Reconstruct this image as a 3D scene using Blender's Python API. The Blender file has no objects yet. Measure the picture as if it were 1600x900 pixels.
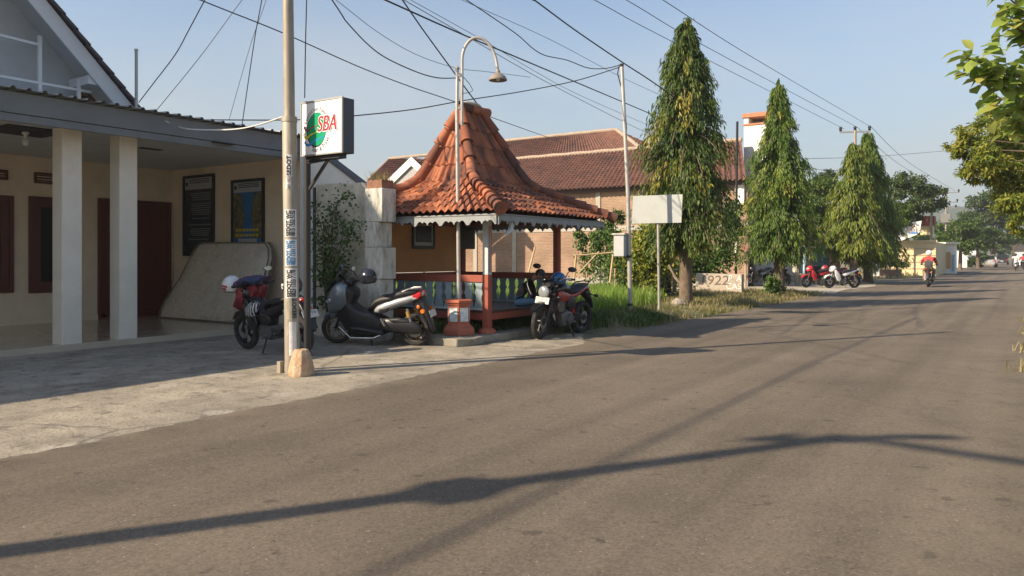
import bpy, math, random
import numpy as np
from mathutils import Vector, Matrix
PI = math.pi
random.seed(7)
RNG = np.random.default_rng(7)
SC = bpy.context.scene
COL = SC.collection
EYE = 1.4                                   # camera height
CD = (-0.5571, 0.8305); CR = (0.8305, 0.5571)   # camera heading and its right, on the ground (x, y)
ZG = 0.0

def W(u, v, z):                              # a point seen at (u, v) of the 1600x900 photograph, z metres deep
    l = (u - 800) / 1200 * z
    return Vector((z*CD[0] + l*CR[0], z*CD[1] + l*CR[1], EYE - (v - 400)/1200*z))
def G(u, v, h=0.0):                          # the same on level ground
    p = W(u, v, (EYE - h)*1200/(v - 400)); p.z = h
    return p
def zx(u, x): return x / (CD[0] + CR[0]*(u - 800)/1200)     # depth where the sight line u meets the plane X = x
def zy(u, y): return y / (CD[1] + CR[1]*(u - 800)/1200)

# ------------------------------------------------------------------ materials
MATS = {}
def mat(name, col=(.5, .5, .5), rough=.6, metal=0., var=0., vs=6., bump=0., bs=40., col2=None, mix=.5, mixs=3., spec=.5,
        coat=0., trans=0., dirt=None, ds=2.5, damt=.6, det=6., stretch=(1, 1, 1)):
    """principled material with noise-driven colour variation, patches of col2, stains of dirt and a noise bump"""
    if name in MATS: return MATS[name]
    m = bpy.data.materials.new(name); m.use_nodes = True
    nt = m.node_tree; N = nt.nodes; L = nt.links
    b = N['Principled BSDF']
    b.inputs['Roughness'].default_value = rough; b.inputs['Metallic'].default_value = metal
    b.inputs['Specular IOR Level'].default_value = spec
    b.inputs['Coat Weight'].default_value = coat
    b.inputs['Base Color'].default_value = (*col, 1)
    m.diffuse_color = (*col, 1)
    tc = N.new('ShaderNodeTexCoord'); mp = N.new('ShaderNodeMapping'); mp.inputs['Scale'].default_value = stretch
    L.new(tc.outputs['Object'], mp.inputs['Vector'])
    def noise(scale, detail=det, rough_=.6):
        n = N.new('ShaderNodeTexNoise'); n.inputs['Scale'].default_value = scale; n.inputs['Detail'].default_value = detail
        n.inputs['Roughness'].default_value = rough_; L.new(mp.outputs[0], n.inputs['Vector']); return n.outputs['Fac']
    def ramp(fac, a, b_):
        r = N.new('ShaderNodeMapRange'); r.inputs['From Min'].default_value = a; r.inputs['From Max'].default_value = b_
        L.new(fac, r.inputs['Value']); return r.outputs[0]
    def mixc(fac, A, B):
        x = N.new('ShaderNodeMix'); x.data_type = 'RGBA'
        L.new(fac, x.inputs[0])
        for s, c in ((6, A), (7, B)):
            if isinstance(c, tuple): x.inputs[s].default_value = (*c[:3], 1)
            else: L.new(c, x.inputs[s])
        return x.outputs[2]
    cur = col
    if col2 is not None: cur = mixc(ramp(noise(mixs), .5 - (1-mix)*.3, .5 + mix*.3 + .02), col, col2)
    if dirt is not None:
        f = ramp(noise(ds, 9, .68), .48, .72)
        mm = N.new('ShaderNodeMath'); mm.operation = 'MULTIPLY'; mm.inputs[1].default_value = damt; L.new(f, mm.inputs[0])
        cur = mixc(mm.outputs[0], cur, dirt)
    if var:
        hs = N.new('ShaderNodeHueSaturation')
        if isinstance(cur, tuple): hs.inputs['Color'].default_value = (*cur, 1)
        else: L.new(cur, hs.inputs['Color'])
        r = N.new('ShaderNodeMapRange'); r.inputs['From Min'].default_value = .3; r.inputs['From Max'].default_value = .7
        r.inputs['To Min'].default_value = 1 - var; r.inputs['To Max'].default_value = 1 + var
        L.new(noise(vs), r.inputs['Value']); L.new(r.outputs[0], hs.inputs['Value']); cur = hs.outputs[0]
    if not isinstance(cur, tuple): L.new(cur, b.inputs['Base Color'])
    if bump:
        bp = N.new('ShaderNodeBump'); bp.inputs['Strength'].default_value = min(1, bump); bp.inputs['Distance'].default_value = .02
        L.new(noise(bs), bp.inputs['Height']); L.new(bp.outputs[0], b.inputs['Normal'])
    MATS[name] = m
    return m

def leafmat(name, c0, c1, c2, rough=.45, trans=.3):
    """leaf material: colour per leaf from the 'tint' attribute, some light passing through"""
    if name in MATS: return MATS[name]
    m = bpy.data.materials.new(name); m.use_nodes = True; nt = m.node_tree; N = nt.nodes; L = nt.links
    b = N['Principled BSDF']; out = N['Material Output']
    at = N.new('ShaderNodeAttribute'); at.attribute_name = 'tint'
    cr = N.new('ShaderNodeValToRGB'); e = cr.color_ramp.elements
    e[0].position = .1; e[0].color = (*c0, 1); e[1].position = .95; e[1].color = (*c2, 1)
    k = e.new(.6); k.color = (*c1, 1)
    L.new(at.outputs['Fac'], cr.inputs[0]); L.new(cr.outputs[0], b.inputs['Base Color'])
    b.inputs['Roughness'].default_value = rough; b.inputs['Specular IOR Level'].default_value = .35
    t = N.new('ShaderNodeBsdfTranslucent'); L.new(cr.outputs[0], t.inputs['Color'])
    mx = N.new('ShaderNodeMixShader'); mx.inputs[0].default_value = trans
    L.new(b.outputs[0], mx.inputs[1]); L.new(t.outputs[0], mx.inputs[2]); L.new(mx.outputs[0], out.inputs['Surface'])
    m.diffuse_color = (*c1, 1)
    MATS[name] = m
    return m

def glass(name, col=(.02, .025, .03), rough=.06):
    return mat(name, col, rough, spec=.8)

# ------------------------------------------------------------------ mesh accumulation
def wloc(o):
    v = Vector((0, 0, 0))
    while o is not None: v += Vector(o.location); o = o.parent
    return v

class MB:
    def __init__(s): s.v = []; s.f = []; s.m = []; s.M = None; s.mi = 0
    def add(s, vs, fs):
        k = len(s.v)
        if s.M is not None: vs = [s.M @ Vector(p) for p in vs]
        s.v += [tuple(p) for p in vs]; s.f += [tuple(i + k for i in f) for f in fs]; s.m += [s.mi]*len(fs)
        return s
    def box(s, a, b):                        # min corner, max corner
        x0, y0, z0 = a; x1, y1, z1 = b
        return s.add([(x0,y0,z0),(x1,y0,z0),(x1,y1,z0),(x0,y1,z0),(x0,y0,z1),(x1,y0,z1),(x1,y1,z1),(x0,y1,z1)],
                     [(3,2,1,0),(4,5,6,7),(0,1,5,4),(1,2,6,5),(2,3,7,6),(3,0,4,7)])
    def cbox(s, c, d): return s.box([c[i]-d[i]/2 for i in range(3)], [c[i]+d[i]/2 for i in range(3)])
    def bar(s, p, q, w, h=None, up=(0, 0, 1)):   # square bar between two points
        p = Vector(p); q = Vector(q); h = h or w; d = (q-p).normalized(); u = Vector(up)
        if abs(d.dot(u)) > .95: u = Vector((1, 0, 0))
        a = d.cross(u).normalized()*w/2; b = a.cross(d).normalized()*h/2
        r = [p-a-b, p+a-b, p+a+b, p-a+b, q-a-b, q+a-b, q+a+b, q-a+b]
        return s.add(r, [(3,2,1,0),(4,5,6,7),(0,1,5,4),(1,2,6,5),(2,3,7,6),(3,0,4,7)])
    def rings(s, R, cap=True, close=True):   # loft of rings with equal point counts
        n = len(R[0]); vs = [p for r in R for p in r]; fs = []
        for i in range(len(R)-1):
            for j in range(n if close else n-1):
                k = (j+1) % n
                fs.append((i*n+j, i*n+k, (i+1)*n+k, (i+1)*n+j))
        if cap and close:
            fs.append(tuple(reversed(range(n)))); fs.append(tuple(range((len(R)-1)*n, len(R)*n)))
        return s.add(vs, fs)
    def tube(s, pts, r, n=8, cap=True):
        P = [Vector(p) for p in pts]; rs = r if isinstance(r, (list, tuple)) else [r]*len(P)
        R = []; prev = None
        for i, p in enumerate(P):
            d = (P[min(i+1, len(P)-1)] - P[max(i-1, 0)])
            if d.length < 1e-9: d = Vector((0, 0, 1))
            d.normalize()
            if prev is None:
                u = Vector((0, 0, 1)) if abs(d.z) < .9 else Vector((1, 0, 0))
                a = d.cross(u).normalized()
            else: a = (prev - d*prev.dot(d)).normalized()
            prev = a; b = d.cross(a)
            R.append([p + (a*math.cos(t) + b*math.sin(t))*rs[i] for t in [2*PI*k/n for k in range(n)]])
        return s.rings(R, cap)
    def lathe(s, prof, c=(0, 0, 0), n=20, axis='z', cap=True, a0=0):   # profile of (radius, along the axis)
        R = []
        for r, h in prof:
            ring = []
            for k in range(n):
                t = a0 + 2*PI*k/n; x, y = r*math.cos(t), r*math.sin(t)
                q = (x, y, h) if axis == 'z' else ((y, h, x) if axis == 'y' else (h, x, y))
                ring.append((c[0]+q[0], c[1]+q[1], c[2]+q[2]))
            R.append(ring)
        return s.rings(R, cap)
    def slab(s, poly, y0, y1, bev=.0, plane='xz'):    # side outline given thickness, with rounded long edges
        n = len(poly); P = [Vector((p[0], p[1])) for p in poly]
        area = sum(P[i].x*P[(i+1) % n].y - P[(i+1) % n].x*P[i].y for i in range(n))
        if area < 0: P.reverse()
        def inset(d):
            out = []
            for i in range(n):
                a = (P[i]-P[i-1]); b = (P[(i+1) % n]-P[i])
                if a.length < 1e-9 or b.length < 1e-9: out.append(P[i]); continue
                a.normalize(); b.normalize()
                na = Vector((-a.y, a.x)); nb = Vector((-b.y, b.x)); m = na+nb
                if m.length < .3: out.append(P[i] + na*d); continue
                m.normalize(); out.append(P[i] + m*d/max(.5, m.dot(na)))
            return out
        lay = [(y0, P), (y1, P)] if bev <= 0 else [(y0, inset(bev)), (y0+bev*.35, inset(bev*.3)), (y0+bev, P), (y1-bev, P), (y1-bev*.35, inset(bev*.3)), (y1, inset(bev))]
        R = []
        for y, Q in lay:
            R.append([(p.x, y, p.y) if plane == 'xz' else ((p.x, p.y, y) if plane == 'xy' else (y, p.x, p.y)) for p in Q])
        if plane == 'xz': R = [r[::-1] for r in R]
        return s.rings(R)
    def loft(s, secs, n=14, axis='x'):       # superellipse sections: (along, across, up, half width, half height, exponent)
        R = []
        for q in secs:
            a, c0, c1, hw, hh = q[:5]; e = q[5] if len(q) > 5 else 2.2; ring = []
            for k in range(n):
                t = 2*PI*k/n; ct, st = math.cos(t), math.sin(t)
                x = hw*math.copysign(abs(ct)**(2/e), ct); y = hh*math.copysign(abs(st)**(2/e), st)
                ring.append((a, c0+x, c1+y) if axis == 'x' else ((c0+x, a, c1+y) if axis == 'y' else (c0+x, c1+y, a)))
            R.append(ring)
        return s.rings(R)
    def ball(s, c, r, n=14, m=8, a=-PI/2, b=PI/2):
        r = r if isinstance(r, (tuple, list)) else (r, r, r); R = []
        for i in range(m+1):
            t = a + (b-a)*i/m; q = max(1e-4, math.cos(t))
            R.append([(c[0]+r[0]*q*math.cos(2*PI*k/n), c[1]+r[1]*q*math.sin(2*PI*k/n), c[2]+r[2]*math.sin(t)) for k in range(n)])
        return s.rings(R)
    def quad(s, *p): return s.add(p, [tuple(range(len(p)))])
    def build(s, name, mats, parent=None, smooth=False, local=False, bevel=0, ang=35):
        me = bpy.data.meshes.new(name)
        off = Vector((0, 0, 0)) if (local or parent is None) else wloc(parent)
        me.from_pydata([(p[0]-off.x, p[1]-off.y, p[2]-off.z) for p in s.v], [], s.f)
        mats = mats if isinstance(mats, (list, tuple)) else [mats]
        for m in mats: me.materials.append(m)
        if len(mats) > 1: me.polygons.foreach_set('material_index', s.m)
        if smooth:
            me.polygons.foreach_set('use_smooth', [True]*len(me.polygons)); me.set_sharp_from_angle(angle=math.radians(ang))
        me.update()
        o = bpy.data.objects.new(name, me); COL.objects.link(o)
        if parent is not None: o.parent = parent
        if bevel:
            b = o.modifiers.new('edge', 'BEVEL'); b.width = bevel; b.segments = 2; b.limit_method = 'ANGLE'
        return o

def thing(name, label, cat, loc=(0, 0, 0), rotz=0, group=None):
    o = bpy.data.objects.new(name, None); COL.objects.link(o); o.empty_display_size = .2
    o.location = loc; o.rotation_euler = (0, 0, rotz); return tag(o, label, cat, group)
def tag(o, label, cat, group=None):
    o['label'] = label; o['category'] = cat
    if group: o['group'] = group
    return o
def struct(o): o['kind'] = 'structure'; return o
def origin_to(o, loc):                       # move a single mesh's origin without moving the mesh
    loc = Vector(loc); o.data.transform(Matrix.Translation(-loc)); o.location = loc; return o
def copy_tree(o, parent=None):
    c = o.copy(); COL.objects.link(c)
    if parent is not None: c.parent = parent
    for ch in list(o.children): copy_tree(ch, c)
    return c

def npmesh(name, V, F, m, parent=None, attr=None, smooth=False, nv=None):
    """mesh from numpy arrays; F is (n, k)"""
    me = bpy.data.meshes.new(name); k = F.shape[1]
    if parent is not None: V = V - np.array(wloc(parent))
    me.vertices.add(len(V)); me.vertices.foreach_set('co', V.astype(np.float32).ravel())
    me.loops.add(F.size); me.loops.foreach_set('vertex_index', F.astype(np.int32).ravel())
    me.polygons.add(len(F)); me.polygons.foreach_set('loop_start', np.arange(0, F.size, k, dtype=np.int32))
    if attr is not None:
        a = me.attributes.new('tint', 'FLOAT', 'POINT'); a.data.foreach_set('value', attr.astype(np.float32))
    if smooth: me.polygons.foreach_set('use_smooth', np.ones(len(F), dtype=bool))
    me.materials.append(m); me.update(calc_edges=True); me.validate()
    o = bpy.data.objects.new(name, me); COL.objects.link(o)
    if parent is not None: o.parent = parent
    return o

def leaves(name, P, D, Nrm, Ln, Wd, tint, m, parent=None, curl=.15, broad=False):
    """one folded leaf per row: base P, direction D, normal Nrm, length Ln, half width Wd"""
    n = len(P); D = D/np.linalg.norm(D, axis=1, keepdims=True)
    S = np.cross(D, Nrm); S /= (np.linalg.norm(S, axis=1, keepdims=True) + 1e-9); U = np.cross(S, D)
    Ln = Ln[:, None]; Wd = Wd[:, None]
    if broad:                                # rounder blade, eight triangles
        rows = [P, P + D*Ln*.3 - U*Wd*.1, P + D*Ln*.65 - U*(Wd*.15 + Ln*curl*.3), P + D*Ln*.95 - U*Ln*curl]
        a, b_, c, d = rows; r1 = b_ + S*Wd*.85 + U*Wd*.4; l1 = b_ - S*Wd*.85 + U*Wd*.4; r2 = c + S*Wd + U*Wd*.35; l2 = c - S*Wd + U*Wd*.35
        V = np.stack([a, b_, c, d, r1, r2, l1, l2], 1).reshape(-1, 3); k = (np.arange(n)*8)[:, None]
        F = np.concatenate([k + np.array([t]) for t in ((0, 1, 4), (1, 2, 4), (2, 5, 4), (2, 3, 5), (0, 6, 1), (1, 6, 2), (2, 6, 7), (2, 7, 3))])
        return npmesh(name, V, F, m, parent, np.repeat(tint, 8))
    v0 = P; v1 = P + D*Ln*.45 + S*Wd + U*Wd*.5; v2 = P + D*Ln*.45 - S*Wd + U*Wd*.5
    v3 = P + D*Ln*.92 - U*Ln*curl; vm = P + D*Ln*.5 - U*Wd*.15
    V = np.stack([v0, v1, v2, v3, vm], 1).reshape(-1, 3)
    b = (np.arange(n)*5)[:, None]
    F = np.concatenate([b + np.array([[0, 4, 1]]), b + np.array([[1, 4, 3]]), b + np.array([[0, 2, 4]]), b + np.array([[2, 3, 4]])])
    return npmesh(name, V, F, m, parent, np.repeat(tint, 5))

def text_mesh(body, size, font_scale=(1, 1), align='CENTER', shear=0, extr=0.0, bold=0.0):
    """flat lettering as vertices and faces in the xy plane"""
    c = bpy.data.curves.new('lettering', 'FONT'); c.body = body; c.size = size; c.align_x = align; c.align_y = 'CENTER'; c.shear = shear
    c.extrude = extr; c.offset = bold*size
    o = bpy.data.objects.new('lettering', c); COL.objects.link(o)
    dg = bpy.context.evaluated_depsgraph_get(); me = bpy.data.meshes.new_from_object(o.evaluated_get(dg))
    vs = [(v.co.x*font_scale[0], v.co.y*font_scale[1], v.co.z) for v in me.vertices]; fs = [tuple(p.vertices) for p in me.polygons]
    bpy.data.objects.remove(o); bpy.data.curves.remove(c); bpy.data.meshes.remove(me)
    return vs, fs
def put_text(mb, body, size, origin, ax, ay, scale=(1, 1), shear=0, align='CENTER'):
    o = Vector(origin); ax = Vector(ax); ay = Vector(ay)
    vs, fs = text_mesh(body, size, scale, align, shear)
    mb.add([o + ax*v[0] + ay*v[1] for v in vs], fs)

def tiled_face(mb, A, B, C, D, cols, rows, amp, lip, per=6, prof='pan'):
    """tiled roof face: eave A-B, top D-C; waves across the slope and a lip at each course"""
    A, B, C, D = map(Vector, (A, B, C, D)); nrm = (B-A).cross(D-A).normalized()
    if nrm.z < 0: nrm = -nrm
    xs = cols*per; vs = []; fs = []
    for j in range(rows):
        for e, t in ((0, j/rows), (1, (j+1)/rows)):
            for i in range(xs+1):
                s = i/xs; ph = 2*PI*(i % per)/per
                w = amp*(math.cos(ph) if prof == 'pan' else abs(math.cos(ph/2))*2-1)
                p = (A.lerp(B, s)).lerp(D.lerp(C, s), t)
                vs.append(p + nrm*(w + (lip if e == 0 else 0)))
    n = xs+1
    for r in range(2*rows-1):
        for i in range(xs): fs.append((r*n+i, r*n+i+1, (r+1)*n+i+1, (r+1)*n+i))
    mb.add(vs, fs)

# ------------------------------------------------------------------ camera, sun, sky
cam = bpy.data.cameras.new('camera'); co = bpy.data.objects.new('camera', cam); COL.objects.link(co); SC.camera = co
cam.sensor_width = 36; cam.lens = 27.0; cam.shift_y = -50/1600; cam.clip_start = .05; cam.clip_end = 6000
co.location = (0, 0, EYE); co.rotation_euler = (PI/2, 0, math.atan2(-CD[0], CD[1]))
SUN_EL = math.radians(31); SX, SY = -.52, -.854     # towards the sun
sun = bpy.data.lights.new('sun', 'SUN'); sun.energy = 4.2; sun.angle = math.radians(.6); sun.color = (1, .83, .62)
so = bpy.data.objects.new('sun', sun); COL.objects.link(so)
sd = Vector((SX*math.cos(SUN_EL), SY*math.cos(SUN_EL), math.sin(SUN_EL)))
so.rotation_euler = sd.to_track_quat('Z', 'Y').to_euler(); so.location = (-10, -20, 20)
wd = bpy.data.worlds.new('World'); SC.world = wd; wd.use_nodes = True
N = wd.node_tree.nodes; L = wd.node_tree.links; bg = N['Background']
sk = N.new('ShaderNodeTexSky'); sk.sky_type = 'NISHITA'; sk.sun_disc = False; sk.sun_elevation = SUN_EL
sk.sun_rotation = math.atan2(SX, SY); sk.air_density = 1.0; sk.dust_density = 1.0; sk.ozone_density = 1.2; sk.altitude = 50
# thin cloud, from noise on the sky's own direction
tcw = N.new('ShaderNodeTexCoord'); mpw = N.new('ShaderNodeMapping'); mpw.inputs['Scale'].default_value = (1, 1, 3.2); mpw.inputs['Location'].default_value = (.3, 1.7, .2)
nz = N.new('ShaderNodeTexNoise'); nz.inputs['Scale'].default_value = 2.3; nz.inputs['Detail'].default_value = 7; nz.inputs['Roughness'].default_value = .55
rmp = N.new('ShaderNodeMapRange'); rmp.inputs['From Min'].default_value = .44; rmp.inputs['From Max'].default_value = .70; rmp.inputs['To Max'].default_value = .75
sep = N.new('ShaderNodeSeparateXYZ'); low = N.new('ShaderNodeMapRange'); low.inputs['From Min'].default_value = .36; low.inputs['From Max'].default_value = .093
mul = N.new('ShaderNodeMath'); mul.operation = 'MULTIPLY'
mxw = N.new('ShaderNodeMix'); mxw.data_type = 'RGBA'; mxw.inputs[7].default_value = (3.75, 3.75, 3.68, 1)
L.new(tcw.outputs['Generated'], mpw.inputs[0]); L.new(mpw.outputs[0], nz.inputs['Vector']); L.new(nz.outputs['Fac'], rmp.inputs['Value'])
L.new(tcw.outputs['Generated'], sep.inputs[0]); L.new(sep.outputs['Z'], low.inputs['Value'])
L.new(rmp.outputs[0], mul.inputs[0]); L.new(low.outputs[0], mul.inputs[1]); L.new(mul.outputs[0], mxw.inputs[0])
hzr = N.new('ShaderNodeMapRange'); hzr.interpolation_type = 'SMOOTHSTEP'; hzr.inputs['From Min'].default_value = .42; hzr.inputs['From Max'].default_value = -.02; hzr.inputs['To Max'].default_value = .93
hzm = N.new('ShaderNodeMix'); hzm.data_type = 'RGBA'; hzm.inputs[7].default_value = (2.5, 2.82, 2.96, 1)       # dusty air low in the sky
L.new(sep.outputs['Z'], hzr.inputs['Value']); L.new(hzr.outputs[0], hzm.inputs[0]); L.new(sk.outputs[0], hzm.inputs[6]); L.new(hzm.outputs[2], mxw.inputs[6]); L.new(mxw.outputs[2], bg.inputs['Color']); bg.inputs['Strength'].default_value = .093
SC.view_settings.view_transform = 'Standard'; SC.view_settings.look = 'None'; SC.view_settings.exposure = 1.0; SC.view_settings.gamma = 1
SC.view_settings.use_curve_mapping = False
# ------------------------------------------------------------------ ground, road, paving
M_soil = mat('dry_soil', (.24, .19, .12), .95, var=.25, vs=1.2, col2=(.17, .16, .075), mixs=.5, bump=.6, bs=25)
M_asph = mat('asphalt', (.165, .134, .099), .88, var=.10, vs=.8, bump=.55, bs=300, spec=.3)
M_conc = mat('worn_concrete', (.40, .35, .265), .9, var=.14, vs=3, col2=(.27, .235, .18), mixs=1.1, dirt=(.13, .115, .09), ds=1.0, damt=.85, bump=.5, bs=30)
M_apron = mat('pale_paving', (.42, .37, .29), .9, var=.12, vs=2, bump=.3)
# asphalt: fine aggregate speckle and long tyre-worn bands along the road
def asphalt_nodes():
    m = M_asph; nt = m.node_tree; N = nt.nodes; L = nt.links; b = N['Principled BSDF']
    src = b.inputs['Base Color'].links[0].from_socket
    tc = N.new('ShaderNodeTexCoord')
    mp = N.new('ShaderNodeMapping'); mp.inputs['Scale'].default_value = (1.7, .045, 1); L.new(tc.outputs['Object'], mp.inputs[0])
    n1 = N.new('ShaderNodeTexNoise'); n1.inputs['Scale'].default_value = 1.3; n1.inputs['Detail'].default_value = 4; L.new(mp.outputs[0], n1.inputs['Vector'])
    r1 = N.new('ShaderNodeMapRange'); r1.inputs['From Min'].default_value = .32; r1.inputs['From Max'].default_value = .68; r1.inputs['To Min'].default_value = .80; r1.inputs['To Max'].default_value = 1.14
    L.new(n1.outputs['Fac'], r1.inputs['Value'])
    v = N.new('ShaderNodeTexVoronoi'); v.inputs['Scale'].default_value = 75; L.new(tc.outputs['Object'], v.inputs['Vector'])
    r2 = N.new('ShaderNodeMapRange'); r2.inputs['To Min'].default_value = .72; r2.inputs['To Max'].default_value = 1.3
    L.new(v.outputs['Color'], r2.inputs['Value'])
    v2 = N.new('ShaderNodeTexVoronoi'); v2.inputs['Scale'].default_value = 9; L.new(tc.outputs['Object'], v2.inputs['Vector'])
    r3 = N.new('ShaderNodeMapRange'); r3.inputs['From Min'].default_value = .035; r3.inputs['From Max'].default_value = .07; r3.inputs['To Min'].default_value = 2.1; r3.inputs['To Max'].default_value = 1
    L.new(v2.outputs['Distance'], r3.inputs['Value'])
    m1 = N.new('ShaderNodeMath'); m1.operation = 'MULTIPLY'; L.new(r1.outputs[0], m1.inputs[0]); L.new(r2.outputs[0], m1.inputs[1])
    m2 = N.new('ShaderNodeMath'); m2.operation = 'MULTIPLY'; L.new(m1.outputs[0], m2.inputs[0]); L.new(r3.outputs[0], m2.inputs[1])
    # patched, slightly paler areas
    n4 = N.new('ShaderNodeTexNoise'); n4.inputs['Scale'].default_value = .35; n4.inputs['Detail'].default_value = 5; L.new(tc.outputs['Object'], n4.inputs['Vector'])
    r4 = N.new('ShaderNodeMapRange'); r4.inputs['From Min'].default_value = .4; r4.inputs['From Max'].default_value = .6; r4.inputs['To Min'].default_value = .93; r4.inputs['To Max'].default_value = 1.08
    L.new(n4.outputs['Fac'], r4.inputs['Value'])
    m3 = N.new('ShaderNodeMath'); m3.operation = 'MULTIPLY'; L.new(m2.outputs[0], m3.inputs[0]); L.new(r4.outputs[0], m3.inputs[1])
    x = N.new('ShaderNodeMix'); x.data_type = 'RGBA'; x.blend_type = 'MULTIPLY'; x.inputs[0].default_value = 1
    L.new(src, x.inputs[6]); L.new(m3.outputs[0], x.inputs[7]); L.new(x.outputs[2], b.inputs['Base Color'])
asphalt_nodes()
def surface_wear_glow(m, bands, cracks=None, blot=None):
    """bands along an edge of the surface (sand, or a glow put into the colour), cracks and blots, over whatever colour the material has"""
    nt = m.node_tree; N = nt.nodes; L = nt.links; b = N['Principled BSDF']; tc = N.new('ShaderNodeTexCoord'); sp = N.new('ShaderNodeSeparateXYZ'); L.new(tc.outputs['Object'], sp.inputs[0])
    def over(fac, col):
        x = N.new('ShaderNodeMix'); x.data_type = 'RGBA'; L.new(fac, x.inputs[0]); L.new(b.inputs['Base Color'].links[0].from_socket, x.inputs[6]); x.inputs[7].default_value = (*col, 1); L.new(x.outputs[2], b.inputs['Base Color'])
    def noise(sc, de=6, vec=None):
        n = N.new('ShaderNodeTexNoise'); n.inputs['Scale'].default_value = sc; n.inputs['Detail'].default_value = de; L.new(vec or tc.outputs['Object'], n.inputs['Vector']); return n
    def rng_(src, a, b_, c=0, d=1):
        r = N.new('ShaderNodeMapRange'); L.new(src, r.inputs['Value'])
        for k, v in zip(('From Min', 'From Max', 'To Min', 'To Max'), (a, b_, c, d)): r.inputs[k].default_value = v
        return r.outputs[0]
    def mul(a, b_):
        k = N.new('ShaderNodeMath'); k.operation = 'MULTIPLY'; L.new(a, k.inputs[0])
        if isinstance(b_, float): k.inputs[1].default_value = b_
        else: L.new(b_, k.inputs[1])
        return k.outputs[0]
    if blot:
        for sc, lo, hi, col, amt in blot: over(mul(rng_(noise(sc, 9).outputs['Fac'], lo, hi), amt), col)
    for x0, x1, col, amt in bands: over(mul(mul(rng_(sp.outputs['X'], x0, x1), rng_(noise(3.5, 8).outputs['Fac'], .36, .62)), amt), col)
    if cracks:
        for sc, wdt, col, amt in cracks:
            n = noise(2.2, 5); ad = N.new('ShaderNodeMix'); ad.data_type = 'VECTOR'; ad.inputs[0].default_value = .22; L.new(tc.outputs['Object'], ad.inputs[4]); L.new(n.outputs['Color'], ad.inputs[5])
            v = N.new('ShaderNodeTexVoronoi'); v.feature = 'DISTANCE_TO_EDGE'; v.inputs['Scale'].default_value = sc; L.new(ad.outputs[1], v.inputs['Vector'])
            over(mul(mul(rng_(v.outputs['Distance'], wdt, 0.0), rng_(noise(.5, 3).outputs['Fac'], .47, .55)), amt), col)
surface_wear_glow(M_asph, [(-5.45, -5.95, (.26, .215, .155), .5), (-1.3, .3, (.24, .20, .135), .45)], [(.55, .010, (.07, .06, .05), .22)], [(.9, .57, .70, (.10, .085, .068), .4), (6, .63, .70, (.06, .05, .042), .6), (40, .66, .72, (.40, .37, .31), .75), (22, .68, .73, (.04, .035, .03), .6)])  # left band is sand; right band paints a lens-flare glow into the colour
surface_wear_glow(M_conc, [], [(.45, .012, (.10, .09, .07), .8), (1.6, .012, (.13, .115, .09), .55)], [(.7, .52, .66, (.24, .21, .165), .6), (2.4, .56, .66, (.15, .13, .1), .5), (1.5, .56, .66, (.46, .42, .35), .6), (12, .56, .66, (.15, .13, .1), .6), (30, .55, .66, (.19, .165, .13), .6), (5, .6, .66, (.09, .08, .065), .6)])
g = MB(); g.quad((-700, -200, -.02), (700, -200, -.02), (700, 900, -.02), (-700, 900, -.02)); struct(g.build('ground', M_soil))
RX0, RX1 = -5.9, .12
def edge_strip(name, x0f, x1f, ys, z, m):
    mb = MB(); vs = []; fs = []
    for i, y in enumerate(ys): vs += [(x0f(y), y, z), (x1f(y), y, z)]
    for i in range(len(ys)-1): fs.append((2*i, 2*i+1, 2*i+3, 2*i+2))
    mb.add(vs, fs); return struct(mb.build(name, m))
def wob(a, f, ph): return lambda y: a*(math.sin(y*f+ph) + .6*math.sin(y*f*2.7+ph*2) + .4*math.sin(y*f*6.1+ph*3))
ys = [-14 + .2*i for i in range(340)] + [54 + 4*i for i in range(140)]
wl = wob(.03, 1.1, .4); wr = wob(.05, .9, 2.)
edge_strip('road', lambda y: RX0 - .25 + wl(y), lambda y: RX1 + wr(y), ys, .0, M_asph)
# forecourt slab beside the road: laid over the asphalt edge, ragged
wf = wob(.022, 2.3, 1.1)
yf = [-14 + .07*i for i in range(378)]
def fore_edge(y): return RX0 + wf(y) + .012*math.sin(y*31) + (0 if y < 10.8 else -(y-10.8)*.55)
mb = MB(); vs = []; fs = []
for i, y in enumerate(yf): e = fore_edge(y); vs += [(-11.9 if y < 9.9 else -8.7, y, .004), (e, y, .004), (e + .03 + .012*math.sin(y*17), y, -.003)]
for i in range(len(yf)-1): fs += [(3*i, 3*i+1, 3*i+4, 3*i+3), (3*i+1, 3*i+2, 3*i+5, 3*i+4)]
mb.add(vs, fs); struct(mb.build('forecourt', M_conc))
edge_strip('parking_apron', lambda y: -13 - 2*math.sin(y*.3), lambda y: RX0 - .15 + .2*math.sin(y*.7), [30.6 + .5*i for i in range(24)], .004, M_apron)
mb = MB(); vs = []; fs = []                    # soil lapping over the right edge of the asphalt
for y in ys: e = RX1 - .02 + wr(y) + .03*math.sin(y*13) + .02*math.sin(y*29); vs += [(e - .05, y, -.002), (e + .03, y, .008), (e + .8, y, .03), (e + 9, y, .02)]
for i in range(len(ys)-1): fs += [(4*i+k, 4*i+k+1, 4*i+k+5, 4*i+k+4) for k in range(3)]
mb.add(vs, fs); struct(mb.build('roadside_soil', M_soil, smooth=True))
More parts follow.
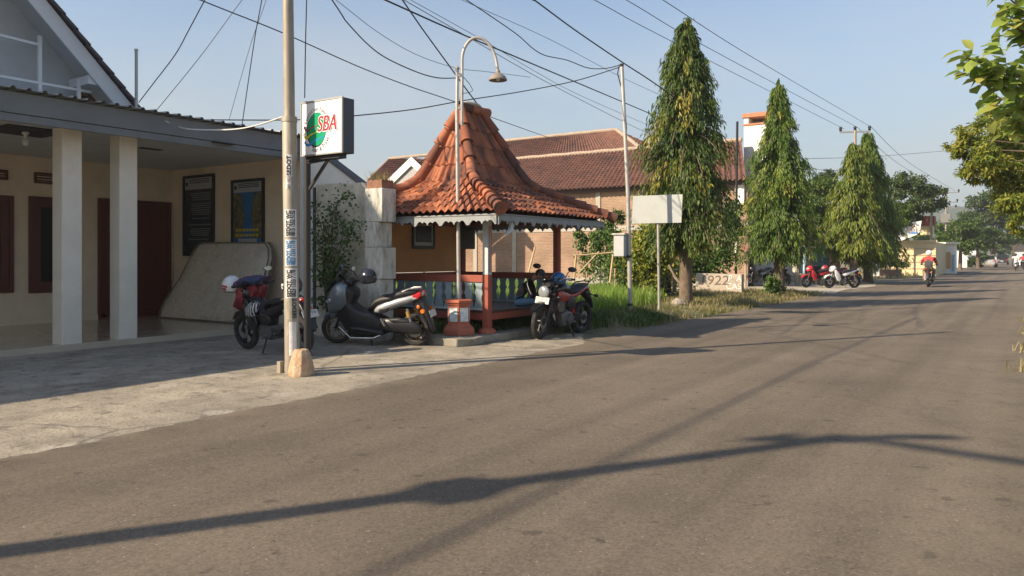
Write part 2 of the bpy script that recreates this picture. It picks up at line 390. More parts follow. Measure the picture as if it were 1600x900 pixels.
# a slightly raised field behind the verge
def heightfield(name, x0, x1, y0, y1, nx, ny, hf, m):
    xs = np.linspace(x0, x1, nx); yy = np.linspace(y0, y1, ny); X, Y = np.meshgrid(xs, yy); Z = hf(X, Y)
    V = np.stack([X, Y, Z], -1).reshape(-1, 3); i = np.arange(nx*ny).reshape(ny, nx)
    F = np.stack([i[:-1, :-1], i[:-1, 1:], i[1:, 1:], i[1:, :-1]], -1).reshape(-1, 4)
    return npmesh(name, V, F, m, smooth=True)
def field_h(X, Y):
    xe = -7.3 + .95*np.clip((Y-10.9)/2.4, 0, 1)
    e = np.clip((xe - X)/.55, 0, 1)*np.clip((Y - 9.4)/.25, 0, 1)*np.clip((29.6-Y)/1.5, 0, 1)*np.clip((X+10.7)/.3 + np.clip((Y-10.7)/.3, 0, 1), 0, 1)
    return -.015 + e*(.135 + .02*np.sin(X*1.7+Y*.9) + .012*np.sin(Y*2.3 - X))
M_verge = mat('verge_soil', (.23, .18, .105), .95, var=.3, vs=4, col2=(.12, .13, .05), mixs=1.4, bump=.8, bs=30)
struct(heightfield('verge_ground', -30, -5.95, 9.3, 31, 130, 130, field_h, M_verge))
# low bluish hills beyond everything
M_hill = mat('hill_forest', (.06, .085, .05), 1, var=.2, vs=.02)
mb = MB(); R = []
for k, (dy, f) in enumerate(((0, 0), (55, .55), (120, 1), (240, 0))):
    R.append([(x, 620+dy, -1 + f*(24 + 24*math.exp(-((x+75)/90)**2) + 4*math.sin(x*.033) + 2.2*math.sin(x*.1))) for x in range(-480, 481, 12)])
mb.rings(R, cap=False, close=False); struct(mb.build('hills', M_hill, smooth=True))

# ------------------------------------------------------------------ grass (stuff)
def blades(name, P, H, Wd, lean, tint, m):
    n = len(P); a = RNG.uniform(0, 2*PI, n); d = np.stack([np.cos(a), np.sin(a), 0*a], 1); s = np.stack([-np.sin(a), np.cos(a), 0*a], 1)
    up = np.array([0, 0, 1.]); H = H[:, None]; Wd = Wd[:, None]; lean = lean[:, None]
    v0 = P - s*Wd; v1 = P + s*Wd; mid = P + up*H*.6 + d*H*lean*.3
    v2 = mid + s*Wd*.7; v3 = mid - s*Wd*.7; v4 = P + up*H*(1-.25*lean) + d*H*lean
    V = np.stack([v0, v1, v2, v3, v4], 1).reshape(-1, 3); b = (np.arange(n)*5)[:, None]
    F = np.concatenate([b + np.array([[0, 1, 2]]), b + np.array([[0, 2, 3]]), b + np.array([[3, 2, 4]])])
    o = npmesh(name, V, F, m, None, np.repeat(tint, 5)); o['kind'] = 'stuff'; return o
M_grass = leafmat('paddy_grass_blade', (.12, .22, .03), (.24, .38, .055), (.42, .48, .12), .55, .42)
M_dry = leafmat('dry_grass_blade', (.10, .13, .03), (.28, .24, .10), (.42, .35, .18), .7, .25)
M_weed = leafmat('weed_blade', (.05, .10, .02), (.11, .17, .035), (.27, .25, .09), .6, .35)
def scatter(n, x0, x1, y0, y1, keep):
    X = RNG.uniform(x0, x1, n); Y = RNG.uniform(y0, y1, n); k = keep(X, Y); X, Y = X[k], Y[k]
    return np.stack([X, Y, field_h(X, Y)], 1)
def clump(X, Y, f=1.0): return np.sin(X*2.1*f + 1.3*np.sin(Y*1.7*f)) * np.sin(Y*1.9*f + 1.1*np.sin(X*2.3*f))
# tall green field: behind the pavilion, the pole and the sign
P = scatter(80000, -24, -7.1, 11.6, 27.2, lambda X, Y: (~((X > -10.0) & (Y < 12.75))) & (X < -7.55 + .3*clump(X, Y)) & ((Y < 17.6 + .5*clump(X*2, Y*2)) | ((X < -8.5) & (Y < 20.5)) | (X < -11.2)))
h = .38 + .16*clump(P[:, 0]*.6, P[:, 1]*.6) + RNG.uniform(-.1, .16, len(P))
blades('field_grass', P, np.maximum(h, .12), RNG.uniform(.006, .011, len(P)), RNG.uniform(.1, .65, len(P)), RNG.beta(2.2, 2.2, len(P)), M_grass)
# dry verge grass round the trees, with bare patches
P = scatter(46000, -10.0, -6.0, 12.0, 30.5, lambda X, Y: (X < -6.2 + .22*clump(X*2, Y*1.5) - .3*np.clip(13.6-Y, 0, 1)) & (clump(X*1.3, Y*1.3) + RNG.uniform(-.7, .9, len(X)) > -.25) & (Y > 13.0))
dr = np.clip(.55 + .35*clump(P[:, 0], P[:, 1]) + .02*(P[:, 1]-20), 0, 1)
blades('verge_dry_grass', P, RNG.uniform(.05, .2, len(P))*(1+.3*clump(P[:, 0], P[:, 1])), RNG.uniform(.004, .008, len(P)), RNG.uniform(.3, 1.0, len(P)), np.clip(dr + RNG.normal(0, .2, len(P)), 0, 1), M_dry)
# darker weeds: under the pavilion and along the forecourt edge
def kw(X, Y): return ((X < np.where(Y < 10.25, -8.0, -7.45)) & (Y < 12.9) & (X > -10.6)) | ((X > -7.7) & (X < -6.35 - .3*np.clip(14-Y, 0, 2)) & (Y > 11.6) & (Y < 15.6) & (clump(X*1.2, Y*1.1) + RNG.uniform(-.6, .7, len(X)) > .12))
P = scatter(26000, -10.6, -6.2, 9.6, 15.6, kw)
blades('shade_weeds', P, RNG.uniform(.08, .27, len(P)), RNG.uniform(.006, .014, len(P)), RNG.uniform(.3, 1., len(P)), RNG.beta(2, 2.5, len(P)), M_weed)
# dry tufts on the right edge of the road, the far verges
def kr(X, Y): return (clump(X*1.5, Y*.8) + RNG.uniform(-.9, .5, len(X)) > .1)
P = np.stack([.16 + RNG.gamma(1.6, 1.1, 26000), RNG.uniform(-1, 60, 26000), np.full(26000, .01)], 1); P = P[P[:, 0] < 8]; P = P[kr(P[:, 0], P[:, 1])]
P2 = np.stack([RNG.normal(.03, .1, 260), RNG.choice([11.2, 13.5, 14.1, 16.6, 19.5], 260) + RNG.normal(0, .14, 260), np.zeros(260)], 1); P = np.concatenate([P, P2])
blades('roadside_tufts', P, RNG.uniform(.05, .24, len(P)), RNG.uniform(.004, .009, len(P)), RNG.uniform(.4, 1.3, len(P)), RNG.beta(4, 2, len(P)), M_dry)
P = np.stack([RNG.uniform(-14, -6.3, 9000), RNG.uniform(52, 130, 9000), np.zeros(9000)], 1); P = P[kr(P[:, 0]*.4, P[:, 1]*.4)]
blades('far_verge_grass', P, RNG.uniform(.1, .4, len(P)), RNG.uniform(.02, .04, len(P)), RNG.uniform(.3, 1., len(P)), RNG.beta(2, 2, len(P)), M_dry)
# ------------------------------------------------------------------ house with a porch
M_cream = mat('cream_wall_paint', (.76, .63, .46), .8, var=.06, vs=2, dirt=(.46, .37, .26), ds=.9, damt=.35, bump=.12, bs=60)
M_white = mat('white_wall_paint', (.66, .66, .62), .75, var=.05, vs=2, dirt=(.42, .42, .38), ds=1.3, damt=.35, bump=.1, bs=50)
M_pillar = mat('pillar_paint', (.74, .69, .58), .7, var=.05, vs=3, dirt=(.48, .45, .38), ds=2., damt=.35, bump=.1, bs=50)
M_ceil = mat('ceiling_board', (.60, .60, .58), .8, var=.06, vs=1.5)
M_fascia = mat('grey_blue_fascia', (.165, .185, .195), .6, var=.1, vs=2, dirt=(.11, .12, .125), ds=1.5, damt=.5)
M_zinc = mat('zinc_sheet', (.42, .43, .43), .38, metal=.75, var=.12, vs=3)
M_tile = mat('porch_floor_tile', (.50, .43, .33), .14, var=.08, vs=2)
M_wood = mat('red_brown_wood', (.105, .02, .012), .45, var=.2, vs=5, stretch=(3, 3, .6))
M_darkglass = mat('dark_window_glass', (.012, .012, .014), .25, spec=.25)
M_gable = mat('gable_wall_paint', (.50, .52, .53), .8, var=.06, vs=1.4, dirt=(.34, .36, .37), ds=1.1, damt=.5)
M_barge = mat('barge_board_paint', (.64, .66, .67), .7, var=.05, dirt=(.45, .47, .48), ds=1.5, damt=.3)
M_dtile = mat('dark_roof_tile', (.075, .055, .06), .6, var=.2, vs=4)
M_black = mat('black_metal', (.02, .02, .022), .45)
M_steel = mat('grey_steel', (.38, .38, .36), .42, metal=.6, var=.1, vs=8)
XB = -15.8
house = thing('house', 'single storey cream house with white square pillars and a zinc porch roof', 'house', (-14, 4, 0))
wy = lambda u: zx(u, XB)*(CD[1] + CR[1]*(u-800)/1200)
wz = lambda u, v: EYE - (v-400)/1200*zx(u, XB)
b = MB(); b.box((-16.05, -7, 0), (XB, 10.0, 3.3)); b.box((-16.05, 10.0, 0), (-11.72, 10.2, 3.3)); b.build('wall', M_cream, house)
b = MB(); b.box((-15.79, -7, 0), (-11.72, 9.99, .1)); b.build('porch_floor', M_tile, house)
b = MB(); b.box((-15.79, -7, .1), (-15.77, 8.5, .2)); b.build('skirting', M_cream, house)
b = MB(); b.box((-15.99, -7, 3.3), (-11.32, 10.15, 3.34)); b.build('ceiling', M_ceil, house)
for py in (5.83, 6.69):
    x1 = -11.74; b = MB(); b.box((x1-.29, py-.16, .0), (x1, py+.13, 3.3)); b.build('pillar', M_pillar, house, bevel=.012)
b = MB(); b.box((x1-.29, .6, 0), (x1, .89, 3.3)); b.build('pillar', M_pillar, house, bevel=.012)
b = MB(); b.box((-11.3, -7, 3.315), (-11.25, 10.2, 3.6)); b.box((-11.31, -7, 3.2), (-11.265, 10.2, 3.307)); b.box((-14.5, 10.16, 3.3), (-11.3, 10.2, 3.6))
b.build('fascia', M_fascia, house, bevel=.006)
# zinc porch roof with raised ribs
b = MB(); prof = []; y = -7.
while y < 10.3:
    prof += [(y, 0), (y+.125, 0), (y+.145, .032), (y+.178, .032)]; y += .2
R = []
for x, z in ((-11.14, 3.625), (-13, 3.74), (-15.9, 3.92)):
    R.append([(x, q[0], z+q[1]) for q in prof])
b.rings(R, cap=False, close=False)
b.rings([[(p[0], p[1], p[2]-.004) for p in r] for r in R], cap=False, close=False)
b.build('porch_roof', M_zinc, house)
def framed(name, u0, u1, v0, v1, parent, split=0, inner=None):
    y0, y1 = wy(u0), wy(u1); um = (u0+u1)/2; z0, z1 = wz(um, v1), wz(um, v0)
    t = .075; b = MB()
    b.box((XB+.003, y0, z0), (XB+.06, y0+t, z1)); b.box((XB+.003, y1-t, z0), (XB+.06, y1, z1))
    b.box((XB+.003, y0+t, z1-t), (XB+.06, y1-t, z1)); b.box((XB+.003, y0+t, z0), (XB+.06, y1-t, z0+t))
    f = b.build(name, M_wood, parent, bevel=.006)
    return f, (y0+t, y1-t, z0+t, z1-t)
for u0, u1, v0, v1 in ((-24, 20, 305, 458), (44, 101, 308, 457)):
    f, (a, c, d, e) = framed('window', u0, u1, v0, v1, house)
    b = MB(); b.box((XB+.004, a, d), (XB+.03, a+.14, e)); b.box((XB+.004, c-.14, d), (XB+.03, c, e)); b.box((XB+.004, a+.14, e-.12), (XB+.03, c-.14, e)); b.box((XB+.004, a+.14, d), (XB+.03, c-.14, d+.14)); b.build('sash', M_wood, f, bevel=.006)
    b = MB(); b.box((XB+.004, a+.14, d+.14), (XB+.012, c-.14, e-.12)); b.build('pane', M_darkglass, f)
for u0, u1, v0, v1 in ((-24, 11, 263, 279), (53, 85, 269, 286)):
    b = MB(); y0, y1, z0, z1 = wy(u0), wy(u1), wz(u0, v1), wz(u0, v0)
    b.box((XB+.003, y0, z0), (XB+.05, y1, z0+.03)); b.box((XB+.003, y0, z1-.03), (XB+.05, y1, z1)); b.box((XB+.003, y0, z0+.03), (XB+.05, y0+.03, z1-.03)); b.box((XB+.003, y1-.03, z0+.03), (XB+.05, y1, z1-.03)); 
    for k in range(1, 4): b.box((XB+.004, y0+.03, z0+(z1-z0)*k/4-.012), (XB+.04, y1-.03, z0+(z1-z0)*k/4+.012))
    b.build('vent', M_wood, house)
f, (a, c, d, e) = framed('door', 152, 266, 313, 497, house)
mid = (a+c)/2
for p, q in ((a, mid-.004), (mid+.004, c)):
    b = MB(); b.box((XB+.004, p, .11), (XB+.03, q, e))
    for z0, z1 in ((.3, 1.0), (1.15, e-.2)): b.box((XB+.03, p+.12, z0), (XB+.045, q-.12, z1))
    b.build('door_leaf', M_wood, f, bevel=.008)
b = MB(); b.tube([(XB+.05, mid-.06, 1.0), (XB+.09, mid-.06, 1.0), (XB+.09, mid-.16, 1.0)], .012); b.build('handle', M_steel, f)
# hatch and lamp in the porch ceiling
b = MB(); c0 = W(40, 217, 11.6); b.box((c0.x-.42, c0.y-.42, 3.27), (c0.x+.42, c0.y+.42, 3.298)); b.build('ceiling_hatch', mat('hatch_black', (.03, .03, .035), .7), house)
b = MB(); b.lathe([(.05, 3.27), (.05, 3.24), (.025, 3.23), (.025, 3.17), (.045, 3.15), (.05, 3.1), (.03, 3.07), (.001, 3.06)], (c0.x, c0.y, 0)); b.build('ceiling_lamp', mat('lamp_white', (.7, .7, .68), .4), house, smooth=True)
for u, v, dd in ((235, 247, 13.6), (350, 237, 12.9)):
    b = MB(); p = W(u, v, dd); b.box((p.x-.08, p.y-.2, 3.29), (p.x+.08, p.y+.2, 3.298)); b.build('ceiling_slot', M_black, house)
# the gable of the main roof above the porch
GX = -14.5; pk = (5.2, 7.52); e0 = (8.62, 4.03); l0 = (1.78, 4.03)
b = MB(); b.slab([(l0[0]+.9, 3.6), (l0[0]+.9, 4.9), (pk[0], 7.25), (e0[0]-.9, 4.9), (e0[0]-.9, 3.6)], -15.5, -15.3, plane='yz'); b.build('gable_wall', M_gable, house)
def along(p, q, w):                           # a strip below a rake line, measured square to it
    d = Vector((q[0]-p[0], q[1]-p[1])).normalized(); n = Vector((d.y, -d.x)); n = n if n.y < 0 else -n
    return [p, q, (q[0]+n.x*w, q[1]+n.y*w), (p[0]+n.x*w, p[1]+n.y*w)]
for q in (e0, l0):
    b = MB(); b.slab(along(pk, q, .27), GX-.04, GX, plane='yz'); b.build('barge_board', M_barge, house)
    s = along(pk, q, .10); b = MB(); b.slab([(p[0], p[1]-.005) for p in s], -15.3, GX-.045, plane='yz'); b.build('soffit', M_gable, house)
b = MB(); b.box((-15.28, 7.5, 4.62), (GX-.05, 8.05, 4.78)); b.build('gable_bracket', M_barge, house)
b = MB()
for q in (e0, l0):
    n = Vector((q[0]-pk[0], q[1]-pk[1])); ex = 1.04
    A = (GX+.08, pk[0]+n.x*ex, pk[1]+n.y*ex+.03); B_ = (-24, A[1], A[2]); C_ = (-24, pk[0], pk[1]+.03); D_ = (GX+.08, pk[0], pk[1]+.03)
    tiled_face(b, A, B_, C_, D_, 40, 16, .02, .05)
    for k in range(16):                      # tile ends along the rake
        t = k/16; t1 = (k+1)/16+.012; p = Vector(D_).lerp(Vector(A), t); r = Vector(D_).lerp(Vector(A), t1); r.z += .045
        b.bar(p + Vector((-.06, 0, .03)), r + Vector((-.06, 0, .02)), .14, .05)
b.build('roof', M_dtile, house)
b = MB(); pl = lambda u, v: W(u, v, zx(u, -14.9))
for k, (p, q) in enumerate((((-40, 45), (60.5, 70)), ((62, 56), (62, 160)), ((-40, 112), (142, 144)), ((123, 124), (123, 170)), ((-20, 48), (-20, 150)))): b.bar(pl(*p), pl(*q), .047 if k in (0, 2) else .056)
b.build('gable_railing', mat('railing_white', (.72, .74, .75), .5), house)
b = MB(); b.tube([W(213, 180, zx(213, -14.2)), W(213, 78, zx(213, -14.2))], .03); b.lathe([(.036, 0), (.036, .04)], W(213, 80, zx(213, -14.2))); b.build('vent_pipe', M_steel, house, smooth=True)

# unseen block and slab, added left of the picture to shade the wall beside the porch
b = MB(); b.box((-17.5, -1.1, 3.8), (-14.5, 1.75, 8.3)); b.build('unseen_shade_block', M_cream, house)
b = MB(); b.box((-17.7, -1.3, 8.3), (-14.35, 1.9, 8.55)); b.build('unseen_shade_slab', M_barge, house)
# ------------------------------------------------------------------ posters on the porch wall
PY = 9.995
px = lambda u: zy(u, PY)*(CD[0] + CR[0]*(u-800)/1200)
pz = lambda u, v: EYE - (v-400)/1200*zy(u, PY)
M_pframe = mat('poster_frame', (.012, .014, .016), .4)
M_phead = mat('poster_header', (.40, .42, .44), .5)
M_pblack = mat('poster_dark_print', (.012, .016, .024), .35, col2=(.02, .04, .05), mixs=3)
M_pink = mat('poster_small_print', (.22, .24, .25), .5)
M_pblue = mat('poster_blue_print', (.01, .14, .36), .35, var=.2, vs=3)
M_pgreen = mat('poster_photo_print', (.04, .05, .03), .4, col2=(.20, .17, .09), mixs=7, var=.5, vs=10)
M_pyel = mat('poster_yellow_print', (.5, .38, .05), .5)
def poster(label, u0, u1, v0, v1, blue):
    x0, x1 = px(u0), px(u1); z1, z0 = pz((u0+u1)/2, v0), pz((u0+u1)/2, v1); w = x1-x0; h = z1-z0
    t = thing('poster', label, 'poster', ((x0+x1)/2, PY, z0), 0, 'framed posters on the porch wall')
    b = MB(); b.box((x0, PY-.045, z0), (x0+.05, PY, z1)); b.box((x1-.05, PY-.045, z0), (x1, PY, z1)); b.box((x0+.05, PY-.045, z1-.05), (x1-.05, PY, z1)); b.box((x0+.05, PY-.045, z0), (x1-.05, PY, z0+.05)); b.build('frame', M_pframe, t)
    b = MB(); b.box((x0+.05, PY-.02, z0+.05), (x1-.05, PY, z1-.05)); s = b.build('print', M_pblue if blue else M_pblack, t)
    zh = z1 - .055 - .11*h
    b = MB(); b.box((x0+.06, PY-.024, zh-.06), (x1-.06, PY-.021, z1-.06)); b.build('header', M_phead, s)
    b = MB(); rng = random.Random(3)
    b.lathe([(.045, 0), (.045, .003)], (x0+.13, PY-.029, (zh+z1)/2-.06), axis='y', n=12)
    for k in range(3): b.box((x0+.22, PY-.029, z1-.10-.035*k), (x1-.16, PY-.026, z1-.085-.035*k))
    b.build('header_mark', M_pblack, s)
    b = MB()
    if not blue:
        k = 0; z = zh-.14
        while z > z0+.28:
            if rng.random() < .8: b.box((x0+.16+rng.random()*.2, PY-.025, z-.018), (x1-.1-rng.random()*.1, PY-.022, z))
            z -= .045
        b.build('small_print', M_pink, s)
    else:
        m0 = (x0+x1)/2
        for sg in (-1, 1):
            q = MB(); xa = m0+sg*(w/2-.06); q.quad((xa, PY-.024, zh-.08), (m0+sg*.2, PY-.024, zh-.08), (m0+sg*.1, PY-.024, z0+.45*h), (m0+sg*.2, PY-.024, z0+.1*h), (xa, PY-.024, z0+.1*h)); q.build('printed_photo', M_pgreen, s)
        for k in range(2):
            b = MB()
            for j in range(7):
                xx = x0+.14+j*(w-.28)/7; b.box((xx, PY-.03, z0+(.21-.08*k)*h), (xx+(w-.28)/9, PY-.027, z0+(.25-.08*k)*h))
            b.build('yellow_print', M_pyel, s)
        q = MB(); q.box((x0+.22, PY-.03, z0+.06), (x1-.22, PY-.027, z0+.1*h)); q.build('footer_print', M_phead, s)
poster('tall black framed poster of small print under a grey header, in the porch corner', 288, 336, 273.5, 400, False)
poster('framed poster with a blue wedge and yellow lettering, right of the black poster', 363.5, 414, 280, 383, True)

# ------------------------------------------------------------------ the old mattress leaning on the porch wall
M_matt = mat('stained_mattress_cloth', (.62, .56, .46), .9, var=.16, vs=22, dirt=(.34, .28, .2), ds=1.6, damt=.75, bump=.8, bs=9, stretch=(1, 1, 1))
b = MB(); xl0, xr0 = -15.15, -12.25; y0, yt, zt = 9.25, 9.83, 1.66
o2 = [(xl0, .1), (xr0+.12, .1), (xr0+.2, .25), (xr0+.1, zt-.28), (xr0, zt-.1), (xr0-.14, zt), (xl0+.75, zt+.02), (xl0+.6, zt-.02), (xl0+.52, zt-.12), (xl0+.3, .9), (xl0+.02, .45), (xl0-.03, .25)]
def lean(x, z, d): f = (z-.1)/zt; return (x, y0 + (yt-y0)*f + d + .03*math.sin(x*2.2)*f, z + .0)
n = len(o2); cx, cz = -13.6, .85
R = []
for d, k in ((.0, .0), (.0, .5), (.0, .93), (.03, .99), (.08, 1.0), (.13, .98), (.15, .9)):
    R.append([lean(cx+(p[0]-cx)*k, max(.1, cz+(p[1]-cz)*k), d - (.02*math.sin(p[0]*5) if k == .5 else 0)) for p in o2])
b.rings([r[::-1] for r in R], cap=False); b.rings([R[-1]], cap=False)
mt_ = thing('mattress', 'large stained beige mattress leaning on the porch wall under the posters', 'mattress', (-13.6, 9.4, .1))
b.build('ticking', M_matt, mt_, smooth=True, ang=70)
for d in (.012, .14): b = MB(); b.tube([lean(p[0], max(.12, p[1]), d) for p in o2 + o2[:1]], .014, 6); b.build('piping', mat('mattress_piping', (.20, .17, .13), .9), mt_)

# ------------------------------------------------------------------ walls beside the house
M_mossy = mat('mossy_old_plaster', (.60, .57, .48), .92, var=.1, vs=3, col2=(.36, .33, .25), mixs=1.8, dirt=(.11, .105, .08), ds=2.6, damt=.75, bump=.4, bs=25)
M_oldwhite = mat('old_white_paint', (.66, .65, .58), .85, var=.08, vs=3, dirt=(.16, .15, .125), ds=6., damt=.85, bump=.35, bs=30, stretch=(1.6, 1.6, .5), col2=(.42, .42, .37), mixs=3)
b = MB(); b.slab([(-10.98, 0), (-9.45, 0), (-9.45, 2.615), (-10.485, 3.23), (-10.98, 3.30)], 9.45, 9.55)
w = thing('side_wall', 'smooth white wall with a sloping dark coping behind the lit sign', 'wall', (-10.2, 9.5, 0)); b.build('plaster', M_white, w)
b = MB(); b.box((-10.98, 9.551, 0), (-10.88, 10.3, 3.25)); b.build('return_wall', M_white, w)
b = MB(); b.bar((-9.38, 9.50, 2.6), (-10.5, 9.50, 3.275), .18, .055); b.build('coping', mat('dark_coping', (.09, .09, .095), .7), w)
b = MB(); b.tube([(-10.54, 9.41, .05), (-10.54, 9.41, 2.62)], .036); b.build('drain_pipe', M_black, w, smooth=True)
b = MB(); b.slab([(-10.385, 0), (-9.106, 0), (-9.106, 2.506), (-9.25, 2.633), (-10.385, 2.66)], 9.29, 9.42)
tag(origin_to(b.build('old_wall', M_mossy, bevel=.01), (-9.8, 9.35, 0)), 'weathered mossy plaster wall behind the leafy climbing shrub', 'wall')
gp = thing('gate_pillar', 'stepped white gate pillar with peeling paint, left of the tiled pavilion', 'pillar', (-8.9, 9.34, 0))
b = MB()
for z0, z1, dx in ((0, 1.02, -.055), (1.02, 1.545, 0), (1.545, 1.96, -.09), (1.96, 2.515, 0)): b.box((-9.097, 9.19, z0), (-8.707+dx, 9.524, z1-.004))
b.build('shaft', M_oldwhite, gp, bevel=.012)
b = MB(); b.box((-9.07, 9.215, 2.515), (-8.74, 9.495, 2.65)); b.build('broken_cap', mat('bare_old_brick', (.25, .13, .08), .95, var=.3, vs=12, bump=.6), gp)
P = np.stack([RNG.uniform(-9.07, -8.72, 160), RNG.uniform(9.2, 9.5, 160), np.full(160, 2.64)], 1)
o = blades('dry_tuft', P, RNG.uniform(.06, .26, 160), np.full(160, .004), RNG.uniform(.3, 1.2, 160), RNG.beta(5, 2, 160), M_dry); o.data.transform(Matrix.Translation(-gp.location)); o.parent = gp
# low kerb in front of the pavilion, broken concrete
b = MB(); b.slab([(-8.6, 9.36), (-7.95, 9.33), (-7.26, 9.30), (-7.12, 9.62), (-7.2, 9.95), (-7.16, 10.6), (-7.22, 11.6), (-7.3, 12.5), (-7.9, 12.5), (-7.9, 10.1), (-8.6, 9.7)], 0, .125, plane='xy')
struct(b.build('kerb', mat('mossy_kerb', (.27, .245, .2), .95, var=.2, vs=5, dirt=(.11, .105, .075), ds=3, damt=.7, bump=.5), bevel=.02))
# ------------------------------------------------------------------ street pole with bill stickers
M_pole = mat('weathered_steel_pole', (.34, .30, .24), .6, metal=.2, var=.15, vs=6, dirt=(.17, .135, .095), ds=4, damt=.7, stretch=(1, 1, .35))
M_ink = mat('sticker_ink', (.02, .02, .022), .5); M_blueink = mat('sticker_blue_ink', (.02, .19, .42), .5)
M_paper = mat('sticker_paper', (.74, .73, .70), .6, var=.1, vs=12, dirt=(.4, .37, .3), ds=9, damt=.5)
pb = G(457, 583); px0, py0 = pb.x, pb.y
lean_ = lambda z: Vector((px0 - .012*z*.83, py0 - .012*z*.557, z))
pole = thing('utility_pole', 'tall weathered steel pole plastered with bill stickers at the forecourt edge', 'pole', (px0, py0, 0))
b = MB(); b.tube([lean_(0), lean_(3.02), lean_(3.04)], [.088, .085, .078], 20); b.tube([lean_(3.03), lean_(7.1)], [.066, .058], 18); b.build('shaft', M_pole, pole, smooth=True)
b = MB(); b.tube([lean_(3.0), lean_(3.06)], .092, 20); b.build('collar', M_pole, pole, smooth=True)
b = MB(); b.box((px0-.16, py0-.1, 0), (px0-.1, py0-.04, .14)); b.build('anchor_stub', M_pole, pole)
# direction from the pole to the road: stickers wrap the side that faces it
fa = math.atan2(-py0, -px0)
def wrap(mb, vs, fs, zc, a0, r):             # flat lettering (x along the pole, y round it) bent on to the pole
    out = []
    for x, y, _ in vs:
        a = fa + a0 - y/r; p = lean_(zc + x); out.append((p.x + r*math.cos(a), p.y + r*math.sin(a), p.z))
    mb.add(out, fs)
def patch(h, w, n=8): return [(x, -w/2 + w*k/n, 0) for k in range(n+1) for x in (-h/2, h/2)], [(2*k, 2*k+1, 2*k+3, 2*k+2) for k in range(n)]
def sticker(lines, v0, v1, a0=0., w=.15, ink=M_ink, plain=False):
    z1, z0 = EYE - (v0-400)/1200*9.15, EYE - (v1-400)/1200*9.15; zc = (z0+z1)/2; h = z1-z0
    b = MB(); wrap(b, *patch(h-.006, w), zc, a0, .0895); s = b.build('sticker', M_paper, pole)
    if lines:
        b = MB()
        for txt, off, size in lines:
            vs, fs = text_mesh(txt, size, bold=.03)
            L_ = max(v[0] for v in vs)-min(v[0] for v in vs); k = (h*.9)/max(L_, .01)
            vs = [(v[0]*k, v[1] + off, 0) for v in vs]; wrap(b, vs, fs, zc, a0, .0945)
        b.build('sticker_lettering', ink, s)
sticker([('SEDOT WC', .030, .07), ('0815 1552 5152', -.026, .085)], 327, 371)
sticker([('SEDOT WC', .030, .07), ('0823 1333 7178', -.026, .085)], 374, 416, ink=M_blueink)
sticker([('SEDOT WC', .030, .07), ('0823 1333 7178', -.026, .085)], 419, 466)
sticker([('SEDOT', .0, .075)], 242, 277, -.12, .07)
sticker([('0815 1552', -.01, .05)], 278, 296, -.25, .06)
M_oldpaper = mat('old_sticker_paper', (.36, .33, .26), .7, var=.2, vs=10, dirt=(.2, .17, .12), ds=8, damt=.6)
b = MB(); z1, z0 = EYE - 70/1200*9.15, EYE - 124/1200*9.15
wrap(b, *patch(z1-z0, .15), (z0+z1)/2, .05, .0893); s = b.build('old_sticker', M_oldpaper, pole)
b = MB(); vs, fs = text_mesh('SEDOT', .07, bold=.03); wrap(b, [(v[0]*1.1, v[1]-.03, 0) for v in vs], fs, (z0+z1)/2+.12, .05, .0943); b.build('old_lettering', M_ink, s)
b = MB(); wrap(b, *patch(.4, .09), .42, .1, .0893); b.build('blank_sticker', M_paper, pole)
# broken stub of concrete at its foot
st = G(471, 587); b = MB(); R = []
for z, r in ((0, .135), (.05, .14), (.16, .125), (.26, .10), (.31, .075), (.305, .03)):
    R.append([(st.x + r*(1+.10*math.sin(k*2.3+z*9))*math.copysign(abs(math.cos(2*PI*k/9))**.7, math.cos(2*PI*k/9)), st.y + r*(1+.1*math.cos(k*1.7))*math.copysign(abs(math.sin(2*PI*k/9))**.7, math.sin(2*PI*k/9)), z + .012*math.sin(k*3.1)*(z > 0)) for k in range(9)])
b.rings(R); stub = tag(origin_to(b.build('concrete_block', mat('orange_brown_concrete', (.46, .30, .18), .95, var=.2, vs=14, dirt=(.55, .47, .36), ds=9, damt=.8, bump=.8, bs=30), bevel=.008), (st.x, st.y, 0)), 'broken orange-brown concrete block at the foot of the stickered pole', 'block')

# ------------------------------------------------------------------ lightbox sign on a black post
SXL, SXR, SY0, SY1, SZ0, SZ1 = -7.365, -6.655, 6.36, 6.55, 2.615, 3.265
M_box = mat('sign_housing', (.05, .055, .065), .5, var=.1, vs=4)
M_face = mat('sign_white_acrylic', (.86, .86, .84), .25)
M_sgreen = mat('sign_green', (.0, .30, .13), .3); M_sred = mat('sign_red', (.36, .012, .025), .35)
M_syel = mat('sign_yellow', (.65, .6, .03), .3); M_sblue = mat('sign_blue', (.02, .25, .6), .3)
sign = thing('shop_sign', 'white lightbox sign with green globe and red SBA letters beside the pole', 'sign', ((SXL+SXR)/2, 6.45, 0))
b = MB(); b.box((SXL, SY0+.01, SZ0), (SXR, SY1, SZ1)); hs_ = b.build('housing', M_box, sign, bevel=.006)
b = MB(); b.box((SXL-.006, SY0-.012, SZ0-.006), (SXL+.012, SY0+.008, SZ1+.006)); b.box((SXR-.012, SY0-.012, SZ0-.006), (SXR+.006, SY0+.008, SZ1+.006))
b.box((SXL+.012, SY0-.012, SZ1-.012), (SXR-.012, SY0+.008, SZ1+.006)); b.box((SXL+.012, SY0-.012, SZ0-.006), (SXR-.012, SY0+.008, SZ0+.012)); b.build('frame', mat('sign_trim', (.35, .34, .33), .4, metal=.6), sign)
b = MB(); b.box((SXL+.013, SY0-.004, SZ0+.013), (SXR-.013, SY0+.007, SZ1-.013)); face = b.build('face', M_face, sign)
cx, cz = -7.085, 2.925
fpt = lambda x, z, d: (cx + x, SY0 - .004 - d, cz + z)
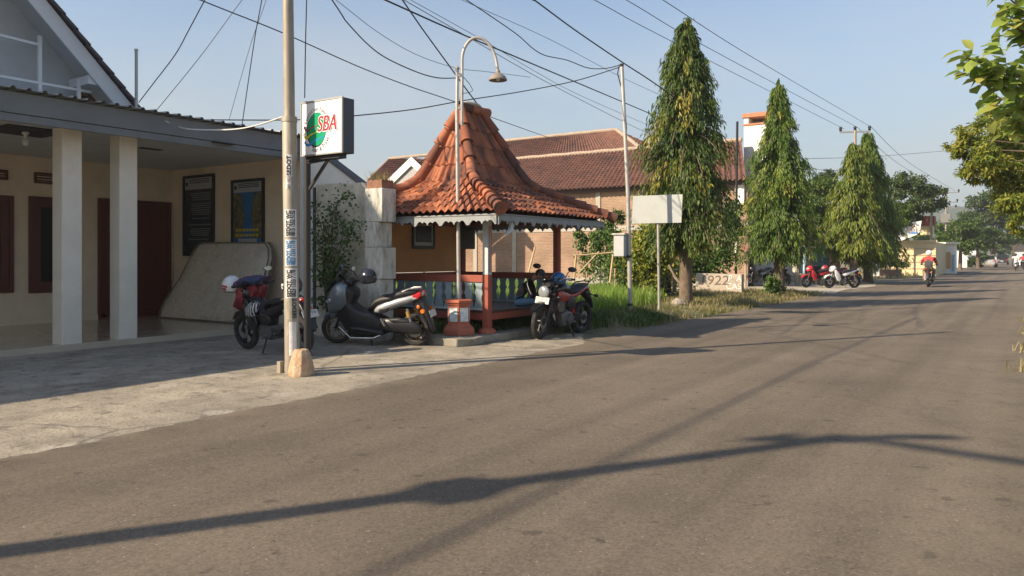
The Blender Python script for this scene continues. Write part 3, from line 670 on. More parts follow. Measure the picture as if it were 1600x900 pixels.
def disc(mb, rx, rz, x, z, d, n=48): mb.quad(*[fpt(x + rx*math.cos(2*PI*k/n), z + rz*math.sin(2*PI*k/n), d) for k in range(n)][::1])
b = MB(); disc(b, .168, .207, -.012, -.012, .002); b.build('globe_shadow', M_ink, face)
b = MB(); disc(b, .162, .20, .0, .0, .004); b.build('globe', M_sgreen, face)
def swoosh(name, m, z0, rise, w, x0=-.21, x1=.04, d=.006):
    b = MB(); n = 14; up = []; dn = []
    for k in range(n+1):
        t = k/n; x = x0 + (x1-x0)*t; z = z0 + rise*t**1.6 - .03*math.sin(PI*min(1, t*2.2))*(1-t); ww = w*(1-.75*t)
        up.append(fpt(x, z+ww/2, d)); dn.append(fpt(x, z-ww/2, d))
    b.add(up+dn, [(k, k+1, n+2+k, n+1+k) for k in range(n)])
    q = fpt(x0, z0, d)
    b.tube([fpt(x0+.005, z0+.04, d), fpt(x0-.012, z0+.015, d), fpt(x0+.02, z0-.01, d)], [.003, .008, .008], 6)
    b.build(name, m, face)
swoosh('red_stripe', M_sred, .015, .03, .022); swoosh('yellow_stripe', M_syel, -.075, .045, .036, -.22, .02); swoosh('blue_stripe', M_sblue, -.165, .07, .036, -.2, .13)
def letters(body, size, x, z, m, d, name, shear=.0, sc=(1, 1), grow=0):
    b = MB(); put_text(b, body, size, fpt(x, z, d), (1, 0, 0), (0, 0, 1), sc, shear); return b.build(name, m, face)
for dx, dz in ((-.011, 0), (.011, 0), (0, .011), (0, -.011), (.008, .008), (-.008, -.008), (.008, -.008), (-.008, .008)): pass
b = MB()
for i, (dx, dz) in enumerate(((-.012, 0), (.012, 0), (0, .012), (0, -.012), (.009, .009), (-.009, -.009), (.009, -.009), (-.009, .009))): put_text(b, 'SBA', .265, fpt(.175+dx, .045+dz, .008+.0002*i), (1, 0, 0), (0, 0, 1), (.74, 1), .22)
b.build('letter_outline', M_face, face)
b = MB()
for i, (dx, dz) in enumerate(((-.005, 0), (.005, 0), (0, 0))): put_text(b, 'SBA', .265, fpt(.175+dx, .045+dz, .0105+.0003*i), (1, 0, 0), (0, 0, 1), (.74, 1), .22)
b.build('red_letters', M_sred, face)
def arc_text(body, r, a0, a1, size, up=True):
    b = MB(); n = len(body)
    for i, ch in enumerate(body):
        if ch == ' ': continue
        a = a0 + (a1-a0)*i/(n-1); rx, rz = r*.86, r
        p = fpt(rx*math.cos(a), rz*math.sin(a), .006); t = a - PI/2 if up else a + PI/2
        put_text(b, ch, size, p, (math.cos(t), 0, math.sin(t)), (-math.sin(t), 0, math.cos(t)), (.85, 1))
    b.build('small_lettering', M_ink, face)
arc_text('Executive Event', .243, math.radians(158), math.radians(38), .074)
arc_text('Tour & Travel', .252, math.radians(252), math.radians(338), .078, False)
b = MB(); b.box((SXL+.03, SY0+.04, SZ0-.05), (SXR-.1, SY1-.03, SZ0-.001)); b.build('bottom_rail', M_black, sign)
b = MB(); b.tube([(-7.375, 6.46, 0), (-7.375, 6.46, 3.3)], .043, 14); b.bar((-7.34, 6.46, 2.56), (-6.9, 6.46, 2.59), .05); b.bar((-7.36, 6.46, 2.2), (-7.0, 6.46, 2.57), .03); b.build('post', M_black, sign, smooth=True)

# ------------------------------------------------------------------ hooped street lamp on its tiled pedestal
M_galv = mat('galvanised_pipe', (.46, .44, .40), .45, metal=.4, var=.1, vs=9, dirt=(.3, .2, .13), ds=6, damt=.5)
M_rust = mat('rusty_shade', (.26, .22, .19), .7, metal=.2, var=.2, vs=14)
lb = G(717, 522, .13); lx, ly = lb.x, lb.y; lz = lb.dot(Vector((CD[0], CD[1], 0)))
lamp = thing('street_lamp', 'hooped pipe street lamp with a wide rusty shade above the pavilion', 'street lamp', (lx, ly, .69))
L_ = lambda u, v: W(u, v, lz)
b = MB(); b.tube([Vector((lx, ly, .69)), L_(714, 172)], .032, 12); b.tube([L_(714, 172), L_(714.5, 108)], .027, 12); b.build('pole', M_galv, lamp, smooth=True)
b = MB(); b.ball(L_(714.5, 107), .035); b.build('finial', M_rust, lamp, smooth=True)
b = MB(); arc = [L_(721.5, 196), L_(722, 110)] + [L_(722 + 23*(1-math.cos(a)), 95 - 36*math.sin(a)) for a in [PI*k/18*.5 for k in range(0, 19)]] + [L_(745 + 32*math.sin(a), 59 + 55*(1-math.cos(a))*.95) for a in [PI*k/12*.42 for k in range(1, 13)]] + [L_(778, 112)]
b.tube(arc, .026, 10); b.build('hoop', M_galv, lamp, smooth=True)
b = MB(); b.bar(L_(712, 169), L_(723, 169), .045); b.bar(L_(713, 117), L_(723, 118), .05); b.build('clamp', M_galv, lamp)
c = L_(778, 121); b = MB(); b.lathe([(.02, .12), (.035, .11), (.04, .075), (.06, .06), (.12, .02), (.15, -.03), (.148, -.05), (.142, -.05), (.11, .0), (.03, .05)], c, 24, cap=False); b.build('lamp_shade', M_rust, lamp, smooth=True)
b = MB(); b.ball((c.x, c.y, c.z-.01), (.035, .035, .05)); b.build('bulb', mat('bulb_glass', (.75, .75, .7), .2), lamp, smooth=True)
b = MB(); p = L_(722, 118); b.tube([p, L_(733, 130), L_(739, 141), L_(733, 145), L_(720, 146), L_(718, 160)], .006, 6); b.build('lamp_wire', M_black, lamp)
M_brickred = mat('painted_terracotta', (.40, .115, .065), .75, var=.12, vs=6, dirt=(.26, .1, .06), ds=5, damt=.5, bump=.2, bs=40)
M_tile_b = mat('painted_blue_tile', (.36, .55, .60), .4, col2=(.75, .78, .76), mixs=11, mix=.25, var=.1, dirt=(.04, .07, .08), ds=10, damt=.75)
ped = thing('lamp_pedestal', 'red octagonal pedestal with pale blue flower panels under the lamp pole', 'pedestal', (lx, ly, .13))
b = MB(); a0 = math.radians(8); PS = 1.06
b.lathe([(r*PS, .13+z*.9) for r, z in ((.27, 0.), (.27, .09), (.255, .12), (.2, .17), (.195, .2), (.185, .205), (.185, .52), (.2, .525), (.21, .56), (.235, .575), (.235, .615), (.21, .63), (.03, .635))], (lx, ly, 0), 6, a0=a0); b.build('body', M_brickred, ped, bevel=.006)
for k in range(6):
    t0, t1 = a0 + 2*PI*k/6, a0 + 2*PI*(k+1)/6
    A = Vector((lx+.186*PS*math.cos(t0), ly+.186*PS*math.sin(t0), 0)); B_ = Vector((lx+.186*PS*math.cos(t1), ly+.186*PS*math.sin(t1), 0)); n = ((A+B_)/2 - Vector((lx, ly, 0))).normalized()
    p, q = A.lerp(B_, .14), A.lerp(B_, .86)
    b = MB(); b.rings([[p + Vector((0, 0, .345)) - n*.004, q + Vector((0, 0, .345)) - n*.004, q + Vector((0, 0, .565)) - n*.004, p + Vector((0, 0, .565)) - n*.004], [p + Vector((0, 0, .345)) + n*.006, q + Vector((0, 0, .345)) + n*.006, q + Vector((0, 0, .565)) + n*.006, p + Vector((0, 0, .565)) + n*.006]])
    b.build('flower_panel', M_tile_b, ped)

# ------------------------------------------------------------------ pole with a meter box; blank sign
mp_ = G(985, 400+1524/16.85, .13); mz = 16.85
mpole = thing('metal_pole', 'thin grey pipe pole with a meter box between pavilion and blank sign', 'pole', (mp_.x, mp_.y, 0))
b = MB(); b.tube([mp_, W(981, 300, mz), W(971.5, 102, mz)], [.05, .045, .04], 14); b.build('pipe', M_galv, mpole, smooth=True)
for u, v, r in ((971.2, 102, .05), (984.4, 476, .058), (983, 401, .058)): b = MB(); b.tube([W(u, v+2, mz), W(u, v-2, mz)], r); b.build('band', M_black, mpole)
b = MB(); p = W(972, 384, mz); b.cbox((p.x-.03, p.y-.02, p.z), (.25, .18, .47)); mbx = b.build('meter_box', mat('meter_box_grey', (.42, .44, .44), .5, var=.05), mpole, bevel=.012)
b = MB(); b.cbox((p.x-.03, p.y-.02, p.z+.257), (.31, .24, .036)); b.build('box_lid', M_galv, mbx)
b = MB(); b.tube([W(967, 104, mz), W(965, 115, mz), W(969, 130, mz), W(975, 150, mz), W(979, 200, mz), W(977, 230, mz), W(980, 260, mz), W(979, 300, mz)], .012, 6); b.build('down_wire', M_black, mpole)
M_board = mat('blank_sign_sheet', (.43, .45, .43), .5, spec=.3, var=.05, vs=2, dirt=(.33, .35, .31), ds=1.6, damt=.5, bump=.2, bs=3)
sb = G(1030, 487, .13); sz = 1524/87
bs_ = thing('blank_sign', 'blank white rectangular signboard on a single pipe in the grass', 'sign', (sb.x, sb.y, 0))
b = MB(); b.tube([sb, W(1028, 330, sz)], .03, 12); b.build('post', M_galv, bs_, smooth=True)
ax = Vector((.93, .12, 0)).normalized(); cc = W(1027.5, 327, sz); nn = Vector((ax.y, -ax.x, 0))
def plate(mb, c, ax, up, w, h, t):
    nrm = ax.cross(up).normalized()
    mb.rings([[c + ax*(sx*w/2) + up*(sy*h/2) + nrm*d for sx, sy in ((-1, -1), (1, -1), (1, 1), (-1, 1))] for d in (-t/2, t/2)])
b = MB(); up = (Vector((0, 0, 1)) + ax*.045).normalized(); plate(b, cc + nn*.06, ax, up, 1.15, .635, .012); b.build('board', M_board, bs_)
b = MB()
for s in (-1, 1): b.bar(cc + nn*.04 - ax*.55 + up*.27*s, cc + nn*.04 + ax*.55 + up*.27*s, .03)
b.build('batten', M_galv, bs_)

# ------------------------------------------------------------------ power pole standing outside the frame (its shadow crosses the road)
op = Vector((-6.85, -2.95, 0))
opole = thing('power_pole', 'tall power pole with three crossarms and a transformer whose shadow crosses the road', 'pole', op)
b = MB(); b.tube([op, op + Vector((0, 0, 6.55))], [.12, .085], 16); b.build('shaft', M_pole, opole, smooth=True)
ca = Vector((.86, .5, 0)).normalized()
b = MB()
for z, l, o in ((6.3, .42, 0), (6.5, .2, .6)): b.bar(op + ca*(l+o) + Vector((0, .1, z)), op + ca*(o-l) + Vector((0, .1, z)), .09)
b.bar(op + Vector((0, .1, 6.45)), op + ca*1.0 + Vector((0, .1, 6.45)), .06)
b.build('crossarm', M_galv, opole)
for s in (-.35, 0, .35): b = MB(); b.lathe([(.03, 0), (.06, .04), (.04, .08), (.06, .12), (.03, .2)], op + ca*s + Vector((0, .1, 6.345)), 10); b.build('insulator', M_rust, opole, smooth=True)
b = MB(); c = op + Vector((.0, .0, 4.64)); b.lathe([(.15, -.14), (.17, -.11), (.17, .09), (.15, .13), (.06, .18)], c, 18); b.cbox(c + Vector((0, -.02, .0)), (.36, .30, .2)); b.build('transformer', M_steel, opole)

# ------------------------------------------------------------------ far power poles
def far_pole(label, u, v0, v1, z, arms, tr=None, r=.12):
    p = W(u, v0, z); p.z = 0; top = W(u, v1, z)
    t = thing('power_pole', label, 'pole', p, 0, 'power poles along the road')
    b = MB(); b.tube([p, Vector((p.x, p.y, top.z))], [r, r*.7], 12); b.build('shaft', M_pole, t, smooth=True)
    for v, hw in arms:
        c = W(u, v, z); b = MB(); w = hw*z/1200; a = Vector((CR[0], CR[1], 0)).lerp(Vector((1, 0, 0)), .4).normalized()
        b.bar(c - a*w*1.05, c + a*w*1.05, .1); b.build('crossarm', M_steel, t)
        for s in (-1, 0, 1): b = MB(); b.lathe([(.05, 0), (.1, .06), (.06, .12), (.1, .18), (.09, .26), (.03, .3)], c + a*w*s + Vector((0, 0, .05)), 10); b.build('insulator', M_black, t, smooth=True)
    if tr:
        c = W(tr[0], tr[1], z); b = MB(); b.cbox(c, (.95, .8, .95)); b.lathe([(.25, .475), (.2, .6), (.08, .9)], c, 10); b.build('transformer', mat('transformer_grey', (.16, .16, .15), .5), t)
    return t
far_pole('concrete power pole with one three-insulator crossarm rising behind the yellow-green trees', 1336, 440, 203, 47, ((206, 21),))
far_pole('distant power pole with double crossarms and a transformer above the road trees', 1478, 412, 296, 84, ((301, 18), (316, 16), (325, 14)), (1478, 341))
far_pole('bare concrete pole in front of the yellow wall beyond the rider', 1455, 418, 335, 58, ())
# ------------------------------------------------------------------ the tiled watch pavilion
M_terra = leafmat('terracotta_tile', (.07, .042, .036), (.30, .095, .044), (.44, .165, .08), .8, 0.0)
def tile_stain(m):
    nt = m.node_tree; N = nt.nodes; L = nt.links; b = N['Principled BSDF']; src = b.inputs['Base Color'].links[0].from_socket
    tc = N.new('ShaderNodeTexCoord'); n = N.new('ShaderNodeTexNoise'); n.inputs['Scale'].default_value = 2.2; n.inputs['Detail'].default_value = 8; n.inputs['Roughness'].default_value = .65
    L.new(tc.outputs['Object'], n.inputs['Vector']); r = N.new('ShaderNodeMapRange'); r.inputs['From Min'].default_value = .47; r.inputs['From Max'].default_value = .66; r.inputs['To Max'].default_value = .85
    L.new(n.outputs['Fac'], r.inputs['Value']); x = N.new('ShaderNodeMix'); x.data_type = 'RGBA'; x.inputs[7].default_value = (.085, .055, .05, 1)
    L.new(r.outputs[0], x.inputs[0]); L.new(src, x.inputs[6]); L.new(x.outputs[2], b.inputs['Base Color'])
    n2 = N.new('ShaderNodeTexNoise'); n2.inputs['Scale'].default_value = 60; L.new(tc.outputs['Object'], n2.inputs['Vector']); bp = N.new('ShaderNodeBump'); bp.inputs['Strength'].default_value = .4; bp.inputs['Distance'].default_value = .01
    L.new(n2.outputs['Fac'], bp.inputs['Height']); L.new(bp.outputs[0], b.inputs['Normal'])
tile_stain(M_terra)
M_ptred = mat('red_oxide_paint', (.30, .072, .042), .6, var=.1, vs=5, dirt=(.22, .07, .05), ds=4, damt=.5)
M_ptgrey = mat('pale_grey_paint', (.50, .55, .56), .65, var=.08, vs=4, dirt=(.32, .34, .33), ds=3, damt=.5)
M_fgrey = mat('fascia_grey_paint', (.27, .295, .30), .7, var=.1, vs=4, dirt=(.22, .23, .23), ds=3, damt=.6)
M_balus = mat('pale_blue_baluster', (.25, .325, .345), .6, var=.1, vs=5, dirt=(.25, .3, .3), ds=4, damt=.5)
M_orange = mat('orange_wall_board', (.56, .27, .105), .75, var=.08, vs=2, dirt=(.3, .16, .08), ds=1.6, damt=.4)
M_dkwood = mat('dark_wood', (.07, .035, .025), .5, var=.2, vs=6)
EX0, EX1, EY0, EY1 = -11.2, -7.37, 10.58, 14.70
RXc, RYa, RYb = -9.27, 12.02, 12.70
def rh(s):
    a = 4.3 - 4.25*s; b_ = 2.80 - (s-.35)*.93; return (a+b_+math.sqrt((a-b_)**2+.008))/2 - .01
pav = thing('pavilion', 'open red pavilion with a steep flaring terracotta tile roof and vase shaped balusters', 'pavilion', (-9.42, 12.62, 0))
corners = [(EX1, EY0), (EX1, EY1), (EX0, EY1), (EX0, EY0)]; tops = [(RXc, RYa), (RXc, RYb), (RXc, RYb), (RXc, RYa)]
def hip(i, s): c = corners[i]; t = tops[i]; return Vector((t[0] + (c[0]-t[0])*s, t[1] + (c[1]-t[1])*s, rh(s)))
rows = [0, .085, .17, .255, .34, .435, .54, .655, .77, .885, 1.0]
TW = .165
Vs, Fs, At = [], [], []
hash_ = lambda a, b_, c: (math.sin(a*127.1 + b_*311.7 + c*74.7)*43758.5453) % 1
for side in range(4):
    i, j = side, (side+1) % 4
    ax = 1 if corners[i][0] == corners[j][0] else 0
    e = hip(j, 1)-hip(i, 1); out = Vector((e.y, -e.x, 0)).normalized()
    mid = (Vector((*corners[i], 0))+Vector((*corners[j], 0)))/2 - Vector((RXc, 12.62, 0))
    if out.dot(mid) < 0: out = -out
    for r in range(len(rows)-1):
        base = sum(len(v) for v in Vs); n = 150; row = []
        for end, s in ((0, rows[r+1]+.012), (1, rows[r])):
            A, B_ = hip(i, s), hip(j, s)
            sl = (rh(s+.02)-rh(s-.02))/.04; w_ = abs(corners[i][1-ax]-tops[i][1-ax]); nrm = Vector((out.x*-sl, out.y*-sl, w_)).normalized()
            for k in range(n+1):
                p = A.lerp(B_, k/n); ph = p[ax]/TW; c = math.floor(ph + r*.0); f = ph-c
                w = .030*math.cos(2*PI*f) + .008*math.sin(4*PI*f); jit = (hash_(c, r, side)-.5)*.012
                row.append(p + nrm*(w + (.024 + jit*.8 if end == 0 else .0)))
                At.append(min(1, max(0, .62 + (hash_(c, r, side+.3)-.5)*.75)))
        Vs.append(row)
        Fs += [(base+k, base+k+1, base+n+1+k+1, base+n+1+k) for k in range(n)]
V = np.array([tuple(p) for r in Vs for p in r]); roof = npmesh('roof', V, np.array(Fs), M_terra, pav, np.array(At), smooth=True)
roof.data.set_sharp_from_angle(angle=math.radians(50))
def ridge_tiles(name, pts, r0, r1, tint, k0):
    Vv, Ff, Aa = [], [], []; n = 12
    for k in range(len(pts)-1):
        p, q = Vector(pts[k]), Vector(pts[k+1]); d = (q-p).normalized(); q = q + d*.05
        a = d.cross(Vector((0, 0, 1))).normalized(); b_ = a.cross(d); t = min(1, max(0, tint + (hash_(k, k0, 1)-.5)*.7))
        for c, rr in ((p, r0), (q-d*.04, r1), (q, r1*1.08), (q, .01)):
            for m in range(n): an = 2*PI*m/n; Vv.append(c + (a*math.cos(an) + b_*math.sin(an))*rr); Aa.append(t)
        o = k*4*n
        for l in range(3):
            for m in range(n): Ff.append((o+l*n+m, o+l*n+(m+1) % n, o+(l+1)*n+(m+1) % n, o+(l+1)*n+m))
    o = npmesh(name, np.array([tuple(v) for v in Vv]), np.array(Ff), M_terra, pav, np.array(Aa), smooth=True); o.data.set_sharp_from_angle(angle=math.radians(40)); return o
for i in range(4):
    ss = [0, .09, .17, .25, .33, .42, .51, .6, .69, .78, .87, .955, 1.03]
    ridge_tiles('hip_tiles', [hip(i, s) + Vector((0, 0, .06)) for s in ss], .075, .115, .6, i)
ridge_tiles('ridge_tiles', [(RXc, RYa-.06 + .3*k, 4.35) for k in range(4)], .085, .10, .55, 9)
b = MB(); b.ball((RXc, RYb-.35, 4.44), (.12, .3, .05)); b.build('ridge_mortar', mat('lime_mortar', (.5, .46, .38), .9, var=.2, vs=20), pav)
# scalloped fascia boards
def scallop(a0, a1, zt, zb):
    n = max(4, round((a1-a0)/.58)); pts = [(a1, zt), (a0, zt)]
    for k in range(n):
        for f, d in ((0, -.01), (.05, -.005), (.10, .035), (.17, .075), (.25, .07), (.30, .045), (.38, .07), (.46, .045), (.5, .0), (.54, .045), (.62, .07), (.70, .045), (.75, .07), (.83, .075), (.90, .035), (.95, -.005)):
            pts.append((a0 + (a1-a0)*(k+f)/n, zb + d))
    pts.append((a1, zb)); return pts
ZF = rh(1.0)-.06
for x in (EX1-.09, EX0+.06): b = MB(); b.slab(scallop(EY0+.1, EY1-.1, ZF, 1.945), x, x+.025, plane='yz'); b.build('fascia', M_fgrey, pav)
for y in (EY0+.07, EY1-.09): b = MB(); b.slab(scallop(EX0+.09, EX1-.095, ZF, 1.945), y, y+.025); b.build('fascia', M_fgrey, pav)
PX0, PX1, PY0, PY1 = -10.67, -8.17, 11.37, 13.87
for x in (PX0, PX1):
    for y in (PY0, PY1):
        h = .065; b = MB(); b.box((x-h, y-h, 0), (x+h, y+h, 1.06)); b.mi = 1
        b.box((x-h+.004, y-h+.004, 1.06), (x+h-.004, y+h-.004, 2.16)); b.mi = 0
        for s in (-1, 1): b.box((x-h-.006, y+s*.03-.01, 1.1), (x+h+.006, y+s*.03+.01, 1.95))
        b.build('post', [M_ptred, M_ptgrey if (x, y) == (PX1, PY0) else M_ptred], pav, bevel=.006)
b = MB(); b.lathe([(.17, 0), (.16, .05), (.10, .09)], (PX1, PY0, 0), 12); b.build('footing', M_brickred, pav)
b = MB()
for y in (PY0, PY1): b.box((PX0-.3, y-.05, 2.06), (PX1+.3, y+.05, 2.15))
for x in (PX0, PX1): b.box((x-.05, PY0+.05, 2.06), (x+.05, PY1-.05, 2.15))
b.build('beam', M_ptred, pav)
b = MB(); b.rings([[(hip(i, 1).x*.97+RXc*.03, hip(i, 1).y*.97+12.62*.03, rh(1)-.09) for i in range(4)], [(hip(i, .36).x, hip(i, .36).y, rh(.36)-.14) for i in range(4)]], cap=False); b.quad(*[(hip(i, .36).x, hip(i, .36).y, rh(.36)-.15) for i in range(4)]); b.build('roof_lining', M_dkwood, pav)
b = MB(); b.box((PX0, PY0-.04, .36), (PX1+.03, PY1+.04, .40)); b.build('platform', M_dkwood, pav)
b = MB(); b.box((PX0+.065, PY0-.06, .23), (PX1-.065, PY0-.01, .355)); b.box((PX1-.01, PY0+.065, .23), (PX1+.04, PY1-.065, .355)); b.box((PX0+.065, PY1+.01, .23), (PX1-.065, PY1+.06, .355)); b.build('platform_edge', M_ptred, pav, bevel=.005)
def rail(p, q, back=False):
    p, q = Vector(p), Vector(q); d = (q-p); ln = d.length; d.normalize()
    b = MB(); b.bar(p + Vector((0, 0, .985)), q + Vector((0, 0, .985)), .075, .13); b.build('top_rail', M_ptred, pav, bevel=.006)
    b = MB(); b.bar(p + Vector((0, 0, .425)), q + Vector((0, 0, .425)), .09, .03); b.build('bottom_rail', M_ptgrey, pav)
    n = round(ln/.235)
    for k in range(n):
        c = p + d*(ln*(k+.5)/n); hw = ln/n/2; prof = []
        for z, g in ((.44, .012), (.50, .035), (.56, .06), (.62, .075), (.67, .07), (.70, .045), (.72, .026), (.745, .045), (.78, .066), (.83, .07), (.88, .05), (.92, .018)): prof.append((hw-g*.75, z))
        poly = prof + [(-x, z) for x, z in reversed(prof)]
        nr = d.cross(Vector((0, 0, 1)))*.012; b = MB()
        b.rings([[c + d*x + Vector((0, 0, z)) + nr*s for x, z in poly] for s in (-1, 1)]); b.build('baluster', M_balus, pav)
rail((PX0+.065, PY0, 0), (PX1-.065, PY0, 0)); rail((PX0+.065, PY1, 0), (PX1-.065, PY1, 0)); rail((PX0, PY0+.065, 0), (PX0, PY1-.065, 0))
b = MB(); b.box((PX0-.02, PY0+.07, 1.06), (PX0+.02, PY1-.07, 2.05)); b.build('back_board', M_orange, pav)
# things hung in the pavilion
XP = PX0+.025
def onX(u, v, x): return W(u, v, zx(u, x))
def onY(u, v, y): return W(u, v, zy(u, y))
a, c = onX(643.5, 389, XP), onX(678, 347, XP)
fr = thing('picture_frame', 'small black framed picture on the orange pavilion wall', 'picture', (XP, (a.y+c.y)/2, a.z))
b = MB(); t = .045
for y0, y1, z0, z1 in ((a.y, c.y, a.z, a.z+t*1.6), (a.y, c.y, c.z-t, c.z), (a.y, a.y+t, a.z+t*1.6, c.z-t), (c.y-t, c.y, a.z+t*1.6, c.z-t)): b.box((XP, y0, z0), (XP+.04, y1, z1))
b.build('frame', M_black, fr)
b = MB(); b.box((XP, a.y+t, a.z+t*1.6), (XP+.012, c.y-t, c.z-t)); b.build('mount', M_ptgrey, fr)
b = MB(); b.box((XP+.012, a.y+t*2.3, a.z+t*3.2), (XP+.02, c.y-t*2.2, c.z-t*2.)); b.build('dark_print', M_darkglass, fr)
a, c = onX(719, 389, PX0+.1), onX(742, 345, PX0+.1)
b = MB(); b.box((PX0+.07, a.y, a.z), (PX0+.11, c.y, c.z)); bb = tag(origin_to(b.build('notice_board', mat('black_board', (.02, .018, .02), .6, var=.2), bevel=.008), (PX0+.09, (a.y+c.y)/2, a.z)), 'black notice board hung at the far end of the orange pavilion wall', 'board')
b = MB(); pt = [onX(799, 345, EX1-.15), onX(799.5, 352, EX1-.15), onX(797, 360, EX1-.15), onX(790.5, 367, EX1-.15)]; b.tube(pt, [.035, .05, .05, .02], 10)
tag(origin_to(b.build('slit_drum', M_ptgrey, smooth=True), pt[0]), 'curved pale wooden alarm drum hanging under the pavilion eave', 'drum')

# it stands a hand's breadth above the forecourt, 2.3 m between posts
def settle(*things):
    for o in things: o.location = Vector((-8.545, 11.447, .13)) + (Vector(o.location) - Vector((-9.42, 12.62, 0)))*.907; o.scale = (.907, .907, .907)
drum_ = [o for o in COL.objects if o.name == 'slit_drum'][0]
settle(fr, bb, drum_, pav)
# ------------------------------------------------------------------ figures
def skin_figure(name, J, E, parent, mats, bone_mat, sub=2, world=False):
    """J: joint -> (x, y, z, r); E: bones (a, b); grown into one continuous mesh; faces take the material of the nearest bone"""
    keys = list(J); me = bpy.data.meshes.new(name); me.from_pydata([J[k][:3] for k in keys], [(keys.index(a), keys.index(c)) for a, c in E], [])
    o = bpy.data.objects.new(name, me); COL.objects.link(o)
    sm = o.modifiers.new('skin', 'SKIN'); sm.use_smooth_shade = True; sm.branch_smoothing = .4
    for i, k in enumerate(keys):
        r = J[k][3]; r = r if isinstance(r, tuple) else (r, r); me.skin_vertices[0].data[i].radius = r; me.skin_vertices[0].data[i].use_root = (i == 0)
    ss = o.modifiers.new('sub', 'SUBSURF'); ss.levels = sub; ss.render_levels = sub
    dg = bpy.context.evaluated_depsgraph_get(); nm = bpy.data.meshes.new_from_object(o.evaluated_get(dg)); bpy.data.objects.remove(o)
    nm.materials.clear()
    for m in mats: nm.materials.append(m)
    seg = [(Vector(J[a][:3]), Vector(J[c][:3]), bone_mat.get((a, c), 0)) for a, c in E]
    for p in nm.polygons:
        best = 1e9
        for a, c, mi in seg:
            d = c-a; t = max(0, min(1, (p.center-a).dot(d)/max(1e-9, d.dot(d)))); q = (p.center-(a+d*t)).length
            if q < best: best = q; p.material_index = mi
    if world: nm.transform(Matrix.Translation(-parent.location))
    ob = bpy.data.objects.new(name, nm); COL.objects.link(ob); ob.parent = parent; nm.name = name
    return ob
def add_hand(J, E, bm, side, wrist, d, up, mi, curl=.5, r=.0085):
    """palm, thumb and four unequal fingers after the wrist joint"""
    d = Vector(d).normalized(); s = d.cross(Vector(up)).normalized(); n = s.cross(d); w = Vector(J[wrist][:3])
    pc = w + d*.05; J[side+'palm'] = (*pc, .03); E.append((wrist, side+'palm')); bm[(wrist, side+'palm')] = mi
    for k, (off, ln) in enumerate(((-.028, .07), (-.009, .08), (.010, .075), (.027, .058))):
        b0 = pc + s*off + d*.035; b1 = b0 + d*ln*.5 - n*ln*.25*curl; b2 = b1 + d*ln*.35*(1-curl*.6) - n*ln*.45*curl
        prev = side+'palm'
        for q, p in enumerate((b0, b1, b2)):
            nm = f'{side}f{k}{q}'; J[nm] = (*p, r*(1-.12*q)); E.append((prev, nm)); bm[(prev, nm)] = mi; prev = nm
    t0 = w + d*.025 - s*.03; t1 = t0 + d*.03 - s*.02 - n*.01; prev = side+'palm'
    for q, p in enumerate((t0, t1)):
        nm = f'{side}t{q}'; J[nm] = (*p, r*1.1); E.append((prev, nm)); bm[(prev, nm)] = mi; prev = nm
M_skin = mat('brown_skin', (.30, .15, .09), .55); M_hair = mat('black_hair', (.012, .01, .01), .5)
M_jacket = mat('black_jacket_cloth', (.009, .009, .011), .95, spec=.06, var=.3, vs=12, bump=.4, bs=18); M_jeans = mat('blue_jeans', (.011, .028, .062), .95, spec=.05, var=.2, vs=14, bump=.3, bs=40)
M_whitestripe = mat('white_stripe_cloth', (.30, .30, .31), .8); M_sandal = mat('sandal_rubber', (.03, .025, .02), .7)
sx, sy = -8.22, 12.36
per = thing('person', 'person in black striped jacket and jeans bent over a phone on the pavilion edge', 'person', (sx, sy, .4))
fw = Vector((.9, .44, 0)).normalized(); lf = Vector((-fw.y, fw.x, 0))
def F(f, l, z): v = Vector((sx, sy, 0)) + fw*f + lf*l; return (v.x, v.y, z)
J = {'pelvis': (*F(0, 0, .52), .13), 'waist': (*F(.08, 0, .66), .135), 'chest': (*F(.22, 0, .84), .15), 'neck': (*F(.33, 0, .95), .062), 'nape': (*F(.40, 0, 1.0), .06), 'head': (*F(.50, 0, 1.045), .088), 'chin': (*F(.57, 0, .985), .06)}
E = [('pelvis', 'waist'), ('waist', 'chest'), ('chest', 'neck'), ('neck', 'nape'), ('nape', 'head'), ('head', 'chin')]
bm = {e: 1 for e in E[:3]}; bm[('neck', 'nape')] = 0; bm[('nape', 'head')] = 0; bm[('head', 'chin')] = 0
for s, k in ((1, 'l'), (-1, 'r')):
    J.update({k+'sh': (*F(.28, .19*s, .88), .075), k+'el': (*F(.36, .25*s, .63), .055), k+'wr': (*F(.57, .08*s, .73), .036),
              k+'hip': (*F(.05, .1*s, .50), .1), k+'kn': (*F(.46, .13*s, .53), .072), k+'an': (*F(.42, .12*s, .10), .045), k+'toe': (*F(.58, .13*s, .05), .04)})
    for a, c, m in (('chest', k+'sh', 1), (k+'sh', k+'el', 1), (k+'el', k+'wr', 1), ('pelvis', k+'hip', 2), (k+'hip', k+'kn', 2), (k+'kn', k+'an', 2), (k+'an', k+'toe', 0)): E.append((a, c)); bm[(a, c)] = m
    add_hand(J, E, bm, k, k+'wr', fw*.9 + lf*(-s*.2) + Vector((0, 0, .3)), (0, 0, 1), 0, .7)
skin_figure('body', J, E, per, [M_skin, M_jacket, M_jeans], bm, world=True)
b = MB(); hc = Vector(F(.49, 0, 1.06)); b.ball(hc, (.102, .098, .095), 14, 8, -.35, PI/2); b.build('hair', M_hair, per, smooth=True)
b = MB(); q = Vector(F(.60, 0, 1.02)); b.tube([q, q + fw*.025 + Vector((0, 0, -.03))], [.012, .016], 6); b.build('nose', M_skin, per)
b = MB()
for s in (1, -1): b.ball(F(.47, .1*s, 1.03), (.025, .012, .032), 8, 6)
b.build('ear', M_skin, per, smooth=True)
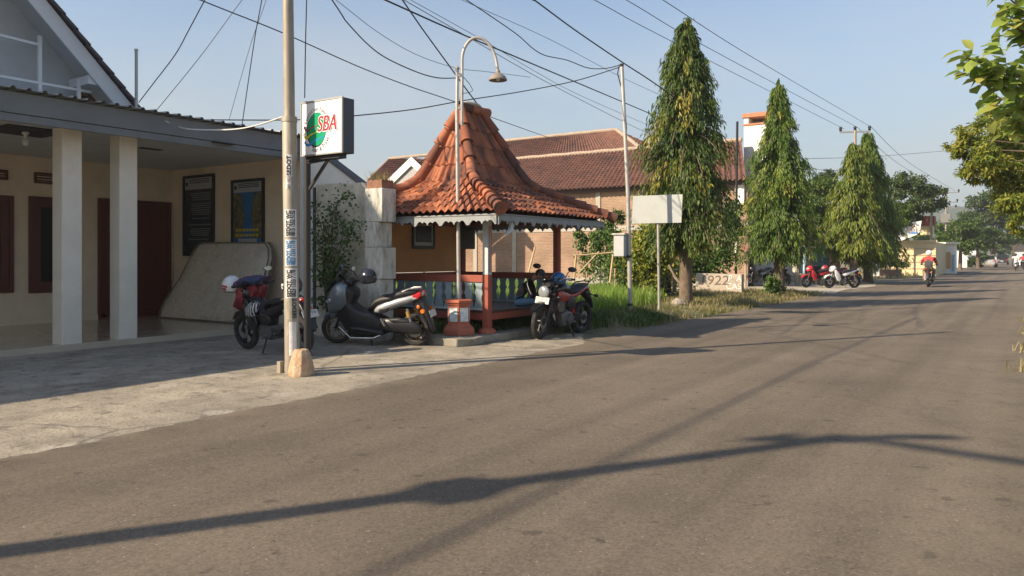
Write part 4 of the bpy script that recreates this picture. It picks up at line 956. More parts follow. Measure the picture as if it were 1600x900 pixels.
b = MB(); b.tube([F(.27, -.255, .96), F(.27, -.265, .86), F(.31, -.315, .76), F(.35, -.315, .68)], .008, 6); b.build('sleeve_stripe', M_whitestripe, per)
b = MB()
for s in (1, -1): b.slab([(F(.36, .12*s, 0)[0], F(.36, .12*s, 0)[1]), (F(.36, .2*s, 0)[0], F(.36, .2*s, 0)[1]), (F(.64, .2*s, 0)[0], F(.64, .2*s, 0)[1]), (F(.64, .08*s, 0)[0], F(.64, .08*s, 0)[1])], .006, .03, plane='xy')
b.build('sandal', M_sandal, per)
b = MB(); pc = Vector(F(.66, 0, .79)); b.slab([(pc.x-.04, pc.y-.04), (pc.x+.04, pc.y-.04), (pc.x+.04, pc.y+.04), (pc.x-.04, pc.y+.04)], pc.z, pc.z+.012, plane='xy'); tag(origin_to(b.build('phone', mat('phone_white', (.7, .7, .7), .2)), pc), 'white phone held by the person in the black jacket', 'phone')
settle(per, [o for o in COL.objects if o.name == 'phone'][0])
# ------------------------------------------------------------------ brick building with long tiled roofs
def brickmat(name, c1, c2, mortar, sc=1.0):
    m = bpy.data.materials.new(name); m.use_nodes = True; nt = m.node_tree; N = nt.nodes; L = nt.links; b = N['Principled BSDF']
    tc = N.new('ShaderNodeTexCoord'); sp = N.new('ShaderNodeSeparateXYZ'); cb = N.new('ShaderNodeCombineXYZ'); ad = N.new('ShaderNodeMath')
    L.new(tc.outputs['Object'], sp.inputs[0]); L.new(sp.outputs['X'], ad.inputs[0]); L.new(sp.outputs['Y'], ad.inputs[1]); L.new(ad.outputs[0], cb.inputs['X']); L.new(sp.outputs['Z'], cb.inputs['Y'])
    br = N.new('ShaderNodeTexBrick'); br.inputs['Scale'].default_value = 1; br.inputs['Brick Width'].default_value = .21*sc; br.inputs['Row Height'].default_value = .064*sc; br.inputs['Mortar Size'].default_value = .009*sc
    br.inputs['Color1'].default_value = (*c1, 1); br.inputs['Color2'].default_value = (*c2, 1); br.inputs['Mortar'].default_value = (*mortar, 1); br.inputs['Bias'].default_value = -.1
    L.new(cb.outputs[0], br.inputs['Vector'])
    n = N.new('ShaderNodeTexNoise'); n.inputs['Scale'].default_value = .9; n.inputs['Detail'].default_value = 8; L.new(tc.outputs['Object'], n.inputs['Vector'])
    r = N.new('ShaderNodeMapRange'); r.inputs['From Min'].default_value = .3; r.inputs['From Max'].default_value = .7; r.inputs['To Min'].default_value = .72; r.inputs['To Max'].default_value = 1.2
    L.new(n.outputs['Fac'], r.inputs['Value']); hs = N.new('ShaderNodeHueSaturation'); L.new(br.outputs['Color'], hs.inputs['Color']); L.new(r.outputs[0], hs.inputs['Value']); L.new(hs.outputs[0], b.inputs['Base Color'])
    bp = N.new('ShaderNodeBump'); bp.inputs['Strength'].default_value = .8; bp.inputs['Distance'].default_value = .015; bp.invert = True; L.new(br.outputs['Fac'], bp.inputs['Height']); L.new(bp.outputs[0], b.inputs['Normal'])
    b.inputs['Roughness'].default_value = .92; MATS[name] = m; return m
M_brick = brickmat('old_brick', (.35, .205, .13), (.26, .15, .098), (.37, .30, .22))
M_beam = mat('grey_concrete', (.40, .37, .32), .9, var=.12, vs=3, dirt=(.25, .23, .19), ds=2, damt=.5)
M_rtile = mat('brown_roof_tile', (.155, .07, .05), .85, var=.28, vs=3, dirt=(.06, .04, .036), ds=1.1, damt=.75, col2=(.20, .095, .065), mixs=5)
M_mortar = mat('ridge_mortar', (.36, .28, .21), .9, var=.2, vs=8)
bld = thing('brick_building', 'long brick building with brown tiled roofs behind the pavilion and the grass', 'building', (-17, 29, 0))
X0, X1 = -23.4, -8.45
b = MB(); b.box((X0, 28, -.1), (X1, 28.25, 4.25)); b.build('wall', M_brick, bld)
b = MB(); b.rings([[(X1-.02, 28.25, -.1), (X1-1.9, 33.9, -.1), (X1-2.2, 33.9, -.1), (X1-.3, 28.25, -.1)], [(X1-.02, 28.25, 4.2), (X1-1.9, 33.9, 4.2), (X1-2.2, 33.9, 4.2), (X1-.3, 28.25, 4.2)]]); b.build('end_wall', M_brick, bld)
b = MB()
for u in (743, 804, 935, 1075): x = onY(u, 400, 28).x; b = MB(); b.box((x-.1, 27.96, 0), (x+.1, 28.0-.003, 4.1)); b.build('concrete_column', M_beam, bld)
b = MB(); b.box((X0, 27.975, 2.42), (X1, 27.997, 2.62)); b.box((X0, 27.97, 0), (X1, 27.996, .5)); b.build('concrete_beam', M_beam, bld)
b = MB(); tiled_face(b, (X0-1, 27.5, 4.12), (X1+.1, 27.5, 4.12), (X1-1.32, 31.5, 6.15), (X0-1, 31.5, 6.15), 80, 18, .035, .035, 6); tiled_face(b, (X0-1, 35.5, 4.12), (X1-2.6, 35.5, 4.12), (X1-1.32, 31.5, 6.15), (X0-1, 31.5, 6.15), 80, 4, .035, .035, 4); b.build('lower_roof', M_rtile, bld)
b = MB(); b.tube([(X0-1 + k*.4, 31.5, 6.18 + .012*math.sin(k*1.9)) for k in range(36)] + [(X1-1.3, 31.5, 6.18)], .1, 8); b.build('ridge', M_mortar, bld)
b = MB(); b.box((X0, 27.85, 4.0), (X1+.3, 27.95, 4.1)); b.build('eave_board', M_dkwood, bld)
XR = onY(963, 204, 36).x
b = MB(); tiled_face(b, (-25.2, 31.9, 5.9), (XR+3.6, 31.9, 5.9), (XR, 36, 7.9), (-25.2, 36, 7.9), 60, 14, .035, .035, 6); b.build('upper_roof', M_rtile, bld)
b = MB(); tiled_face(b, (XR+3.6, 31.9, 5.9), (XR+3.6, 40, 5.9), (XR, 36.2, 7.9), (XR, 36, 7.9), 30, 14, .03, .03, 6); b.build('upper_roof_end', M_rtile, bld)
b = MB(); b.box((-25, 32.3, 4), (XR+3.2, 39, 5.85)); b.build('upper_wall', M_beam, bld)
b = MB(); b.tube([(-25.2 + k*.45, 36, 7.94 + .012*math.sin(k*2.3)) for k in range(int((XR+25.2)/.45)+1)] + [(XR, 36, 7.94)], .1, 8); b.tube([(XR, 36, 7.93), (XR+1.8, 33.95, 6.95), (XR+3.65, 31.85, 5.93)], .1, 8); b.build('ridge', M_mortar, bld)
# white chimney-like tower
tw = thing('white_tower', 'tall square white tower with an orange cap rising behind the brick building', 'tower', (-9.3, 32.5, 0))
M_tw = mat('tower_white_paint', (.74, .72, .66), .7, var=.05, dirt=(.5, .46, .4), ds=.8, damt=.35)
M_cap = mat('tower_orange_cap', (.45, .19, .10), .8, var=.1)
b = MB(); b.box((-9.82, 32, 0), (-8.66, 33.2, 6.9)); b.box((-9.82, 32, 6.9), (-9.62, 33.2, 7.15)); b.box((-8.86, 32, 6.9), (-8.66, 33.2, 7.15)); b.box((-9.62, 32.9, 6.9), (-8.86, 33.2, 7.15)); b.build('shaft', M_tw, tw, bevel=.02)
b = MB(); b.box((-9.88, 31.94, 7.15), (-8.6, 33.26, 7.33)); b.box((-9.86, 31.96, 6.82), (-8.62, 31.997, 6.9)); b.build('cap', M_cap, tw, bevel=.015)
a_, c_ = onY(1149, 320, 27.94), onY(1163, 288, 27.94); b = MB(); b.box((a_.x, 27.9, a_.z), (c_.x, 27.996, c_.z)); b.build('plaster_patch', M_tw, bld)
# the brick building and its tower are bigger and farther off than drawn above: a quarter more
for o in (bld, tw): o.scale = (1.25,)*3; o.location = (o.location.x*1.25, o.location.y*1.25, -.35)
# small house left of the pavilion roof
hs = thing('small_house', 'distant small house with brown hip roof and white gable trim left of the pavilion roof', 'house', onY(620, 400, 31) * 1)
hs.location.z = 0
M_trim = mat('white_trim', (.76, .75, .71), .7, var=.04)
pkv, pl_, pr = onY(644, 246, 30), onY(606, 283, 30), onY(672, 273, 30); pk2 = Vector((pkv.x, 36, pkv.z))
b = MB()
for q in (pl_, pr):
    n_ = (q-pkv); o_ = q + n_*.1; tiled_face(b, o_, (o_.x, 36, o_.z), pk2, pkv, 20, 8, .03, .04, 6)
lo, hi = onY(575, 281, 34), onY(608, 248.5, 37); hr = onY(690, 248.5, 37); lr = onY(700, 281, 34)
tiled_face(b, lo, lr, hr, hi, 60, 10, .03, .04, 6); lb_ = Vector((lo.x, 41, lo.z)); tiled_face(b, lb_, lo, hi, (hi.x, 37.2, hi.z), 20, 10, .03, .04, 6); b.build('roof', M_rtile, hs)
b = MB()
for q in (pl_, pr):
    d = q-pkv; dn = Vector((0, 0, -.42)); b.rings([[pkv + Vector((0, y, .03)), q + Vector((0, y, .03)), q + dn + Vector((0, y, 0)), pkv + dn + Vector((0, y, 0))] for y in (-.08, -.02)])
b.build('gable_trim', M_trim, hs)
b = MB(); b.rings([[pkv + Vector((0, y, -.2)), pl_ + Vector((.5, y, 0)), (pl_.x+.5, 30+y, 0), (pr.x-.5, 30+y, 0), pr + Vector((-.5, y, 0))] for y in (.05, .2)]); b.build('gable_wall', mat('house_grey_wall', (.35, .34, .33), .85, var=.1), hs)
b = MB(); b.box((lo.x+.5, 34.6, 0), (lr.x, 40, lo.z-.1)); b.build('wall', MATS['house_grey_wall'], hs)
b = MB(); b.tube([hi + Vector((.4*k, 0, .03)) for k in range(10)], .1, 8); b.tube([hi, lo], .08, 8); b.build('ridge', M_mortar, hs)

# ------------------------------------------------------------------ block with the painted number
wz_ = 27.6; A = G(1087, 457); A = W(1087, 457, 26.8); A.z = .1; B_ = W(1159, 457, 25.9); B_.z = .1
d = (B_-A).normalized(); nn = Vector((d.y, -d.x, 0)); H = .70
blk = thing('concrete_barrier', 'low concrete block wall with 1922 painted on it beside the trunk', 'wall', (A+B_)/2)
b = MB(); b.rings([[A + nn*o + Vector((0, 0, z)) for o, z in ((0, 0), (0, H), (-.25, H), (-.25, 0))], [B_ + nn*o + Vector((0, 0, z)) for o, z in ((0, 0), (0, H-.02), (-.25, H-.02), (-.25, 0))]]); s = b.build('block', mat('pinkish_concrete', (.42, .36, .285), .9, var=.12, vs=4, dirt=(.28, .22, .17), ds=3, damt=.6, bump=.3), blk, bevel=.015)
b = MB(); L0 = (B_-A).length
put_text(b, '1922', .48, A + d*L0*.40 + nn*.006 + Vector((0, 0, .45)), d, (0, 0, 1), (1.1, .95), .12); b.build('painted_number', mat('grey_graffiti', (.13, .10, .085), .8), s)
b = MB(); put_text(b, 'P  A', .3, A + d*L0*.85 + nn*.006 + Vector((0, 0, .53)), d, (0, 0, 1), (.9, 1), .1); put_text(b, 'CAS', .32, A + d*L0*.83 + nn*.006 + Vector((0, 0, .26)), d, (0, 0, 1), (.9, .9)); b.build('white_scrawl', mat('white_graffiti', (.72, .72, .68), .8), s)
pp = W(1150, 445, 27.4); pp.z = 0
b = MB(); b.tube([pp + Vector((0, 0, 0)), W(1150, 395, 27.4)], .045, 8); b.mi = 1; b.tube([W(1150, 395, 27.4), W(1150, 378, 27.4)], .046, 8); b.mi = 0; b.tube([W(1150, 378, 27.4), W(1152, 190, 27.4)], .045, 8); tag(origin_to(b.build('thin_post', [M_black, M_trim], smooth=True), pp), 'thin dark post with a white painted band above the 1922 block', 'post')

# ------------------------------------------------------------------ stalls under the trees
M_sheetwood = mat('stall_pale_board', (.50, .52, .46), .7, var=.1, vs=2); M_teal = mat('stall_teal_panel', (.10, .20, .20), .4, var=.2)
M_oran = mat('stall_orange_paint', (.5, .22, .08), .7, var=.1); M_plank = mat('weathered_plank', (.33, .26, .19), .85, var=.2, vs=6)
M_roofr = mat('rusty_roof_sheet', (.26, .12, .08), .8, var=.3, vs=3)
stall = thing('roadside_stall', 'dark roadside stall with rusty sheet roof and orange posts between the trees', 'stall', W(1285, 440, 41) * 1); stall.location.z = 0
def pz_(u, v, z): p = W(u, v, z); return p
b = MB(); a_, c_ = W(1268, 385, 41), W(1322, 383, 39.5); back = Vector((-4.5, 2.6, .6)); b.rings([[a_, c_, c_ + back, a_ + back], [p + Vector((0, 0, .08)) for p in (a_, c_, c_ + back, a_ + back)]]); b.build('roof', M_roofr, stall)
b = MB(); p, q = W(1272, 388, 41.2), W(1298, 388, 40.6); b.rings([[Vector((p.x, p.y, .9)), Vector((q.x, q.y, .9)), q, p], [Vector((p.x-.3, p.y+.3, .9)), Vector((q.x-.3, q.y+.3, .9)), q + Vector((-.3, .3, 0)), p + Vector((-.3, .3, 0))]]); b.build('glass_front', M_teal, stall)
b = MB(); b.rings([[Vector((p.x, p.y, 0)), Vector((q.x, q.y, 0)), Vector((q.x, q.y, .88)), Vector((p.x, p.y, .88))], [Vector((p.x-.6, p.y+.4, 0)), Vector((q.x-.6, q.y+.4, 0)), Vector((q.x-.6, q.y+.4, .88)), Vector((p.x-.6, p.y+.4, .88))]]); b.build('counter', mat('stall_dark_board', (.07, .06, .05), .7), stall)
b = MB(); p, q = W(1299, 390, 40.5), W(1309, 388, 40.3); b.rings([[Vector((p.x, p.y, 0)), Vector((q.x, q.y, 0)), q, p], [Vector((p.x-.2, p.y+.3, 0)), Vector((q.x-.2, q.y+.3, 0)), q + Vector((-.2, .3, 0)), p + Vector((-.2, .3, 0))]]); b.build('orange_wall', mat('stall_apricot_wall', (.6, .36, .16), .7, var=.08), stall)
for u in (1268, 1297.5, 1311):
    b = MB(); t_ = W(u, 386, 40.4); b.tube([(t_.x, t_.y, 0), t_], .06, 8); b.build('post', M_oran, stall)
b = MB(); p, q = W(1340, 430, 43), W(1268, 430, 43); b.rings([[Vector((q.x-1, q.y+3, 0)), Vector((p.x-2, p.y+3, 0)), Vector((p.x-2, p.y+3, 2.1)), Vector((q.x-1, q.y+3, 2.1))], [Vector((q.x-1, q.y+3.1, 0)), Vector((p.x-2, p.y+3.1, 0)), Vector((p.x-2, p.y+3.1, 2.1)), Vector((q.x-1, q.y+3.1, 2.1))]]); b.build('back_wall', M_beam, stall)
def panel(name, label, cat, u0, u1, v0, v1, z, m, th=.06, legs=0):
    p, q = W(u0, v0, z), W(u1, v0, z*.985); zb = W(u0, v1, z).z; zb = max(zb, 0)
    d_ = (q-p).normalized(); n_ = Vector((d_.y, -d_.x, 0))*th
    b = MB(); b.rings([[Vector((p.x, p.y, zb)), Vector((q.x, q.y, zb)), q, p], [Vector((p.x, p.y, zb))-n_, Vector((q.x, q.y, zb))-n_, q-n_, p-n_]])
    return tag(origin_to(b.build(name, m, bevel=.008), (p.x, p.y, zb)), label, cat)
panel('board_panel', 'plain pale board panel standing right behind the second tree trunk', 'panel', 1224, 1243, 393, 431, 36.5, M_sheetwood)
panel('stall_banner', 'small pale blue banner on the stall beside the plain board', 'banner', 1248, 1256, 398, 427, 36.6, mat('pale_blue_banner', (.45, .62, .68), .6))
panel('slatted_gate', 'pale grey slatted gate behind the parked white motorbike', 'gate', 1350, 1374, 398, 431, 47, mat('gate_grey', (.46, .47, .44), .7, var=.1))
panel('planter_wall', 'low brown planter wall right of the slatted gate', 'wall', 1374, 1407, 421, 431, 50, mat('brown_planter', (.22, .14, .10), .85, var=.1), .3)
b = MB(); p = W(1245, 443, 35.6); p.z = 0; b.tube([p, W(1243.5, 384, 35.6)], .075, 10); tag(origin_to(b.build('timber_post', M_plank, smooth=True), p), 'bare timber post in front of the stall behind the red motorbike', 'post')
b = MB(); p, q = W(1165, 392, 34), W(1212, 392, 33.5); dn = Vector((-1.6, 1.8, .35)); b.rings([[p, q, q+dn, p+dn], [r + Vector((0, 0, .06)) for r in (p, q, q+dn, p+dn)]]); r_ = b.build('awning', M_roofr, None)
wk = thing('workshop_shelter', 'low workshop shelter with sheet awning behind the second tree', 'shelter', Vector((p.x, p.y, 0))); r_.data.transform(Matrix.Translation(-wk.location)); r_.parent = wk
b = MB()
for t_ in (p, q, p+dn, q+dn): b.tube([(t_.x, t_.y, 0), t_], .05, 8)
b.build('post', M_plank, wk)
b = MB(); pa, qa = p + dn*.9, q + dn*.9; b.rings([[Vector((pa.x, pa.y, 0)), Vector((qa.x, qa.y, 0)), Vector((qa.x, qa.y, 1.5)), Vector((pa.x, pa.y, 1.5))], [Vector((pa.x-.1, pa.y+.1, 0)), Vector((qa.x-.1, qa.y+.1, 0)), Vector((qa.x-.1, qa.y+.1, 1.5)), Vector((pa.x-.1, pa.y+.1, 1.5))]]); b.build('back_board', mat('workshop_dark_board', (.10, .07, .05), .8, var=.2), wk)

# ------------------------------------------------------------------ buildings far along the road
M_yel = mat('cream_yellow_wall', (.66, .55, .33), .8, var=.06, vs=1)
M_rdark = mat('far_dark_roof', (.05, .045, .045), .8)
yb = thing('yellow_building', 'cream yellow building with a flat parapet beyond the rider', 'building', onY(1425, 400, 62)); yb.location.z = 0
p, q = onY(1392, 379, 62), onY(1462, 379, 62)
b = MB(); b.box((p.x, 62, 0), (q.x, 62.2, p.z)); b.build('wall', M_yel, yb); b = MB(); b.box((q.x-.2, 62.2, 0), (q.x, 78, p.z)); b.build('side_wall', M_yel, yb); b = MB(); b.box((p.x, 61.9, p.z), (q.x+.1, 62.3, p.z+.15)); b.build('parapet', M_yel, yb)
b = MB()
for k in range(1, 5): b.box((p.x, 61.95, p.z*k/5), (q.x+.02, 61.99, p.z*k/5+.06))
b.build('moulding', mat('moulding_brown', (.5, .4, .26), .8), yb)
a_, c_ = onY(1438, 338, 66), onY(1460, 352, 66); b = MB(); b.box((a_.x, 66, 3.0), (c_.x-.1, 67, c_.z-.01)); b.build('upper_storey', M_yel, yb); b = MB(); b.box((a_.x-.1, 65.8, c_.z), (c_.x, 67.2, a_.z)); b.build('red_parapet', mat('red_parapet_paint', (.22, .05, .045), .7), yb)
bn = thing('banner', 'white banner with a small house emblem above the yellow wall', 'banner', onY(1420, 375, 60.5)); pts = [onY(u, v, 60.5) for u, v in ((1402, 352), (1440, 345), (1437, 362), (1432, 367), (1403, 378))]
b = MB(); b.rings([pts, [p_ + Vector((0, .03, 0)) for p_ in pts]]); cl = b.build('cloth', M_trim, bn)
b = MB(); c_ = onY(1428, 357, 60.46); b.tube([c_ + Vector((-.16, 0, -.22)), c_ + Vector((-.16, 0, .02)), c_ + Vector((0, 0, .2)), c_ + Vector((.16, 0, .02)), c_ + Vector((.16, 0, -.22))], .035, 5); b.build('emblem', M_oran, cl)
b = MB(); c_ = onY(1428, 363.5, 60.46); b.cbox(c_, (.45, .02, .12)); b.build('blue_strip', mat('banner_blue', (.1, .25, .6), .6), cl)
b = MB(); t_ = onY(1401, 350, 60.4); b.tube([(t_.x, t_.y, 0), t_], .06, 8); b.build('pole', M_black, bn)
kio = thing('white_kiosk', 'small white kiosk with posters in front of the far trees', 'kiosk', onY(1482, 400, 70)); kio.location.z = 0
p, q = onY(1466, 381, 70), onY(1492, 381, 70)
b = MB(); b.box((p.x, 70, 0), (q.x, 72, p.z)); b.build('body', M_trim, kio)
b = MB(); b.box((p.x-.2, 69.7, p.z+.003), (q.x+.2, 72.2, p.z+.12)); b.build('roof', M_tw, kio)
for k, (f0, f1, z0, z1, c_) in enumerate(((.15, .4, .9, 1.6, (.5, .12, .08)), (.5, .75, .4, 1.7, (.55, .3, .12)), (.8, .98, .2, 1.5, (.25, .4, .5)))):
    b = MB(); b.box((p.x+(q.x-p.x)*f0, 69.95, z0), (p.x+(q.x-p.x)*f1, 69.99, z1)); b.build('poster', mat('kiosk_poster_%d' % k, c_, .6), kio)
panel('garden_wall', 'low white garden wall by the dry verge beyond the rider', 'wall', 1455, 1511, 406, 418, 85, M_trim, .3)
panel('painted_wall', 'white painted wall under the far trees left of the grey car', 'wall', 1494, 1530, 392, 408, 100, M_trim, .3)
rh_ = thing('far_house', 'white far house with a dark roof at the right end of the road', 'house', W(1592, 400, 120)); rh_.location.z = 0
p, q = W(1586, 391, 120), W(1600, 391, 120); b = MB(); b.box((p.x, p.y, 0), (q.x+5, p.y+6, p.z)); b.build('wall', M_trim, rh_); b = MB(); b.slab([(p.x-.5, p.z), (q.x+5.5, p.z), (q.x+3.5, p.z+1.4), (p.x+1.2, p.z+1.4)], p.y-.5, p.y+6.5); b.build('roof', M_rdark, rh_)
# ------------------------------------------------------------------ vegetation
M_bark = mat('rough_bark', (.17, .125, .085), .95, var=.3, vs=14, col2=(.10, .075, .05), mixs=5, bump=1, bs=25, stretch=(1, 1, .5))
LM_poly = leafmat('mast_tree_leaf', (.05, .10, .018), (.135, .185, .028), (.46, .36, .06), .42, .42)
LM_poly2 = leafmat('mast_tree_leaf_bright', (.075, .145, .022), (.185, .26, .035), (.46, .41, .07), .42, .45)
LM_yel = leafmat('yellowish_leaf', (.10, .165, .022), (.26, .29, .04), (.54, .45, .08), .45, .42)
LM_broad = leafmat('broad_leaf', (.055, .11, .02), (.12, .19, .035), (.26, .28, .06), .45, .4)
LM_dark = leafmat('dark_leaf', (.04, .08, .02), (.085, .13, .03), (.18, .19, .045), .5, .35)
LM_teak = leafmat('teak_leaf', (.15, .25, .04), (.33, .42, .09), (.52, .47, .14), .5, .5)
LM_shrub = leafmat('shrub_leaf', (.03, .07, .015), (.06, .125, .025), (.14, .2, .04), .42, .3)
LM_bushy = leafmat('bush_leaf', (.03, .075, .012), (.08, .16, .025), (.20, .26, .05), .42, .35)
LM_over = leafmat('overhanging_leaf', (.14, .20, .03), (.32, .33, .055), (.56, .47, .1), .5, .5)
LM_gold = leafmat('golden_leaf', (.45, .33, .02), (.62, .48, .03), (.75, .62, .08), .5, .4)
def trunk_mesh(parent, pts, rs, m=M_bark, name='trunk', n=12):
    b = MB(); b.tube(pts, rs, n); return b.build(name, m, parent, smooth=True)
def unit(v): return v/np.linalg.norm(v, axis=1, keepdims=True)
def mast_tree(label, base, height, prof, n, lm, leaf=(.14, .24), seed=1, group='drooping mast trees along the verge', r0=.17, droop=1.0, yb=.0):
    """conical tree of layered drooping boughs; prof: (height, radius)"""
    rng = np.random.default_rng(seed)
    t = thing('mast_tree', label, 'tree', base, 0, group); prof = [(.13+.938*h, .907*r) for h, r in prof]; leaf = (leaf[0]*.95, leaf[1]*.95)
    bx, by, bz = base
    hs = np.array([p[0] for p in prof]); rr = np.array([p[1] for p in prof])
    lean = rng.normal(0, .01, 2)
    top = hs[-1]
    trunk_mesh(t, [(bx, by, bz-.05), (bx+.02, by, bz+.12), (bx, by, bz+.6), (bx+.03, by, 1.7), (bx, by+.02, top*.6), (bx, by, top*.97)], [r0*1.35, r0*1.05, r0, r0*.9, r0*.5, .02])
    # boughs
    nb = int(90 + top*24); P, D, Nn, T = [], [], [], []; limb = MB()
    per = int(n*2.3)//nb
    for k in range(nb):
        h = hs[0] + (top-.15-hs[0])*((k+.5)/nb)**1.08 + rng.normal(0, .05); a = k*2.399 + rng.normal(0, .35)
        R = np.interp(h, hs, rr)*rng.choice([.55, .78, .92, 1.0, 1.06, 1.18, 1.4])*rng.uniform(.93, 1.07); R = max(R, .08)
        dx, dy = math.cos(a), math.sin(a); tilt = rng.uniform(.05, .35)
        m = 7; tt = np.linspace(0, 1, m)
        line = np.stack([bx + dx*R*tt, by + dy*R*tt, h + R*(tilt*tt - .75*droop*tt**2.2)], 1)
        if k % 2 == 0: limb.tube([tuple(p) for p in line], [.022*(1-.8*x)+.004 for x in tt], 5, cap=False)
        u = rng.uniform(0.0, 1, per)**.62; i = np.minimum((u*(m-1)).astype(int), m-2); f = (u*(m-1)-i)[:, None]
        p = line[i]*(1-f) + line[i+1]*f
        side = np.array([-dy, dx, 0]); spread = R*.30*(1.1-u*.6)
        p = p + side*(rng.uniform(-1, 1, per)*spread)[:, None] + np.array([dx, dy, 0])*rng.normal(0, .05, per)[:, None]
        sl = rng.uniform(-.30, .04, per); p[:, 2] += sl
        out = np.stack([np.full(per, dx), np.full(per, dy), np.zeros(per)], 1) + side*rng.normal(0, .55, per)[:, None]
        d = unit(out)*rng.uniform(.2, .75, per)[:, None] + np.array([0, 0, -1])*rng.uniform(.45, 1.0, per)[:, None]*droop
        nrm = unit(out) + rng.normal(0, .45, (per, 3)) + np.array([0, 0, .4])
        bt = rng.uniform(.08, .46) + (.34 if rng.random() < yb else 0)
        P.append(p); D.append(d); Nn.append(nrm); T.append(np.clip(bt + rng.normal(0, .09, per) + .22*(u-.6) + (rng.random(per) < .015)*.4, 0, 1))  # tint rises towards bough tips: sunlit tone put into the leaf colour
    limb.build('boughs', M_bark, t)
    P, D, Nn, T = map(np.concatenate, (P, D, Nn, T)); k = len(P)
    leaves('crown', P, D, Nn, rng.uniform(leaf[0], leaf[1], k), rng.uniform(.013, .020, k)*leaf[1]/.2, T, lm, t, .12)
    return t
def gp_(u, v): p = G(u, v, .12); return (p.x, p.y, .12)
mast_tree('tallest dark drooping mast tree beside the blank signboard', gp_(1071, 476), 8.2,
          [(1.95, .5), (2.25, .88), (2.7, 1.04), (3.6, 1.08), (4.6, 1.04), (5.3, 1.2), (6.0, .86), (6.8, .6), (7.6, .28), (8.15, .05)], 15000, LM_poly, seed=3, yb=.10)
mast_tree('second green mast tree with a slender crown in front of the white tower', gp_(1217, 458), 7.8,
          [(1.65, .5), (2.0, 1.0), (2.6, 1.22), (3.6, 1.17), (4.8, 1.0), (5.8, .74), (6.8, .42), (7.5, .2), (7.85, .04)], 13000, LM_poly2, leaf=(.16, .26), seed=5, r0=.18, yb=.10)
mast_tree('yellowish mast tree left of a taller green one behind the parked motorbikes', gp_(1334, 441), 7.3,
          [(1.9, .7), (2.5, 1.25), (3.4, 1.42), (4.6, 1.12), (5.8, .75), (6.8, .38), (7.4, .05)], 7500, LM_yel, leaf=(.24, .36), seed=8, r0=.2)
mast_tree('green mast tree with patches of yellow above the parked white motorbike', gp_(1356, 439.5), 8.1,
          [(1.5, .8), (2.1, 1.5), (3.2, 1.68), (4.4, 1.45), (5.4, 1.08), (6.6, .68), (7.6, .3), (8.2, .04)], 9000, LM_poly2, leaf=(.24, .36), seed=11, r0=.22, yb=.22)

def broad_tree(name, label, cat, base, clumps, n, lm, leaf, trunk=None, seed=1, group=None, flat=.6, ny=.55, width=.42, tips=.15, limbs=True):
    """a spreading crown of leaf clumps on limbs that reach each clump"""
    rng = np.random.default_rng(seed); base = Vector(base)
    t = thing(name, label, cat, base, 0, group)
    w = np.array([r**2 for c, r in clumps]); w = w/w.sum(); P, T, Nn = [], [], []
    for (c, r), q in zip(clumps, w):
        k = int(n*q); sub = max(3, int(k/40)); cen = rng.normal(0, 1, (sub, 3)); cen = unit(cen)*(rng.uniform(.25, 1, (sub, 1))**.5)*r; cen[:, 2] *= flat
        idx = rng.integers(0, sub, k); p = cen[idx] + rng.normal(0, r*.17, (k, 3))*np.array([1, 1, .6])
        P.append(p + np.array(tuple(c))); T.append(np.clip(rng.beta(2.2, 2.6, k)*.8 + (rng.uniform(-.18, .22, sub))[idx], 0, 1)); Nn.append(unit(p + 1e-6))
    P, T, Nn = map(np.concatenate, (P, T, Nn)); k = len(P)
    d = unit(Nn*.5 + rng.normal(0, .7, (k, 3)) + np.array([0, 0, -.3])); nr = Nn*.4 + rng.normal(0, .5, (k, 3)) + np.array([0, 0, ny*1.6])
    leaves('crown', P, d, nr, rng.uniform(leaf*.7, leaf*1.2, k), rng.uniform(leaf*width*.4, leaf*width*.6, k), T, lm, t, tips)
    if trunk:
        h, r = trunk; lean = Vector((rng.normal(0, .15), rng.normal(0, .15), 0)); fork = base + Vector((0, 0, h)) + lean
        b = MB(); b.tube([base - Vector((0, 0, .05)), base + Vector((0, 0, .2)), base.lerp(fork, .5), fork], [r*1.3, r, r*.9, r*.75], 10)
        if limbs:
            for c, rr in clumps:
                c = Vector(c); m = fork.lerp(c, .5) + Vector((0, 0, .12*(c-fork).length)); b.tube([fork - Vector((0, 0, .1)), fork.lerp(m, .6), m, c], [r*.42, r*.16, r*.08, r*.03], 7)
        b.build('trunk', M_bark, t, smooth=True)
    return t
def cl(lst, z, dz=0, rnd=None):
    """clumps from where they show: (u, v, radius px, extra depth)"""
    return [(W(u, v, z+e), r/1200*(z+e)) for u, v, r, e in lst]
B = lambda u, z, h=0: Vector((W(u, 400, z).x, W(u, 400, z).y, h))
broad_tree('broad_tree', 'round leafy green tree behind the roadside stall', 'tree', B(1288, 47), cl([(1285, 290, 24, 0), (1305, 300, 22, 1), (1275, 320, 24, -1), (1300, 340, 26, 0), (1280, 352, 24, -1.5), (1320, 345, 22, 1)], 47), 8000, LM_broad, .24, (1.9, .16), 21)
broad_tree('broad_tree', 'feathery dark tree rising over the yellow building', 'tree', B(1412, 56), cl([(1392, 292, 22, 0), (1412, 284, 20, 1), (1430, 290, 20, 0), (1446, 300, 17, 2), (1463, 300, 14, 2), (1440, 322, 20, 0), (1410, 315, 26, -1), (1464, 318, 15, 2), (1385, 330, 24, -2), (1418, 335, 20, 0), (1398, 352, 16, -1)], 56), 10000, LM_dark, .28, (2.4, .2), 22)
broad_tree('broad_tree', 'bright green bushy tree crown right of the yellowish mast tree', 'tree', B(1388, 51), cl([(1405, 330, 16, 0), (1395, 345, 16, -1), (1413, 345, 13, 0)], 51), 2600, LM_broad, .26, (2.2, .12), 23)
